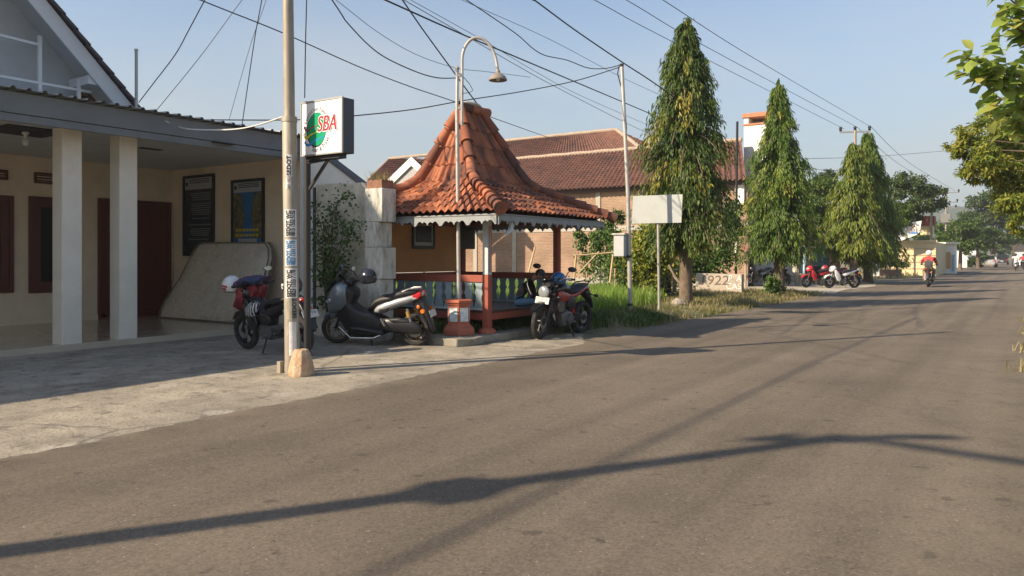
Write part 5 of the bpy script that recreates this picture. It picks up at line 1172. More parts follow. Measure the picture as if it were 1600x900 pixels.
broad_tree('hedge_bush', 'dark rounded bush over the brown planter wall', 'bush', B(1392, 53), cl([(1385, 405, 16, 0), (1398, 408, 14, 0), (1408, 412, 12, 0), (1390, 392, 12, 0), (1376, 412, 12, -1)], 53), 2600, LM_dark, .2, None, 24, limbs=False)
broad_tree('broad_tree', 'low yellow-green tree over the white kiosk at the left of the far road', 'tree', B(1500, 78), cl([(1480, 368, 14, 0), (1498, 355, 16, 0), (1512, 362, 15, 1), (1490, 382, 13, -1), (1515, 382, 14, 0), (1475, 375, 10, 0)], 78), 5200, LM_broad, .36, (2.2, .2), 25)
broad_tree('broad_tree', 'tall umbrella shaped dark tree shading the far road', 'tree', B(1551, 104), cl([(1530, 315, 20, 0), (1555, 306, 22, 2), (1578, 315, 20, 0), (1515, 340, 16, -2), (1545, 338, 22, 0), (1572, 345, 22, 0), (1596, 335, 22, 3), (1535, 366, 20, -2), (1562, 372, 18, -2), (1590, 370, 18, 0)], 104), 9500, LM_dark, .5, (4.2, .4), 26, flat=.5)
broad_tree('broad_tree', 'yellow-green tree between the low kiosk tree and the umbrella tree', 'tree', B(1528, 88), cl([(1525, 372, 15, 0), (1540, 382, 14, 0), (1520, 350, 14, 0), (1510, 388, 11, 0), (1548, 365, 12, 1)], 88), 4600, LM_broad, .38, (2.4, .2), 27)
broad_tree('hedge_bush', 'dark green bush at the roadside left of the far grey car', 'bush', B(1528, 95), cl([(1525, 408, 9, 0), (1531, 402, 8, 0), (1521, 413, 6, 0)], 95), 900, LM_dark, .4, None, 28, limbs=False)
broad_tree('broad_tree', 'far tree mass closing the view down the road', 'tree', B(1585, 140), cl([(1560, 385, 12, 0), (1580, 380, 14, 2), (1600, 378, 16, 3), (1620, 375, 18, 3), (1572, 396, 9, 0)], 140), 3200, LM_dark, .6, (3, .3), 29)
broad_tree('broad_tree', 'row of green trees standing behind the yellow building', 'tree', B(1440, 95), cl([(1395, 360, 16, 0), (1420, 352, 15, 1), (1452, 358, 14, 0), (1470, 350, 14, 0), (1436, 368, 14, 0), (1480, 392, 10, 0), (1460, 375, 12, 0)], 95), 4200, LM_broad, .42, (2.6, .25), 35)
broad_tree('broad_tree', 'leafy tree crown filling the gap between the second and third mast trees', 'tree', B(1300, 62), cl([(1270, 300, 17, 0), (1290, 275, 15, 0), (1312, 300, 17, 0), (1268, 340, 18, 0), (1300, 335, 20, 0), (1285, 370, 18, 0), (1255, 365, 16, 0)], 62), 6500, LM_dark, .3, (2.4, .22), 36)
broad_tree('broad_tree', 'green tree left of the low kiosk tree, over the white garden wall', 'tree', B(1455, 90), cl([(1448, 390, 10, 0), (1458, 382, 10, 0), (1466, 392, 9, 0)], 90), 1400, LM_broad, .36, (1.8, .12), 37)
# right-hand roadside: a big-leaved teak and a feathery tree overhanging the road
def leaf_spray(P0, axis, n, rng, ln, spread):
    pass
rng = np.random.default_rng(31)
tk = thing('teak_tree', 'big-leaved tree leaning over the right edge of the road', 'tree', (1.75, 9.6, 0))
trunk_mesh(tk, [(1.75, 9.6, -.05), (1.7, 9.5, 1.5), (1.6, 9.4, 3.2), (1.35, 9.3, 4.6), (1.2, 9.2, 6.2)], [.15, .12, .1, .08, .03])
bl = MB(); P, D, Nn = [], [], []
def bough(pts, k, out=.22):
    pts = [Vector(p) for p in pts]; bl.tube(pts, [.03*(1-.75*i/(len(pts)-1)) for i in range(len(pts))], 6)
    for i in range(k):
        t = (i+.5)/k*(len(pts)-1); j = min(int(t), len(pts)-2); p = pts[j].lerp(pts[j+1], t-j)
        for s in range(4):
            a = rng.normal(0, 1, 3); a[2] = rng.uniform(-.75, .25); P.append(np.array(p) + rng.normal(0, .07, 3)); D.append(a); Nn.append(np.array([rng.normal(0, .45)-.1, rng.normal(0, .45)-.45, 1.0]))
zt = 8.2
Z = lambda u, v, z=zt: W(u, v, z)
bough([(1.45, 9.35, 4.2), Z(1640, 130), Z(1590, 118, 8), Z(1545, 102, 7.8), Z(1508, 90, 7.7)], 30)
bough([(1.5, 9.4, 3.6), Z(1650, 160), Z(1600, 142, 8), Z(1560, 125, 7.9), Z(1530, 108, 7.8)], 26)
bough([(1.5, 9.4, 3.7), Z(1640, 175), Z(1592, 165, 8.4), Z(1556, 150, 8.5)], 24)
bough([(1.4, 9.3, 4.8), Z(1640, 40), Z(1600, 20), Z(1575, -5)], 26)
bough([(1.4, 9.3, 4.8), Z(1650, 60), Z(1610, 55), Z(1582, 40)], 22)
bough([(1.3, 9.3, 5.2), Z(1640, -40), Z(1590, -60), Z(1560, -80)], 30)
bough([(1.5, 9.4, 3.4), Z(1660, 200), Z(1615, 200), Z(1585, 190)], 20)
bl.build('boughs', M_bark, tk, smooth=True)
P, D, Nn = map(np.array, (P, D, Nn)); k = len(P)
leaves('crown', P, D, Nn, rng.uniform(.14, .27, k), rng.uniform(.042, .074, k), np.clip(rng.beta(2.4, 2.4, k), 0, 1), LM_teak, tk, .2, True)
broad_tree('overhanging_tree', 'feathery yellow-green tree hanging over the right side of the road', 'tree', (2.4, 19.5, 0),
  cl([(1500, 215, 20, 0), (1485, 232, 16, 0), (1520, 232, 26, 0), (1545, 205, 28, .5), (1540, 250, 26, -.5), (1525, 270, 22, 0), (1575, 225, 34, 1), (1570, 270, 32, 0), (1600, 255, 40, 1.5), (1600, 300, 36, 0), (1585, 320, 26, -1), (1640, 200, 55, 2.5), (1650, 300, 45, 1), (1560, 182, 24, 1), (1590, 190, 30, 1), (1600, 345, 22, -1)], 16.5), 26000, LM_over, .125, (2.4, .17), 33, flat=.75, width=.36, tips=.25)
# climbing shrub beside the gate pillar
rng = np.random.default_rng(41)
sh = thing('climbing_shrub', 'tall leafy dark green shrub against the mossy wall behind the scooters', 'shrub', (-9.9, 9.05, 0))
b = MB(); Sy = 9.08; oS = lambda u, v, y=Sy: W(u, v, zy(u, y)); base = oS(515, 500); base.z = 0
clS = []
for pts in ([(505, 430), (508, 380), (497, 335), (487, 318)], [(512, 430), (515, 370), (520, 345)], [(518, 440), (525, 390), (540, 360), (556, 350)], [(508, 420), (500, 385), (490, 360)], [(520, 420), (540, 372), (562, 369)], [(510, 400), (505, 350), (530, 340)], [(515, 440), (530, 420), (538, 402)], [(520, 330), (535, 308), (550, 306)], [(508, 440), (512, 400), (514, 355)], [(508, 470), (525, 465), (490, 470)]):
    ln = [base.lerp(oS(*pts[0]), .1)] + [oS(*p, y=Sy + rng.uniform(-.25, .1)) for p in pts]; b.tube(ln, [.014, .011, .009, .006, .004][:len(ln)], 5)
    for i in range(1, len(ln)-1+1):
        for t in np.linspace(.2, 1, 3): clS.append((ln[i-1].lerp(ln[i], t) if i > 1 else ln[1], .075 + .03*rng.random()))
b.build('stems', M_bark, sh)
P = np.concatenate([np.array(c) + rng.normal(0, r*.9, (15, 3)) for c, r in clS]); k = len(P)
P[:, 1] = np.minimum(P[:, 1], 9.26)
leaves('foliage', P, rng.normal(0, 1, (k, 3)) + np.array([0, -.2, -.4]), rng.normal(0, .6, (k, 3)) + np.array([0, -.6, .7]), rng.uniform(.045, .085, k), rng.uniform(.014, .025, k), rng.beta(2, 2.6, k), LM_shrub, sh, .15, True)
# growth against the brick wall: vines on poles, shrubs
def vine(label, pts, z, r, n, lm, leaf, seed, name='vine_bush', cat='bush'):
    rng = np.random.default_rng(seed); g0 = B(pts[0][0], z)
    t = thing(name, label, cat, g0); cs = [(W(u, v, z + rng.uniform(-.4, .4)), r*q) for u, v, q in pts]
    P = np.concatenate([np.array(c) + rng.normal(0, q*.5, (int(n/len(cs)), 3)) for c, q in cs]); P = P[P[:, 2] > .05]; k = len(P)
    leaves('foliage', P, rng.normal(0, 1, (k, 3)) + np.array([0, -.2, -.6]), rng.normal(0, .55, (k, 3)) + np.array([-.2, -.5, .8]), rng.uniform(leaf*.6, leaf*1.2, k), rng.uniform(leaf*.22, leaf*.36, k), rng.beta(2.2, 2.4, k), lm, t)
    b = MB(); b.tube([g0] + [c for c, q in cs][:6], .018, 5); b.build('stems', M_bark, t)
    return t
vine('thin climbing plant on the brick wall just right of the pavilion eave', [(915, 420, 1), (912, 400, .8), (908, 380, .7), (905, 366, .6), (914, 372, .6)], 25.5, .3, 620, LM_bushy, .12, 51)
vine('leafy climbing plant with tall bare shoots behind the bamboo rail', [(938, 425, 1.4), (932, 405, 1.2), (945, 400, 1.1), (932, 385, .6), (930, 370, .6), (940, 362, .7), (952, 352, .7), (948, 372, .6), (960, 365, .6), (968, 340, .6), (962, 335, .5)], 25, .3, 2100, LM_bushy, .13, 52)
vine('bright leafy bush under the meter box', [(975, 425, 1.5), (965, 410, 1.2), (990, 415, 1.6), (1000, 430, 1.5), (968, 388, .9), (995, 395, 1.0), (978, 432, 1.2)], 24, .42, 3400, LM_bushy, .13, 53)
vine('bush of hanging yellow-green leaves left of the tallest tree', [(1010, 380, 1.2), (1005, 395, 1.3), (1018, 372, 1.1), (1013, 405, 1.2), (1022, 392, 1.0), (1008, 425, 1.3), (1025, 415, 1)], 23, .5, 3600, LM_yel, .15, 54)
vine('green climber on the brick wall between the two large trees', [(1098, 430, 1), (1108, 418, 1.1), (1118, 410, 1.1), (1128, 400, 1.0), (1138, 390, .8), (1095, 405, .9), (1090, 420, 1), (1140, 350, .8), (1145, 330, .8), (1150, 360, .7)], 27.9, .5, 4200, LM_bushy, .13, 55)
vine('golden yellow flowering sprig beside the tallest trunk', [(1040, 409, .9), (1046, 402, .7), (1028, 412, .6), (1050, 394, .5), (1022, 417, .5)], 23.5, .3, 700, LM_gold, .14, 56, 'golden_shrub', 'shrub')
vine('small bright shrub at the foot of the second tree trunk', [(1208, 448, .9), (1204, 452, .8), (1212, 455, .8), (1207, 440, .6)], 25.2, .3, 900, LM_bushy, .12, 57, 'small_shrub', 'shrub')
vine('low leafy bush behind the metal pole fence net', [(1066, 430, 1.0), (1056, 425, 1.0), (1075, 408, .8), (1050, 432, .9)], 27.8, .5, 1800, LM_bushy, .12, 58)
# bamboo rail and the grey net
M_bam = mat('bamboo_pole', (.50, .36, .20), .6, var=.15, vs=5)
bf = thing('bamboo_fence', 'bamboo rail and stakes along the edge of the tall grass', 'fence', B(920, 22.5))
for pts, r in (([(897, 440), (900, 398)], .03), ([(897, 399.5), (965, 394), (1000, 391)], .026), ([(903, 428), (936, 393)], .022), ([(953, 442), (958, 398)], .032)):
    b = MB(); b.tube([W(u, v, 22.5) for u, v in pts], r, 7); b.build('bamboo', M_bam, bf, smooth=True)
b = MB(); b.tube([W(823, 437, 24), W(836, 386, 24.5)], .03, 7); tag(origin_to(b.build('bamboo_stake', M_bam, smooth=True), W(823, 437, 24)), 'leaning bamboo stake seen through the open pavilion', 'stake')
net = thing('net_fence', 'sagging grey netting fence behind the tall grass', 'fence', B(950, 23.2))
b = MB(); n = 60
def nz_(t, k): return W(872 + 178*t, 424 + 3*math.sin(t*9) + k, 23.2 - .4*t)
for k in range(0, 9): b.tube([nz_(t/20, k*2.4) for t in range(21)], .002, 3)
for i in range(n+1): b.tube([nz_(i/n, 0), nz_(i/n + .003, 20)], .002, 3)
b.build('netting', mat('grey_net', (.2, .22, .19), .8), net)
b = MB()
for t in (0, .25, .5, .75, 1): b.tube([nz_(t, -2), nz_(t, 30)], .02, 6)
b.build('stake', M_bam, net)
b = MB(); p = W(1034, 424, 24.5); b.slab([(p.x-.32, .25), (p.x+.3, .25), (p.x+.33, .95), (p.x-.28, .98)], p.y, p.y+.5, .03); tag(origin_to(b.build('black_crate', mat('black_plastic', (.01, .01, .01), .5)), (p.x, p.y, .25)), 'black box under the golden flowering sprig', 'box')
b = MB(); b.box((p.x-.25, p.y+.1, -.02), (p.x+.25, p.y+.4, .25)); tag(origin_to(b.build('box_stand', M_beam), (p.x, p.y, 0)), 'concrete stand under the black box in the grass', 'stand')
b = MB(); b.tube([W(1067, 447, 20.2), W(1054, 432, 20.2), W(1045, 414, 20.2)], [.045, .04, .025], 7); tag(origin_to(b.build('leaning_stick', M_plank, smooth=True), W(1067, 447, 22)), 'curved bare stick leaning towards the tallest trunk', 'stick')
b = MB(); p = G(1062, 477, .12); R = []
for z, r in ((.08, .2), (.17, .22), (.25, .15), (.30, .05)): R.append([(p.x + r*(1+.2*math.sin(k*2.1))*math.cos(2*PI*k/9), p.y - .1 + r*(1+.15*math.cos(k*1.3))*math.sin(2*PI*k/9), z + .02*math.sin(k*2.7)) for k in range(9)])
b.rings(R); tag(origin_to(b.build('stone', mat('grey_stone', (.30, .26, .21), .95, var=.25, vs=8, bump=.6)), (p.x, p.y, 0)), 'grey stone at the foot of the tallest tree', 'stone')

# ------------------------------------------------------------------ overhead wires
M_wire = mat('wire_black', (.022, .024, .028), .6); M_wirew = mat('wire_white', (.6, .6, .58), .5); M_wireg = mat('wire_grey', (.10, .11, .12), .6)
def wire(label, pts, r=.009, m=M_wire, ext=3.5, sub=8, ext1=0):
    P = [W(*p) for p in pts]
    if ext: P = [P[0] + (P[0]-P[1]).normalized()*ext] + P
    if ext1: P = P + [P[-1] + (P[-1]-P[-2]).normalized()*ext1]
    out = []; n = len(P)                      # Catmull-Rom through the points
    for i in range(n-1):
        a, b_, c, d = P[max(i-1, 0)], P[i], P[i+1], P[min(i+2, n-1)]
        for k in range(sub):
            t = k/sub; out.append(.5*((2*b_) + (c-a)*t + (2*a-5*b_+4*c-d)*t*t + (3*b_-a-3*c+d)*t**3))
    out.append(P[-1]); b = MB(); b.tube(out, r, 5)
    o = b.build('overhead_wire', m); return tag(origin_to(o, P[-1]), label, 'wire', 'overhead wires')
wire('twisted wire dropping from the top edge to the vent pipe on the house roof', [(319, 2, 11.5), (296, 45, 12), (274, 85, 12.6), (240, 130, 13.5), (217, 160, 14.2)], .009)
wire('thin straight wire dropping to the porch roof right of the vent pipe', [(378, 0, 11.5), (310, 92, 12.5), (240, 178, 13.6)], .006, M_wireg)
wire('wire falling steeply to the porch edge, right one of a close pair', [(409, 0, 11), (398, 60, 11.5), (378, 196, 12.3)], .007)
wire('thin wire falling steeply to the porch edge, left one of a close pair', [(416, 0, 11.2), (390, 75, 12), (358, 187, 13)], .004, M_wireg)
wire('long wire passing behind the stickered pole and lamp down to the brick roof', [(318, 2, 10.5), (443, 52, 11.5), (560, 104, 13), (640, 135, 14), (713, 160, 15.5), (762, 181, 17), (851, 213, 24), (880, 224, 28)], .009)
wire('sagging wire from the top edge to the lamp pole finial', [(519, 0, 9.8), (545, 38, 10.5), (590, 82, 11.2), (640, 108, 11.8), (680, 121, 12), (712, 122, 12.25)], .009)
wire('faint thin wire above the sagging lamp wire', [(525, 0, 14), (590, 50, 15), (650, 85, 16), (712, 106, 17), (760, 112, 18)], .006, M_wireg, ext1=2)
wire('thick wire from the top edge to the pavilion roof ridge', [(629, 0, 12), (660, 45, 12.8), (700, 100, 13.3), (735, 148, 13.8), (764, 186, 14.5)], .012)
wire('thick cable crossing behind the lamp hoop towards the brick roof', [(602, 0, 13), (680, 35, 14.5), (737, 60, 16), (799, 86, 17.5), (894, 126, 21), (991, 167, 26), (1080, 205, 34)], .016)
wire('lower thin wire running parallel under the thick cable', [(640, 5, 15), (735, 60, 17), (800, 98, 19), (865, 134, 22), (972, 189, 27), (1010, 207, 30)], .008, M_wireg, ext1=3)
wire('second thin wire just above the lower parallel wire', [(660, 10, 15), (760, 66, 17), (830, 108, 19.5), (900, 146, 22), (1000, 190, 27), (1020, 199, 29)], .006, M_wireg, ext1=3)
wire('sagging black wire from the top edge to the metal pole top', [(729, 0, 14), (765, 24, 14.6), (808, 54, 15.4), (833, 76, 15.8), (853, 87, 16.2), (886, 94, 16.5), (918, 106, 16.6), (945, 107, 16.75), (968, 102, 16.9)], .010)
wire('thin slanting wire above the sagging one, ending behind the tallest tree', [(740, 8, 19), (860, 62, 22), (960, 115, 25), (1015, 141, 27), (1070, 165, 29)], .007, M_wireg)
wire('bundled cable slanting to the tallest tree over the metal pole', [(835, 0, 13.7), (900, 48, 15.2), (972, 97, 16.9), (1024, 131, 18.2), (1080, 172, 20.5)], .014)
wire('wire from the metal pole sagging left behind the lit sign to the porch', [(968, 105, 16.9), (900, 126, 16.3), (815, 143, 15.5), (725, 157, 14.5), (645, 171, 13.6), (552, 181, 12.6), (500, 185, 12.4), (443, 187.5, 12.2), (300, 187, 13.5)], .010, ext=0)
wire('pale cable looping along the porch fascia to the stickered pole', [(258, 189, zx(258, -11.235)), (285, 200, zx(285, -11.2)), (320, 203, 11.6), (365, 202, 11), (400, 196, 10.4), (443, 182, 9.4)], .012, M_wirew, ext=0)
wire('wire dropping straight down on to the lit sign', [(479, 0, 9.1), (477.5, 60, 9.2), (476, 153, 9.35)], .007)
HV = [((929, 0, 19.6), (1060, 70, 25), (1320, 202, 46.5)), ((979, 0, 19.0), (1120, 82, 25.5), (1340, 199, 47)), ((1036, 0, 18.3), (1180, 92, 26), (1362, 199, 47))]
for lab, h in zip(('lowest of the three power lines running up from the crossarm pole', 'middle one of the three power lines running up from the crossarm pole', 'topmost of the three power lines running up from the crossarm pole'), HV):
    wire(lab, h, .010, ext=9)
for lab, a, c in (('power line from the crossarm right end down to the distant transformer pole', (1362, 199, 47), (1492, 298, 83.5)), ('power line from the crossarm middle down to the distant transformer pole', (1340, 199, 47), (1478, 299, 83.7))):
    m_ = ((a[0]*.5+c[0]*.5)-6, (a[1]+c[1])/2+6, 60); wire(lab, (a, m_, c), .014, ext=0)
wire('thin level wire crossing the sky right of the second tree', [(1255, 248, 40), (1360, 245, 44), (1462, 237, 50)], .012, M_wireg, ext=3, ext1=8)
wire('slightly lower thin wire right of the second tree', [(1258, 260, 40), (1290, 266, 42), (1330, 264, 44)], .011, M_wireg, ext=2, ext1=3)
b = MB(); P = [op + Vector((.1, .1, 6.5)), Vector((-3, -2.9, 6.25)), Vector((2, -3.1, 6.2)), Vector((9, -3.4, 6.6))]; b.tube(P, .055, 6); tag(origin_to(b.build('cable_bundle', M_wire), P[0]), 'thick cable crossing above the road from the power pole outside the frame', 'cable')
# the bundled cable that leaves the out-of-frame pole and runs along the road
P = [Vector((-7.85, -8, 6.3)), Vector((-7.6, 2, 6.1)), W(835, 0, 13.5)]
b = MB(); b.tube(P, .021, 6); tag(origin_to(b.build('cable_bundle', M_wire), P[0]), 'thick bundled cable high along the road edge above the stickered pole', 'cable')
# ------------------------------------------------------------------ motorbikes and what hangs on them
M_tyre = mat('tyre_rubber', (.018, .018, .018), .85, var=.2, vs=30, dirt=(.09, .08, .065), ds=12, damt=.5)
M_rim = mat('black_alloy', (.03, .03, .032), .35, metal=.5); M_rimb = mat('bronze_alloy', (.20, .15, .10), .35, metal=.7)
M_chrome = mat('chrome', (.6, .6, .6), .15, metal=1); M_alu = mat('dull_aluminium', (.32, .32, .32), .4, metal=.8, var=.15, vs=20)
M_blackp = mat('black_plastic_panel', (.014, .014, .016), .42, var=.15, vs=8); M_gloss = mat('black_gloss_paint', (.012, .012, .014), .2, coat=.5)
M_seat = mat('black_vinyl', (.016, .016, .018), .55, var=.15, vs=20, bump=.2, bs=60)
M_greyp = mat('blue_grey_paint', (.17, .20, .22), .3, metal=.3, coat=.6); M_silver = mat('silver_paint', (.50, .52, .53), .3, metal=.4, coat=.6)
M_redp = mat('red_paint', (.48, .02, .025), .25, coat=.6); M_dred = mat('dark_red_paint', (.30, .02, .02), .3, coat=.5)
M_whitep = mat('white_gloss_paint', (.72, .72, .71), .25, coat=.6); M_engine = mat('engine_metal', (.13, .13, .13), .5, metal=.6, var=.3, vs=20)
M_tail = mat('red_lens', (.50, .01, .012), .15, spec=.8); M_amber = mat('amber_lens', (.6, .16, .02), .2); M_gold = mat('gold_damper', (.5, .32, .08), .35, metal=.4)
M_lens = mat('clear_lens', (.34, .36, .37), .08, spec=.9, metal=.3); M_mirror = mat('mirror_glass', (.45, .58, .72), .03, metal=1); M_plate = mat('plate_white', (.52, .52, .50), .5); M_screen = mat('smoked_screen', (.012, .014, .018), .08, spec=.8)  # blue of the mirror glass: sky reflection put into its colour

def wheel(root, x, R, w, rim, spokes=5, disc=True, turn=0.0, y0=0.0, wide=.011):
    def tr(mb):
        mb.M = Matrix.Translation((x, y0, R)) @ Matrix.Rotation(turn, 4, 'Z')
        return mb
    b = tr(MB()); r1 = R; r0 = R*.72; hw = w/2
    b.lathe([(r0, -hw*.75), (r0+.012, -hw*.95), ((r0+r1)/2+.01, -hw), (r1*.965, -hw*.75), (r1, -hw*.25), (r1, hw*.25), (r1*.965, hw*.75), ((r0+r1)/2+.01, hw), (r0+.012, hw*.95), (r0, hw*.75), (r0-.01, 0), (r0, -hw*.75)], (0, 0, 0), 36, 'y', cap=False)
    ty = b.build('wheel', M_tyre, root, smooth=True, local=True)
    b = tr(MB()); b.lathe([(r0+.004, -hw*.72), (r0+.004, hw*.72), (r0-.016, hw*.66), (r0-.022, 0), (r0-.016, -hw*.66), (r0+.004, -hw*.72)], (0, 0, 0), 36, 'y', cap=False)
    b.lathe([(.01, -.05), (.045, -.05), (.05, -.02), (.05, .02), (.045, .05), (.01, .05)], (0, 0, 0), 14, 'y')
    for k in range(spokes):
        a = 2*PI*k/spokes
        for da in (-.16, .16):
            p = (.042*math.cos(a), 0, .042*math.sin(a)); q = ((r0-.012)*math.cos(a+da), 0, (r0-.012)*math.sin(a+da)); b.bar(p, q, wide*1.6, wide*2, up=(0, 1, 0))
    b.build('rim', rim, ty, smooth=True, local=True)
    if disc:
        b = tr(MB()); b.lathe([(.06, .052), (.115, .052), (.115, .057), (.06, .057), (.06, .052)], (0, 0, 0), 24, 'y', cap=False); b.build('brake_disc', M_alu, ty, local=True)
    return ty
def mirror(root, base, head, sgn, glassm=M_mirror, sz=(.02, .075, .045)):
    b = MB(); b.tube([base, Vector(base).lerp(Vector(head), .5) + Vector((.02, 0, .03)), head], .008, 6); h = Vector(head); b.ball(h, sz, 14, 8); m = b.build('mirror', M_blackp, root, smooth=True, local=True)
    b = MB(); b.loft([(h.x-sz[0]-.002, h.y, h.z, sz[1]*.86, sz[2]*.84), (h.x-sz[0]*.75, h.y, h.z, sz[1]*.9, sz[2]*.88)], 16); b.build('mirror_glass', glassm, m, smooth=True, local=True)
def plate_on(root, c, ax, up, txt, w=.25, h=.105):
    c = Vector(c); ax = Vector(ax).normalized(); up = Vector(up).normalized(); b = MB(); plate(b, c, ax, up, w, h, .006); p = b.build('number_plate', M_plate, root, local=True)
    if txt:
        b = MB(); n = ax.cross(up); put_text(b, txt, .06, c + n*.005 + up*.012, ax, up, (.9, 1)); b.build('plate_lettering', M_ink, p, local=True)
    return p
P_ = lambda b, name, m, root, sm=True, ang=40: b.build(name, m, root, smooth=sm, local=True, ang=ang)
def place(root, front, rear, lean=0.05):
    """put a bike so that its wheels stand on these two ground points, leaning on its side stand"""
    f, r = Vector(front), Vector(rear); c = (f+r)/2; root.location = (c.x, c.y, .004); root.rotation_euler = (-lean, 0, math.atan2(f.y-r.y, f.x-r.x))

BAR = {}
def maxi_scooter():
    t = thing('scooter', 'black and silver maxi scooter with a dark helmet on its handlebar, parked by the pavilion', 'scooter')
    wheel(t, .67, .255, .11, M_rimb, 7, turn=.35); wheel(t, -.67, .255, .125, M_rimb, 7)
    b = MB()
    for y in (-.075, .075): b.tube([(.67, y, .255), (.50, y*.8, .66)], .02, 8)
    P_(b, 'fork', M_blackp, t)
    b = MB(); b.slab([(.90, .40), (.84, .50), (.68, .545), (.52, .50), (.47, .40), (.55, .43), (.68, .475), (.80, .44)], -.07, .07, .02); P_(b, 'front_fender', M_greyp, t)
    # cowl: plan widens towards the rider
    b = MB(); b.loft([(.80, 0, .66, .03, .03, 2.5), (.78, 0, .665, .11, .12, 2.6), (.71, 0, .70, .18, .22, 2.8), (.61, 0, .745, .22, .25, 3), (.50, 0, .775, .23, .235, 3), (.41, 0, .80, .20, .17, 3)], 20); P_(b, 'front_cowl', M_greyp, t, ang=60)
    b = MB(); b.slab([(.80, .60), (.72, .72), (.62, .52), (.68, .41), (.76, .42)], -.10, .10, .04); P_(b, 'cowl_nose', M_greyp, t)
    b = MB()
    for s in (-1, 1): b.slab([(.775, .70), (.70, .745), (.63, .73), (.72, .66)], s*.17-.03, s*.17+.03, .012)
    P_(b, 'headlight', M_lens, t)
    b = MB()
    for k, (x, z, w) in enumerate(((.70, .90, .17), (.62, 1.0, .17), (.545, 1.10, .14), (.50, 1.17, .10))): pass
    b.rings([[(x, -w, z), (x+.03, -w*.5, z+.012), (x+.035, 0, z+.015), (x+.03, w*.5, z+.012), (x, w, z), (x-.012, w*.98, z-.004), (x+.015, 0, z+.005), (x-.012, -w*.98, z-.004)] for x, z, w in ((.76, .84, .17), (.68, .96, .18), (.585, 1.09, .165), (.52, 1.17, .12))]); P_(b, 'windscreen', M_screen, t)
    b = MB(); b.slab([(.60, .98), (.46, .98), (.38, .93), (.30, .86), (.30, .77), (.36, .66), (.31, .62), (.26, .585), (.13, .53), (.05, .54), (-.04, .51), (-.08, .46), (-.22, .40), (-.24, .20), (-.05, .14), (.34, .12), (.50, .27), (.60, .45), (.66, .62)], -.165, .165, .06); P_(b, 'leg_shield', M_blackp, t, ang=50)
    b = MB(); b.slab([(.36, .30), (.30, .24), (-.15, .17), (-.22, .20), (-.2, .26), (.2, .31)], -.235, .235, .03); P_(b, 'footboard', M_blackp, t)
    b = MB(); 
    for s in (-1, 1): b.tube([(.56, s*.17, .30), (.34, s*.22, .135), (-.05, s*.235, .145), (-.17, s*.22, .19)], .009, 6)
    P_(b, 'trim_strip', M_silver, t)
    b = MB(); b.loft([(.10, 0, .55, .06, .03), (.04, 0, .60, .13, .07), (-.06, 0, .685, .155, .08), (-.16, 0, .72, .165, .075, 2.6), (-.30, 0, .745, .17, .07, 2.6), (-.38, 0, .79, .165, .075, 2.6), (-.55, 0, .83, .15, .065, 2.6), (-.70, 0, .845, .11, .05), (-.76, 0, .845, .06, .03)], 18); P_(b, 'seat', M_seat, t, ang=70)
    b = MB(); b.loft([(-.03, 0, .55, .12, .05), (-.10, 0, .575, .17, .085), (-.25, 0, .635, .185, .095), (-.45, 0, .70, .175, .085), (-.62, 0, .745, .145, .07), (-.76, 0, .795, .10, .045), (-.83, 0, .83, .05, .02)], 18); P_(b, 'tail_panel', M_silver, t, ang=70)
    b = MB()
    for s in (-1, 1): b.slab([(-.14, .59), (-.31, .62), (-.26, .54), (-.16, .52)], s*.165-.025, s*.165+.025, .006)
    P_(b, 'side_vent', M_blackp, t)
    b = MB()
    for s in (-1, 1): b.slab([(-.62, .775), (-.80, .865), (-.825, .81), (-.76, .74), (-.70, .74)], s*.085-.035, s*.085+.035, .012)
    P_(b, 'tail_light', M_tail, t)
    b = MB()
    for s in (-1, 1): b.slab([(-.62, .75), (-.72, .775), (-.76, .755), (-.70, .73)], s*.118-.012, s*.118+.012, .005)
    P_(b, 'indicator', M_lens, t)
    b = MB(); b.tube([(-.52, .13, .86), (-.62, .12, .90), (-.76, .07, .91), (-.79, 0, .90), (-.76, -.07, .91), (-.62, -.12, .90), (-.52, -.13, .86)], .014, 8); P_(b, 'grab_rail', M_alu, t)
    b = MB(); b.loft([(-.08, .08, .31, .07, .10), (-.2, .13, .33, .055, .115), (-.45, .15, .345, .05, .12), (-.66, .15, .315, .05, .115), (-.78, .145, .29, .04, .08), (-.82, .14, .28, .02, .04)], 14); P_(b, 'belt_cover', M_blackp, t, ang=70)
    b = MB(); b.slab([(-.28, .43), (-.62, .44), (-.66, .39), (-.4, .37)], .11, .2, .02); P_(b, 'air_filter_box', M_blackp, t)
    b = MB(); b.loft([(-.1, -.16, .26, .03, .03), (-.35, -.19, .30, .065, .07), (-.75, -.2, .37, .07, .075), (-.86, -.2, .385, .05, .055)], 14); P_(b, 'exhaust', M_blackp, t)
    for s in (-1, 1):
        b = MB(); b.tube([(-.60, s*.16, .60), (-.66, s*.165, .38)], .022, 8); d_ = P_(b, 'shock_absorber', M_alu, t); b = MB(); b.tube([(-.605, s*.16, .56), (-.63, s*.165, .47)], .03, 10); P_(b, 'damper_body', M_gold, d_)
    b = MB(); b.slab([(-.66, .74), (-.80, .76), (-.86, .66), (-.95, .38), (-.98, .24), (-.945, .24), (-.88, .42), (-.80, .56), (-.66, .60)], -.075, .075, .02); P_(b, 'rear_fender', M_blackp, t)
    b = MB()
    for s in (-1, 1): b.lathe([(.028, .085*s), (.03, .093*s), (.02, .1*s)], (-.76, 0, .62), 14, 'y')
    P_(b, 'reflector', M_amber, t)
    plate_on(t, (-.96, 0, .52), (0, -1, 0), (.28, 0, 1), '')
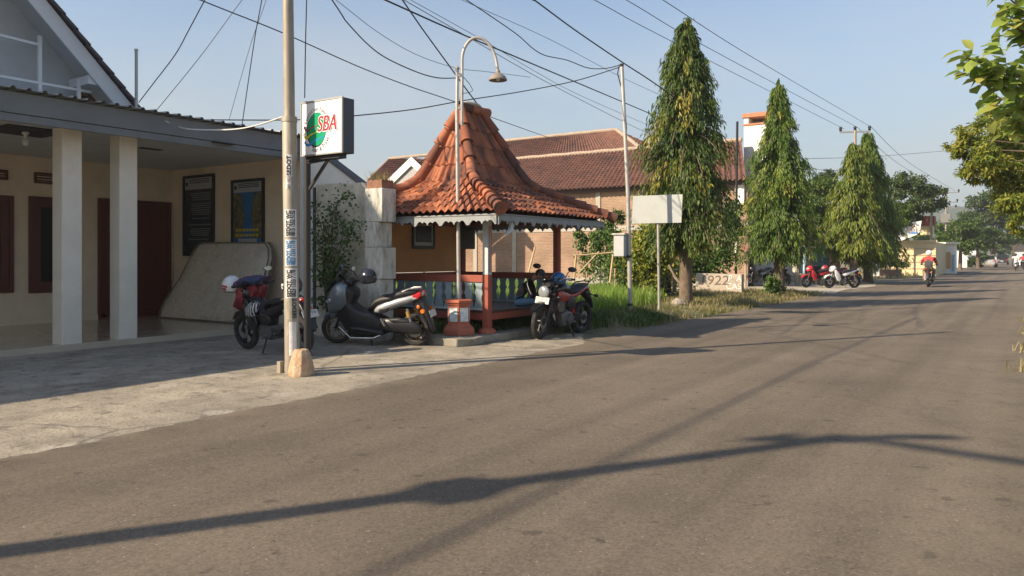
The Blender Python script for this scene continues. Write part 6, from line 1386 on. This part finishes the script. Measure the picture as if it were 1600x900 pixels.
    b = MB(); b.lathe([(.035, .15), (.035, .19)], (-.86, 0, .57), 10, 'y'); b.lathe([(.035, -.19), (.035, -.15)], (-.86, 0, .57), 10, 'y'); b.tube([(-.86, -.17, .57), (-.86, .17, .57)], .012, 6); P_(b, 'rear_indicator', M_amber, t)
    # bars locked to the left
    a = 1.0; bar = lambda r, z: (.40 - math.sin(a)*r, math.cos(a)*r, z)
    b = MB(); b.tube([bar(-.36, 1.0), bar(-.2, 1.03), bar(0, 1.0), bar(.2, 1.03), bar(.36, 1.02)], .014, 8); b.slab([(.47, .96), (.36, .94), (.32, 1.0), (.40, 1.06), (.47, 1.04)], -.12, .12, .03); P_(b, 'handlebar', M_blackp, t)
    for s in (-1, 1):
        b = MB(); b.tube([bar(.24*s, 1.02), bar(.38*s, 1.0)], .02, 10); P_(b, 'grip', M_seat, t)
        q = bar(.22*s, 1.04); mirror(t, q, (q[0]+.06, q[1]+.06*s, 1.22), s)
    b = MB(); b.bar((-.18, .2, .45), (-.26, .235, .34), .03, .02); P_(b, 'footrest', M_alu, t)
    b = MB(); b.tube([(.02, .15, .16), (-.03, .24, .0)], .014, 6); P_(b, 'side_stand', M_blackp, t)
    return t
sc_ = maxi_scooter(); place(sc_, G(520, 536), G(660, 540.5), .09)

def underbone(label, body, accent, rimm=M_rim, group=None, plate_txt='', sides=(-1, 1), seatm=M_seat, name='motorbike'):
    t = thing(name, label, 'motorbike', group=group)
    wheel(t, .62, .285, .085, rimm, 5); wheel(t, -.62, .285, .10, rimm, 5)
    b = MB()
    for y in (-.065, .065): b.tube([(.62, y, .285), (.46, y*.9, .74)], .019, 8)
    P_(b, 'fork', M_blackp, t)
    b = MB(); b.slab([(.87, .44), (.80, .56), (.64, .605), (.48, .56), (.42, .46), (.5, .49), (.64, .545), (.77, .5)], -.06, .06, .018); P_(b, 'front_fender', accent, t)
    b = MB(); b.loft([(.62, 0, .80, .04, .04), (.585, 0, .81, .11, .10), (.50, 0, .84, .15, .13), (.42, 0, .86, .15, .12), (.36, 0, .86, .11, .08)], 18); P_(b, 'front_cowl', body, t, ang=70)
    b = MB(); b.loft([(.63, 0, .83, .04, .035), (.60, 0, .835, .085, .06)], 16); P_(b, 'headlight', M_lens, t)
    b = MB()
    for s in (-1, 1): b.slab([(.46, .78), (.38, .80), (.20, .60), (.14, .42), (.20, .30), (.32, .34), (.44, .56)], s*.13-.02, s*.13+.02, .014)
    P_(b, 'leg_shield', body, t)
    b = MB(); b.slab([(.42, .80), (.32, .80), (.10, .56), (-.05, .58), (-.10, .50), (-.05, .38), (.2, .36), (.36, .5)], -.09, .09, .03); P_(b, 'frame_cover', M_blackp, t)
    b = MB(); b.cbox((.02, 0, .30), (.30, .2, .2)); b.loft([(.14, 0, .33, .07, .07), (.30, 0, .36, .075, .075), (.33, 0, .36, .05, .05)], 12); b.lathe([(.085, .1), (.08, .13), (.02, .135)], (-.06, 0, .29), 16, 'y'); P_(b, 'engine', M_engine, t)
    b = MB(); b.loft([(.08, 0, .64, .05, .03), (.02, 0, .70, .11, .05), (-.15, 0, .745, .13, .05), (-.32, 0, .755, .135, .05), (-.42, 0, .79, .12, .05), (-.62, 0, .82, .09, .04), (-.70, 0, .83, .05, .02)], 16); P_(b, 'seat', seatm, t, ang=70)
    b = MB(); b.loft([(.02, 0, .58, .07, .06), (-.10, 0, .60, .12, .10), (-.30, 0, .66, .13, .085), (-.52, 0, .735, .11, .06), (-.72, 0, .80, .07, .035), (-.80, 0, .83, .03, .015)], 16); P_(b, 'tail_panel', accent, t, ang=70)
    b = MB(); b.loft([(-.72, 0, .785, .07, .03), (-.79, 0, .80, .06, .025), (-.815, 0, .81, .03, .012)], 12); P_(b, 'tail_light', M_tail, t)
    b = MB(); b.slab([(-.60, .72), (-.76, .76), (-.90, .56), (-.97, .40), (-.93, .39), (-.84, .54), (-.66, .62)], -.07, .07, .018); P_(b, 'rear_fender', M_blackp, t)
    b = MB(); b.bar((-.10, .09, .30), (-.62, .09, .285), .035, .06); b.bar((-.10, -.09, .30), (-.62, -.09, .285), .035, .06); P_(b, 'swingarm', M_blackp, t)
    b = MB(); b.tube([(.28, -.06, .28), (.18, -.1, .17), (-.2, -.14, .22)], .018, 8); b.loft([(-.2, -.15, .24, .035, .035), (-.35, -.155, .28, .055, .055), (-.72, -.16, .36, .055, .06), (-.78, -.16, .37, .035, .04)], 12); P_(b, 'exhaust', M_blackp, t)
    for s in (-1, 1):
        b = MB(); b.tube([(-.48, s*.115, .66), (-.58, s*.115, .31)], .025, 8); P_(b, 'shock_absorber', M_alu, t)
    b = MB(); b.tube([(.36, -.33, .99), (.38, -.18, .97), (.40, 0, .93), (.38, .18, .97), (.36, .33, .99)], .013, 8); b.slab([(.46, .88), (.36, .88), (.34, .95), (.42, .99)], -.1, .1, .025); P_(b, 'handlebar', M_blackp, t)
    for s in (-1, 1):
        b = MB(); b.tube([(.36, .23*s, .985), (.345, .36*s, .99)], .019, 10); P_(b, 'grip', M_seat, t)
        if s in sides: mirror(t, (.38, .2*s, .98), (.40, .30*s, 1.19), s, sz=(.018, .07, .04))
    b = MB(); b.bar((-.05, -.24, .26), (-.05, .24, .26), .025); b.bar((-.32, .1, .33), (-.34, .22, .33), .025); P_(b, 'footrest', M_alu, t)
    b = MB(); b.tube([(-.02, .1, .24), (-.06, .25, -.01)], .013, 6); P_(b, 'side_stand', M_blackp, t)
    b = MB()
    for s in (-1, 1): b.ball((-.74, .12*s, .66), (.035, .045, .03), 10, 6)
    P_(b, 'rear_indicator', M_amber, t)
    if plate_txt is not None: plate_on(t, (-.90, 0, .60), (0, -1, 0), (.45, 0, 1), plate_txt, .26, .11)
    return t
ub = underbone('black motorbike draped with a red raincoat, parked behind the stickered pole', M_gloss, M_blackp, plate_txt='5101 TW', sides=(-1,))
place(ub, G(376, 544), G(484, 557), .10)

def naked_bike():
    t = thing('motorbike', 'black and red naked motorbike facing the road with a blue helmet on its tank', 'motorbike')
    wheel(t, .66, .295, .085, M_rim, 5, turn=.12); wheel(t, -.64, .295, .115, M_rim, 5)
    b = MB()
    for y in (-.095, .095): b.tube([(.66, y, .295), (.53, y, .60)], .026, 10); b.tube([(.53, y, .60), (.42, y, .90)], .019, 10)
    P_(b, 'fork', M_blackp, t)
    b = MB(); b.cbox((.43, 0, .90), (.07, .24, .03)); b.cbox((.475, 0, .76), (.07, .24, .03)); P_(b, 'fork_clamp', M_alu, t)
    b = MB(); b.slab([(.93, .50), (.86, .585), (.68, .64), (.52, .60), (.44, .52), (.52, .535), (.68, .60), (.82, .555)], -.065, .065, .018); P_(b, 'front_fender', M_gloss, t)
    b = MB(); b.loft([(.50, 0, .79, .06, .06), (.55, 0, .79, .105, .105), (.61, 0, .79, .115, .115), (.63, 0, .79, .115, .115)], 20); h = P_(b, 'headlight', M_gloss, t, ang=60)
    b = MB(); b.loft([(.631, 0, .79, .108, .108, 2), (.645, 0, .79, .10, .10, 2), (.665, 0, .79, .07, .07, 2), (.672, 0, .79, .02, .02, 2)], 20); P_(b, 'headlight_lens', M_lens, h, ang=70)
    b = MB(); b.loft([(.46, 0, .95, .11, .05), (.52, 0, .945, .12, .055), (.57, 0, .92, .09, .03)], 14); P_(b, 'instruments', M_blackp, t)
    plate_on(t, (.66, 0, .655), (0, 1, 0), (-.25, 0, 1), '5139 TA', .27, .11)
    b = MB(); b.loft([(.34, 0, .80, .06, .05), (.30, 0, .83, .13, .09), (.18, 0, .85, .155, .105, 2.6), (.05, 0, .845, .145, .095, 2.6), (-.05, 0, .81, .11, .06), (-.10, 0, .79, .07, .03)], 20); P_(b, 'fuel_tank', M_gloss, t, ang=70)
    for s in (-1, 1): b = MB(); b.slab([(.44, .70), (.38, .82), (.24, .80), (.02, .74), (.06, .66), (.22, .62)], s*.155-.022, s*.155+.022, .018); P_(b, 'tank_shroud', M_dred, t)
    b = MB(); b.loft([(.02, 0, .77, .06, .03), (-.06, 0, .785, .12, .045), (-.25, 0, .79, .14, .05), (-.36, 0, .82, .13, .055), (-.55, 0, .87, .105, .045), (-.68, 0, .89, .06, .025)], 18); P_(b, 'seat', M_seat, t, ang=70)
    b = MB(); b.loft([(-.05, 0, .69, .08, .07), (-.25, 0, .71, .115, .075), (-.5, 0, .79, .10, .06), (-.70, 0, .85, .06, .03), (-.77, 0, .87, .03, .015)], 16); P_(b, 'tail_panel', M_dred, t, ang=70)
    b = MB(); b.tube([(-.42, .12, .86), (-.58, .12, .92), (-.74, .07, .94), (-.77, 0, .94), (-.74, -.07, .94), (-.58, -.12, .92), (-.42, -.12, .86)], .012, 8); P_(b, 'grab_rail', M_blackp, t)
    b = MB(); b.loft([(-.70, 0, .81, .06, .03), (-.78, 0, .82, .055, .028), (-.80, 0, .825, .03, .012)], 12); P_(b, 'tail_light', M_tail, t)
    b = MB(); b.slab([(-.60, .76), (-.76, .80), (-.88, .62), (-.95, .46), (-.91, .45), (-.82, .6), (-.66, .68)], -.07, .07, .018); P_(b, 'rear_fender', M_blackp, t)
    for s in (-1, 1):
        b = MB(); b.bar((-.74, .05*s, .72), (-.76, .2*s, .70), .02); b.ball((-.76, .21*s, .70), (.035, .045, .028), 10, 6); P_(b, 'indicator', M_blackp, t)
        b = MB(); b.bar((.5, .1*s, .72), (.5, .22*s, .72), .02); b.ball((.5, .23*s, .72), (.035, .045, .028), 10, 6); P_(b, 'indicator', M_blackp, t)
    b = MB(); b.slab([(.14, .20), (.18, .42), (.02, .46), (-.16, .42), (-.18, .24), (-.06, .18)], -.12, .12, .03); b.lathe([(.095, .12), (.09, .15), (.02, .155)], (-.06, 0, .31), 18, 'y'); b.lathe([(.095, -.12), (.09, -.15), (.02, -.155)], (-.06, 0, .31), 18, 'y', )
    P_(b, 'engine', M_engine, t)
    b = MB()
    for k in range(8): z = .42+.026*k; b.slab([(.06, z), (.24+.005*k, z+.05), (.24+.005*k, z+.062), (.06, z+.012)], -.085, .085)
    b.slab([(.09, .40), (.21, .45), (.22, .66), (.10, .64)], -.06, .06); P_(b, 'cylinder', M_alu, t, False)
    b = MB(); b.tube([(.45, 0, .78), (.40, 0, .45), (.22, 0, .22), (.0, 0, .18)], .022, 8); b.tube([(.42, 0, .80), (0, 0, .72), (-.25, 0, .62), (-.22, 0, .32)], .025, 8); b.tube([(0, 0, .72), (-.62, 0, .80)], .018, 6); P_(b, 'frame', M_blackp, t)
    b = MB(); b.slab([(.0, .70), (-.22, .70), (-.26, .50), (-.10, .46), (.02, .52)], -.12, .12, .03); P_(b, 'side_cover', M_blackp, t)
    b = MB(); b.bar((-.20, .1, .34), (-.64, .1, .295), .035, .06); b.bar((-.20, -.1, .34), (-.64, -.1, .295), .035, .06); P_(b, 'swingarm', M_blackp, t)
    b = MB(); b.tube([(.23, -.03, .44), (.34, -.05, .30), (.24, -.08, .16), (-.1, -.13, .18), (-.3, -.15, .24)], .019, 8); b.loft([(-.28, -.16, .25, .03, .03), (-.40, -.17, .29, .055, .055), (-.78, -.18, .42, .06, .065), (-.84, -.18, .435, .04, .045)], 14); P_(b, 'exhaust', M_blackp, t)
    b = MB(); b.tube([(-.28, 0, .64), (-.34, 0, .38)], .035, 8); P_(b, 'shock_absorber', M_redp, t)
    b = MB(); b.tube([(.30, -.37, 1.03), (.36, -.22, 1.04), (.42, -.06, .955), (.42, .06, .955), (.36, .22, 1.04), (.30, .37, 1.03)], .012, 8); P_(b, 'handlebar', M_chrome, t)
    for s in (-1, 1):
        b = MB(); b.tube([(.325, .26*s, 1.035), (.295, .39*s, 1.03)], .019, 10); P_(b, 'grip', M_seat, t)
        mirror(t, (.35, .23*s, 1.04), (.36, .36*s, 1.20), s, sz=(.022, .085, .045))
        b = MB(); b.tube([(.36, .23*s, 1.03), (.39, .28*s, 1.02), (.37, .38*s, 1.01)], .007, 6); P_(b, 'lever', M_alu, t)
    b = MB(); b.bar((-.05, -.24, .28), (-.05, .24, .28), .025); b.bar((-.36, -.2, .38), (-.36, .2, .38), .025); P_(b, 'footrest', M_alu, t)
    b = MB(); b.tube([(-.02, .12, .22), (-.06, .25, -.01)], .014, 6); P_(b, 'side_stand', M_blackp, t)
    return t
nb_ = naked_bike(); place(nb_, (-6.80, 10.98, 0), (-6.74, 12.28, 0), .08)

for o_, pts_ in ((sc_, [[(.42, .12, 1.03), (.52, .10, .98), (.5, .06, .86)], [(.42, -.12, 1.03), (.52, -.10, .98), (.5, -.06, .86)]]), (ub, [[(.38, .16, .97), (.5, .1, .95), (.52, .07, .78), (.6, .075, .42)], [(.38, -.16, .97), (.5, -.1, .95), (.5, -.06, .8)]]),
                 (nb_, [[(.36, .2, 1.03), (.52, .16, 1.0), (.56, .08, .84), (.6, .11, .4)], [(.36, -.2, 1.03), (.53, -.14, .98), (.5, -.08, .82)], [(.36, .16, 1.03), (.5, .1, .93), (.3, .06, .72), (.15, .08, .5)]])):
    for p_ in pts_: b = MB(); b.tube(p_, .006, 6); P_(b, 'cable', M_blackp, o_)
# ------------------------------------------------------------------ helmets and cloth
def helmet(label, loc, rot, shell, visor, stripe=None, R=.135):
    t = thing('helmet', label, 'helmet', loc); t.rotation_euler = rot
    b = MB(); b.ball((0, 0, 0), (R*1.1, R*.95, R), 22, 12, -.62, PI/2); P_(b, 'shell', shell, t)
    b = MB(); b.ball((0, 0, -.002), (R*1.115, R*.965, R*.99), 22, 12, -.62, -.5); b.ball((0, 0, -.01), (R*.9, R*.8, R*.8), 16, 8, -.7, .3); P_(b, 'rim', M_blackp, t)
    b = MB(); n = 10; up = []; dn = []
    for k in range(n+1):
        a = -1.05 + 2.1*k/n
        for arr, el in ((up, .30), (dn, -.42)): arr.append((R*1.14*math.cos(el)*math.cos(a), R*1.0*math.cos(el)*math.sin(a), R*1.03*math.sin(el)))
    b.add(up+dn, [(k, k+1, n+2+k, n+1+k) for k in range(n)]); b.add([(p[0]*.98, p[1]*.98, p[2]) for p in up+dn], [(n+1+k, n+2+k, k+1, k) for k in range(n)]); P_(b, 'visor', visor, t)
    if stripe:
        b = MB(); 
        for el, w_, a0, a1 in ((.0, .016, 1.75, 2.7), (-.28, .022, 1.85, 2.55)):
            n = 8; q = []
            for k in range(n+1):
                a = a0 + (a1-a0)*k/n
                for d in (w_, -w_*(.3+.7*k/n)): e = el + d/R; q.append((R*1.106*math.cos(e)*math.cos(a), R*.957*math.cos(e)*math.sin(a), R*1.006*math.sin(e)))
            b.add(q, [(2*k, 2*k+2, 2*k+3, 2*k+1) for k in range(n)])
        P_(b, 'decal', stripe, t)
    return t
helmet('white open helmet hung on the front of the raincoat-draped motorbike', W(362, 446, 11.4), (.0, -.1, 2.5), mat('helmet_white', (.70, .70, .67), .3, coat=.3, dirt=(.5, .48, .44), ds=12, damt=.4), M_screen, mat('decal_red', (.4, .05, .05), .4), .15)
helmet('dark helmet hung on the handlebar of the maxi scooter', sc_.matrix_basis @ Vector((-.02, .27, 1.10)), (.15, .1, -.35), mat('helmet_black_blue', (.02, .022, .035), .2, coat=.5), M_screen, mat('decal_white', (.6, .6, .6), .4), .14)
helmet('blue helmet resting on the tank of the naked motorbike', W(873, 437, 13.1), (0, .1, -1.7), mat('helmet_blue', (.015, .11, .28), .25, coat=.5), M_screen, None, .13)
helmet('black helmet on the rear seat behind the stickered pole', W(456, 446, 10.75), (0, .1, 2.0), M_gloss, M_screen, mat('decal_white', (.6, .6, .6), .4), .145)
rng = random.Random(5)
def cloth(name, label, cat, cpts, m, amp=.03, n=26, top=None):
    """crumpled cloth: a lofted bundle with folds"""
    b = MB(); R = []
    for i, (x, y, z, rx, ry) in enumerate(cpts):
        ring = []
        for k in range(n):
            a = 2*PI*k/n; f = 1 + amp/max(rx, .05)*(math.sin(a*5+i*.9) + .6*math.sin(a*9-i*1.7) + .5*math.sin(a*3+i*2.1))*.5
            ring.append((x + rx*f*math.cos(a), y + ry*f*math.sin(a), z + .012*math.sin(a*7+i)))
        R.append(ring)
    b.rings(R); return b
fv = (G(376, 544) - G(484, 557)).normalized(); sd_ = Vector((-fv.y, fv.x, 0)); c0 = (G(376, 544) + G(484, 557))/2
Lp = lambda f, s, z: c0 + fv*f + sd_*s + Vector((0, 0, z))
def Lr(f, s, z, a, c_): p = Lp(f, s, z); return (p.x, p.y, p.z, a, c_)
M_rain = mat('red_raincoat', (.24, .022, .03), .5, var=.25, vs=10, bump=.4, bs=16); M_navy = mat('navy_pink_cloth', (.03, .045, .10), .7, col2=(.36, .07, .12), mixs=5, mix=.9, var=.3, vs=12)
rc = thing('raincoat', 'red raincoat with a navy and pink jacket bundled over the motorbike handlebar', 'raincoat', Lp(.48, .05, .7))
b = cloth('', '', '', [Lr(.66, .02, .58, .04, .04), Lr(.62, .05, .63, .13, .10), Lr(.55, .06, .70, .20, .16), Lr(.52, .04, .79, .18, .20), Lr(.49, .05, .88, .21, .19), Lr(.45, .03, .95, .16, .20), Lr(.44, .03, .985, .08, .1)], M_rain, .075); b.build('coat', M_rain, rc, smooth=True, ang=60)
b = cloth('', '', '', [Lr(.46, .08, .97, .05, .09), Lr(.44, .08, .98, .15, .25), Lr(.43, .09, 1.03, .18, .24), Lr(.39, .03, 1.085, .13, .2), Lr(.38, .0, 1.11, .03, .06)], M_navy, .07); b.build('jacket', M_navy, rc, smooth=True, ang=60)
M_zebra = bpy.data.materials.new('black_white_stripe_cloth'); M_zebra.use_nodes = True
nt = M_zebra.node_tree; tc = nt.nodes.new('ShaderNodeTexCoord'); wv = nt.nodes.new('ShaderNodeTexWave'); wv.inputs['Scale'].default_value = 9; wv.inputs['Distortion'].default_value = 3; wv.bands_direction = 'X'
cr = nt.nodes.new('ShaderNodeValToRGB'); cr.color_ramp.interpolation = 'CONSTANT'; cr.color_ramp.elements[0].color = (.015, .015, .02, 1); cr.color_ramp.elements[1].color = (.6, .6, .6, 1); cr.color_ramp.elements[1].position = .62
nt.links.new(tc.outputs['Object'], wv.inputs['Vector']); nt.links.new(wv.outputs['Fac'], cr.inputs[0]); nt.links.new(cr.outputs[0], nt.nodes['Principled BSDF'].inputs['Base Color'])
b = cloth('', '', '', [Lr(.26, .17, .50, .03, .03), Lr(.27, .18, .54, .10, .06), Lr(.27, .18, .63, .13, .07), Lr(.24, .17, .70, .11, .06), Lr(.22, .16, .73, .04, .03)], M_zebra, .015)
tag(origin_to(b.build('striped_bag', M_zebra, smooth=True, ang=60), Lp(.27, .18, .5)), 'black and white striped cloth bag hung on the side of the draped motorbike', 'bag')

# ------------------------------------------------------------------ bikes by the stalls
far = underbone('bright red motorbike parked at the roadside stall', M_redp, M_redp, M_rim, 'motorbikes parked at the roadside stall', None)
place(far, G(1259, 449.5), G(1297, 449), .06)
def far_bike(label, f, r, body, accent):
    t = copy_tree(far); t['label'] = label
    for ch in t.children:
        k = ch.name.split('.')[0]
        if k in ('front_cowl', 'leg_shield', 'front_fender', 'tail_panel'):
            ch.data = ch.data.copy(); ch.data.materials[0] = body if k in ('front_cowl', 'leg_shield') else accent
    place(t, f, r, .06); return t
far_bike('white and red motorbike in front of the bright red one', G(1290, 450.5), G(1340, 450), M_whitep, M_whitep)
far_bike('dark red motorbike standing behind the bright red and the white one', G(1283, 447), G(1318, 446.5), M_dred, M_dred)
far_bike('black motorbike partly hidden behind the second tree, left of its trunk', G(1164, 448), G(1208, 447), M_gloss, M_greyp)
far_bike('dull dark motorbike just right of the second trunk, mostly behind it', G(1228, 447.5), G(1200, 446), M_blackp, M_blackp)
# ------------------------------------------------------------------ riders
M_redshirt = mat('red_shirt', (.48, .05, .05), .8, var=.15, vs=8); M_darkshirt = mat('dark_grey_shirt', (.06, .055, .06), .85, var=.2); M_trouser = mat('khaki_trousers', (.22, .15, .09), .85, var=.15); M_wshirt = mat('white_shirt', (.7, .68, .62), .8)
def rider(label, upper, back, legs, helm, bike_m, front, rear, fist=True):
    bk = copy_tree(far); bk['label'] = 'motorbike under the ' + label.replace('and pale helmet ', ''); del bk['group']
    for ch in bk.children:
        k = ch.name.split('.')[0]
        if k in ('front_cowl', 'leg_shield', 'front_fender', 'tail_panel'): ch.data = ch.data.copy(); ch.data.materials[0] = bike_m
        if k == 'side_stand': bpy.data.objects.remove(ch)
    place(bk, front, rear, 0)
    t = thing('person', 'person ' + label.split(' ', 1)[1] + ', riding a motorbike', 'person', bk.location + Vector((0, 0, .7)), bk.rotation_euler[2])
    J = {'pelvis': (-.16, 0, .14, .14), 'waist': (-.16, 0, .30, .145), 'chest': (-.08, 0, .52, .165), 'neck': (-.02, 0, .68, .07), 'head': (.03, 0, .80, .095)}
    E = [('pelvis', 'waist'), ('waist', 'chest'), ('chest', 'neck'), ('neck', 'head')]; bm = {E[0]: 2, E[1]: 2, E[2]: 1, E[3]: 0}
    for s, k in ((1, 'l'), (-1, 'r')):
        J.update({k+'sh': (-.05, .19*s, .60, .08), k+'el': (.12, .30*s, .38, .055), k+'wr': (.33, .31*s, .31, .036), k+'hip': (-.06, .10*s, .10, .105), k+'kn': (.24, .21*s, .06, .075), k+'an': (-.02, .20*s, -.37, .045), k+'toe': (.13, .22*s, -.41, .04)})
        for a, c, m in (('chest', k+'sh', 1), (k+'sh', k+'el', 1), (k+'el', k+'wr', 0), ('pelvis', k+'hip', 3), (k+'hip', k+'kn', 3), (k+'kn', k+'an', 3), (k+'an', k+'toe', 0)): E.append((a, c)); bm[(a, c)] = m
        add_hand(J, E, bm, k, k+'wr', (.8, 0, .05), (0, 0, 1), 0, .9)
    skin_figure('body', J, E, t, [M_skin, upper, back, legs], bm)
    b = MB(); b.ball((.03, 0, .83), (.14, .128, .135), 16, 10, -.6, PI/2); P_(b, 'helmet', helm, t)
    return t
rider('rider in red and dark grey shirt and pale helmet going away', M_redshirt, M_darkshirt, M_trouser, M_whitep, M_blackp, (-3.75, 40.3, 0), (-3.7, 39.05, 0))
rider('rider in white shirt coming along the far road', M_wshirt, M_wshirt, M_jeans, M_gloss, M_whitep, W(1587, 419, 74) * 1 - Vector((0, .6, W(1587, 419, 74).z)), W(1587, 419, 74) + Vector((0, .65, -W(1587, 419, 74).z)))
rider('rider in dark red shirt at the right end of the far road', M_redshirt, M_redshirt, M_jeans, M_gloss, M_gloss, W(1599, 418, 80) - Vector((0, .6, W(1599, 418, 80).z)), W(1599, 418, 80) + Vector((0, .65, -W(1599, 418, 80).z)))
# ------------------------------------------------------------------ far cars
def car(label, p, rz, paint):
    t = thing('parked_car', label, 'car', p, rz, 'cars parked along the far road')
    b = MB(); b.slab([(-2.1, .35), (-2.12, .75), (-2.0, .95), (-1.85, 1.0), (1.0, .98), (1.9, .82), (2.08, .6), (2.05, .32)], -.83, .83, .1); P_(b, 'body', paint, t)
    b = MB(); b.rings([[(x, y*w, z) for x, y in ((-1.95*k, -1), (1.15*k2, -1), (1.15*k2, 1), (-1.95*k, 1))] for k, k2, w, z in ((1, 1, .79, .97), (.95, .62, .68, 1.5))]); cb = P_(b, 'cabin', glass('car_glass'), t, False)
    b = MB(); b.rings([[(x, y*w, z) for x, y in ((-1.86, -1), (.74, -1), (.74, 1), (-1.86, 1))] for w, z in ((.69, 1.5), (.66, 1.56))]); P_(b, 'roof', paint, cb, False)
    for x in (-1.3, 1.3):
        for s in (-1, 1): b = MB(); b.lathe([(.01, -.1), (.2, -.1), (.31, -.09), (.32, -.05), (.32, .05), (.31, .09), (.2, .1), (.01, .1)], (x, .75*s, .32), 18, 'y'); P_(b, 'wheel', M_tyre, t)
    for s in (-1, 1):
        b = MB(); b.cbox((-2.12, .68*s, .82), (.06, .2, .16)); P_(b, 'tail_light', M_tail, t, False); b = MB(); b.cbox((2.03, .62*s, .68), (.1, .3, .12)); P_(b, 'headlight', M_lens, t, False)
    plate_on(t, (-2.14, 0, .6), (0, -1, 0), (0, 0, 1), '', .4, .12)
    return t
p = W(1545, 418, 96); p.z = 0
car('pale grey car seen from behind under the far trees', p, PI/2 - .03, mat('car_pale_grey', (.42, .42, .40), .3, metal=.3, coat=.5))
p = W(1566, 414, 122); p.z = 0
car('dark car parked beyond the pale grey one', p, PI/2, mat('car_black', (.02, .02, .022), .3, coat=.5))

# ------------------------------------------------------------------ air: even haze round everything but the sky
M_haze = bpy.data.materials.new('haze_air'); M_haze.use_nodes = True; nt = M_haze.node_tree; nt.nodes.remove(nt.nodes['Principled BSDF'])
pv = nt.nodes.new('ShaderNodeVolumePrincipled'); pv.inputs['Color'].default_value = (.88, .9, .92, 1); pv.inputs['Density'].default_value = .0007; pv.inputs['Anisotropy'].default_value = .2
nt.links.new(pv.outputs[0], nt.nodes['Material Output'].inputs['Volume'])
b = MB(); b.box((-720, -220, -1.5), (720, 920, 54)); hz_ = b.build('haze', M_haze); hz_['kind'] = 'stuff'
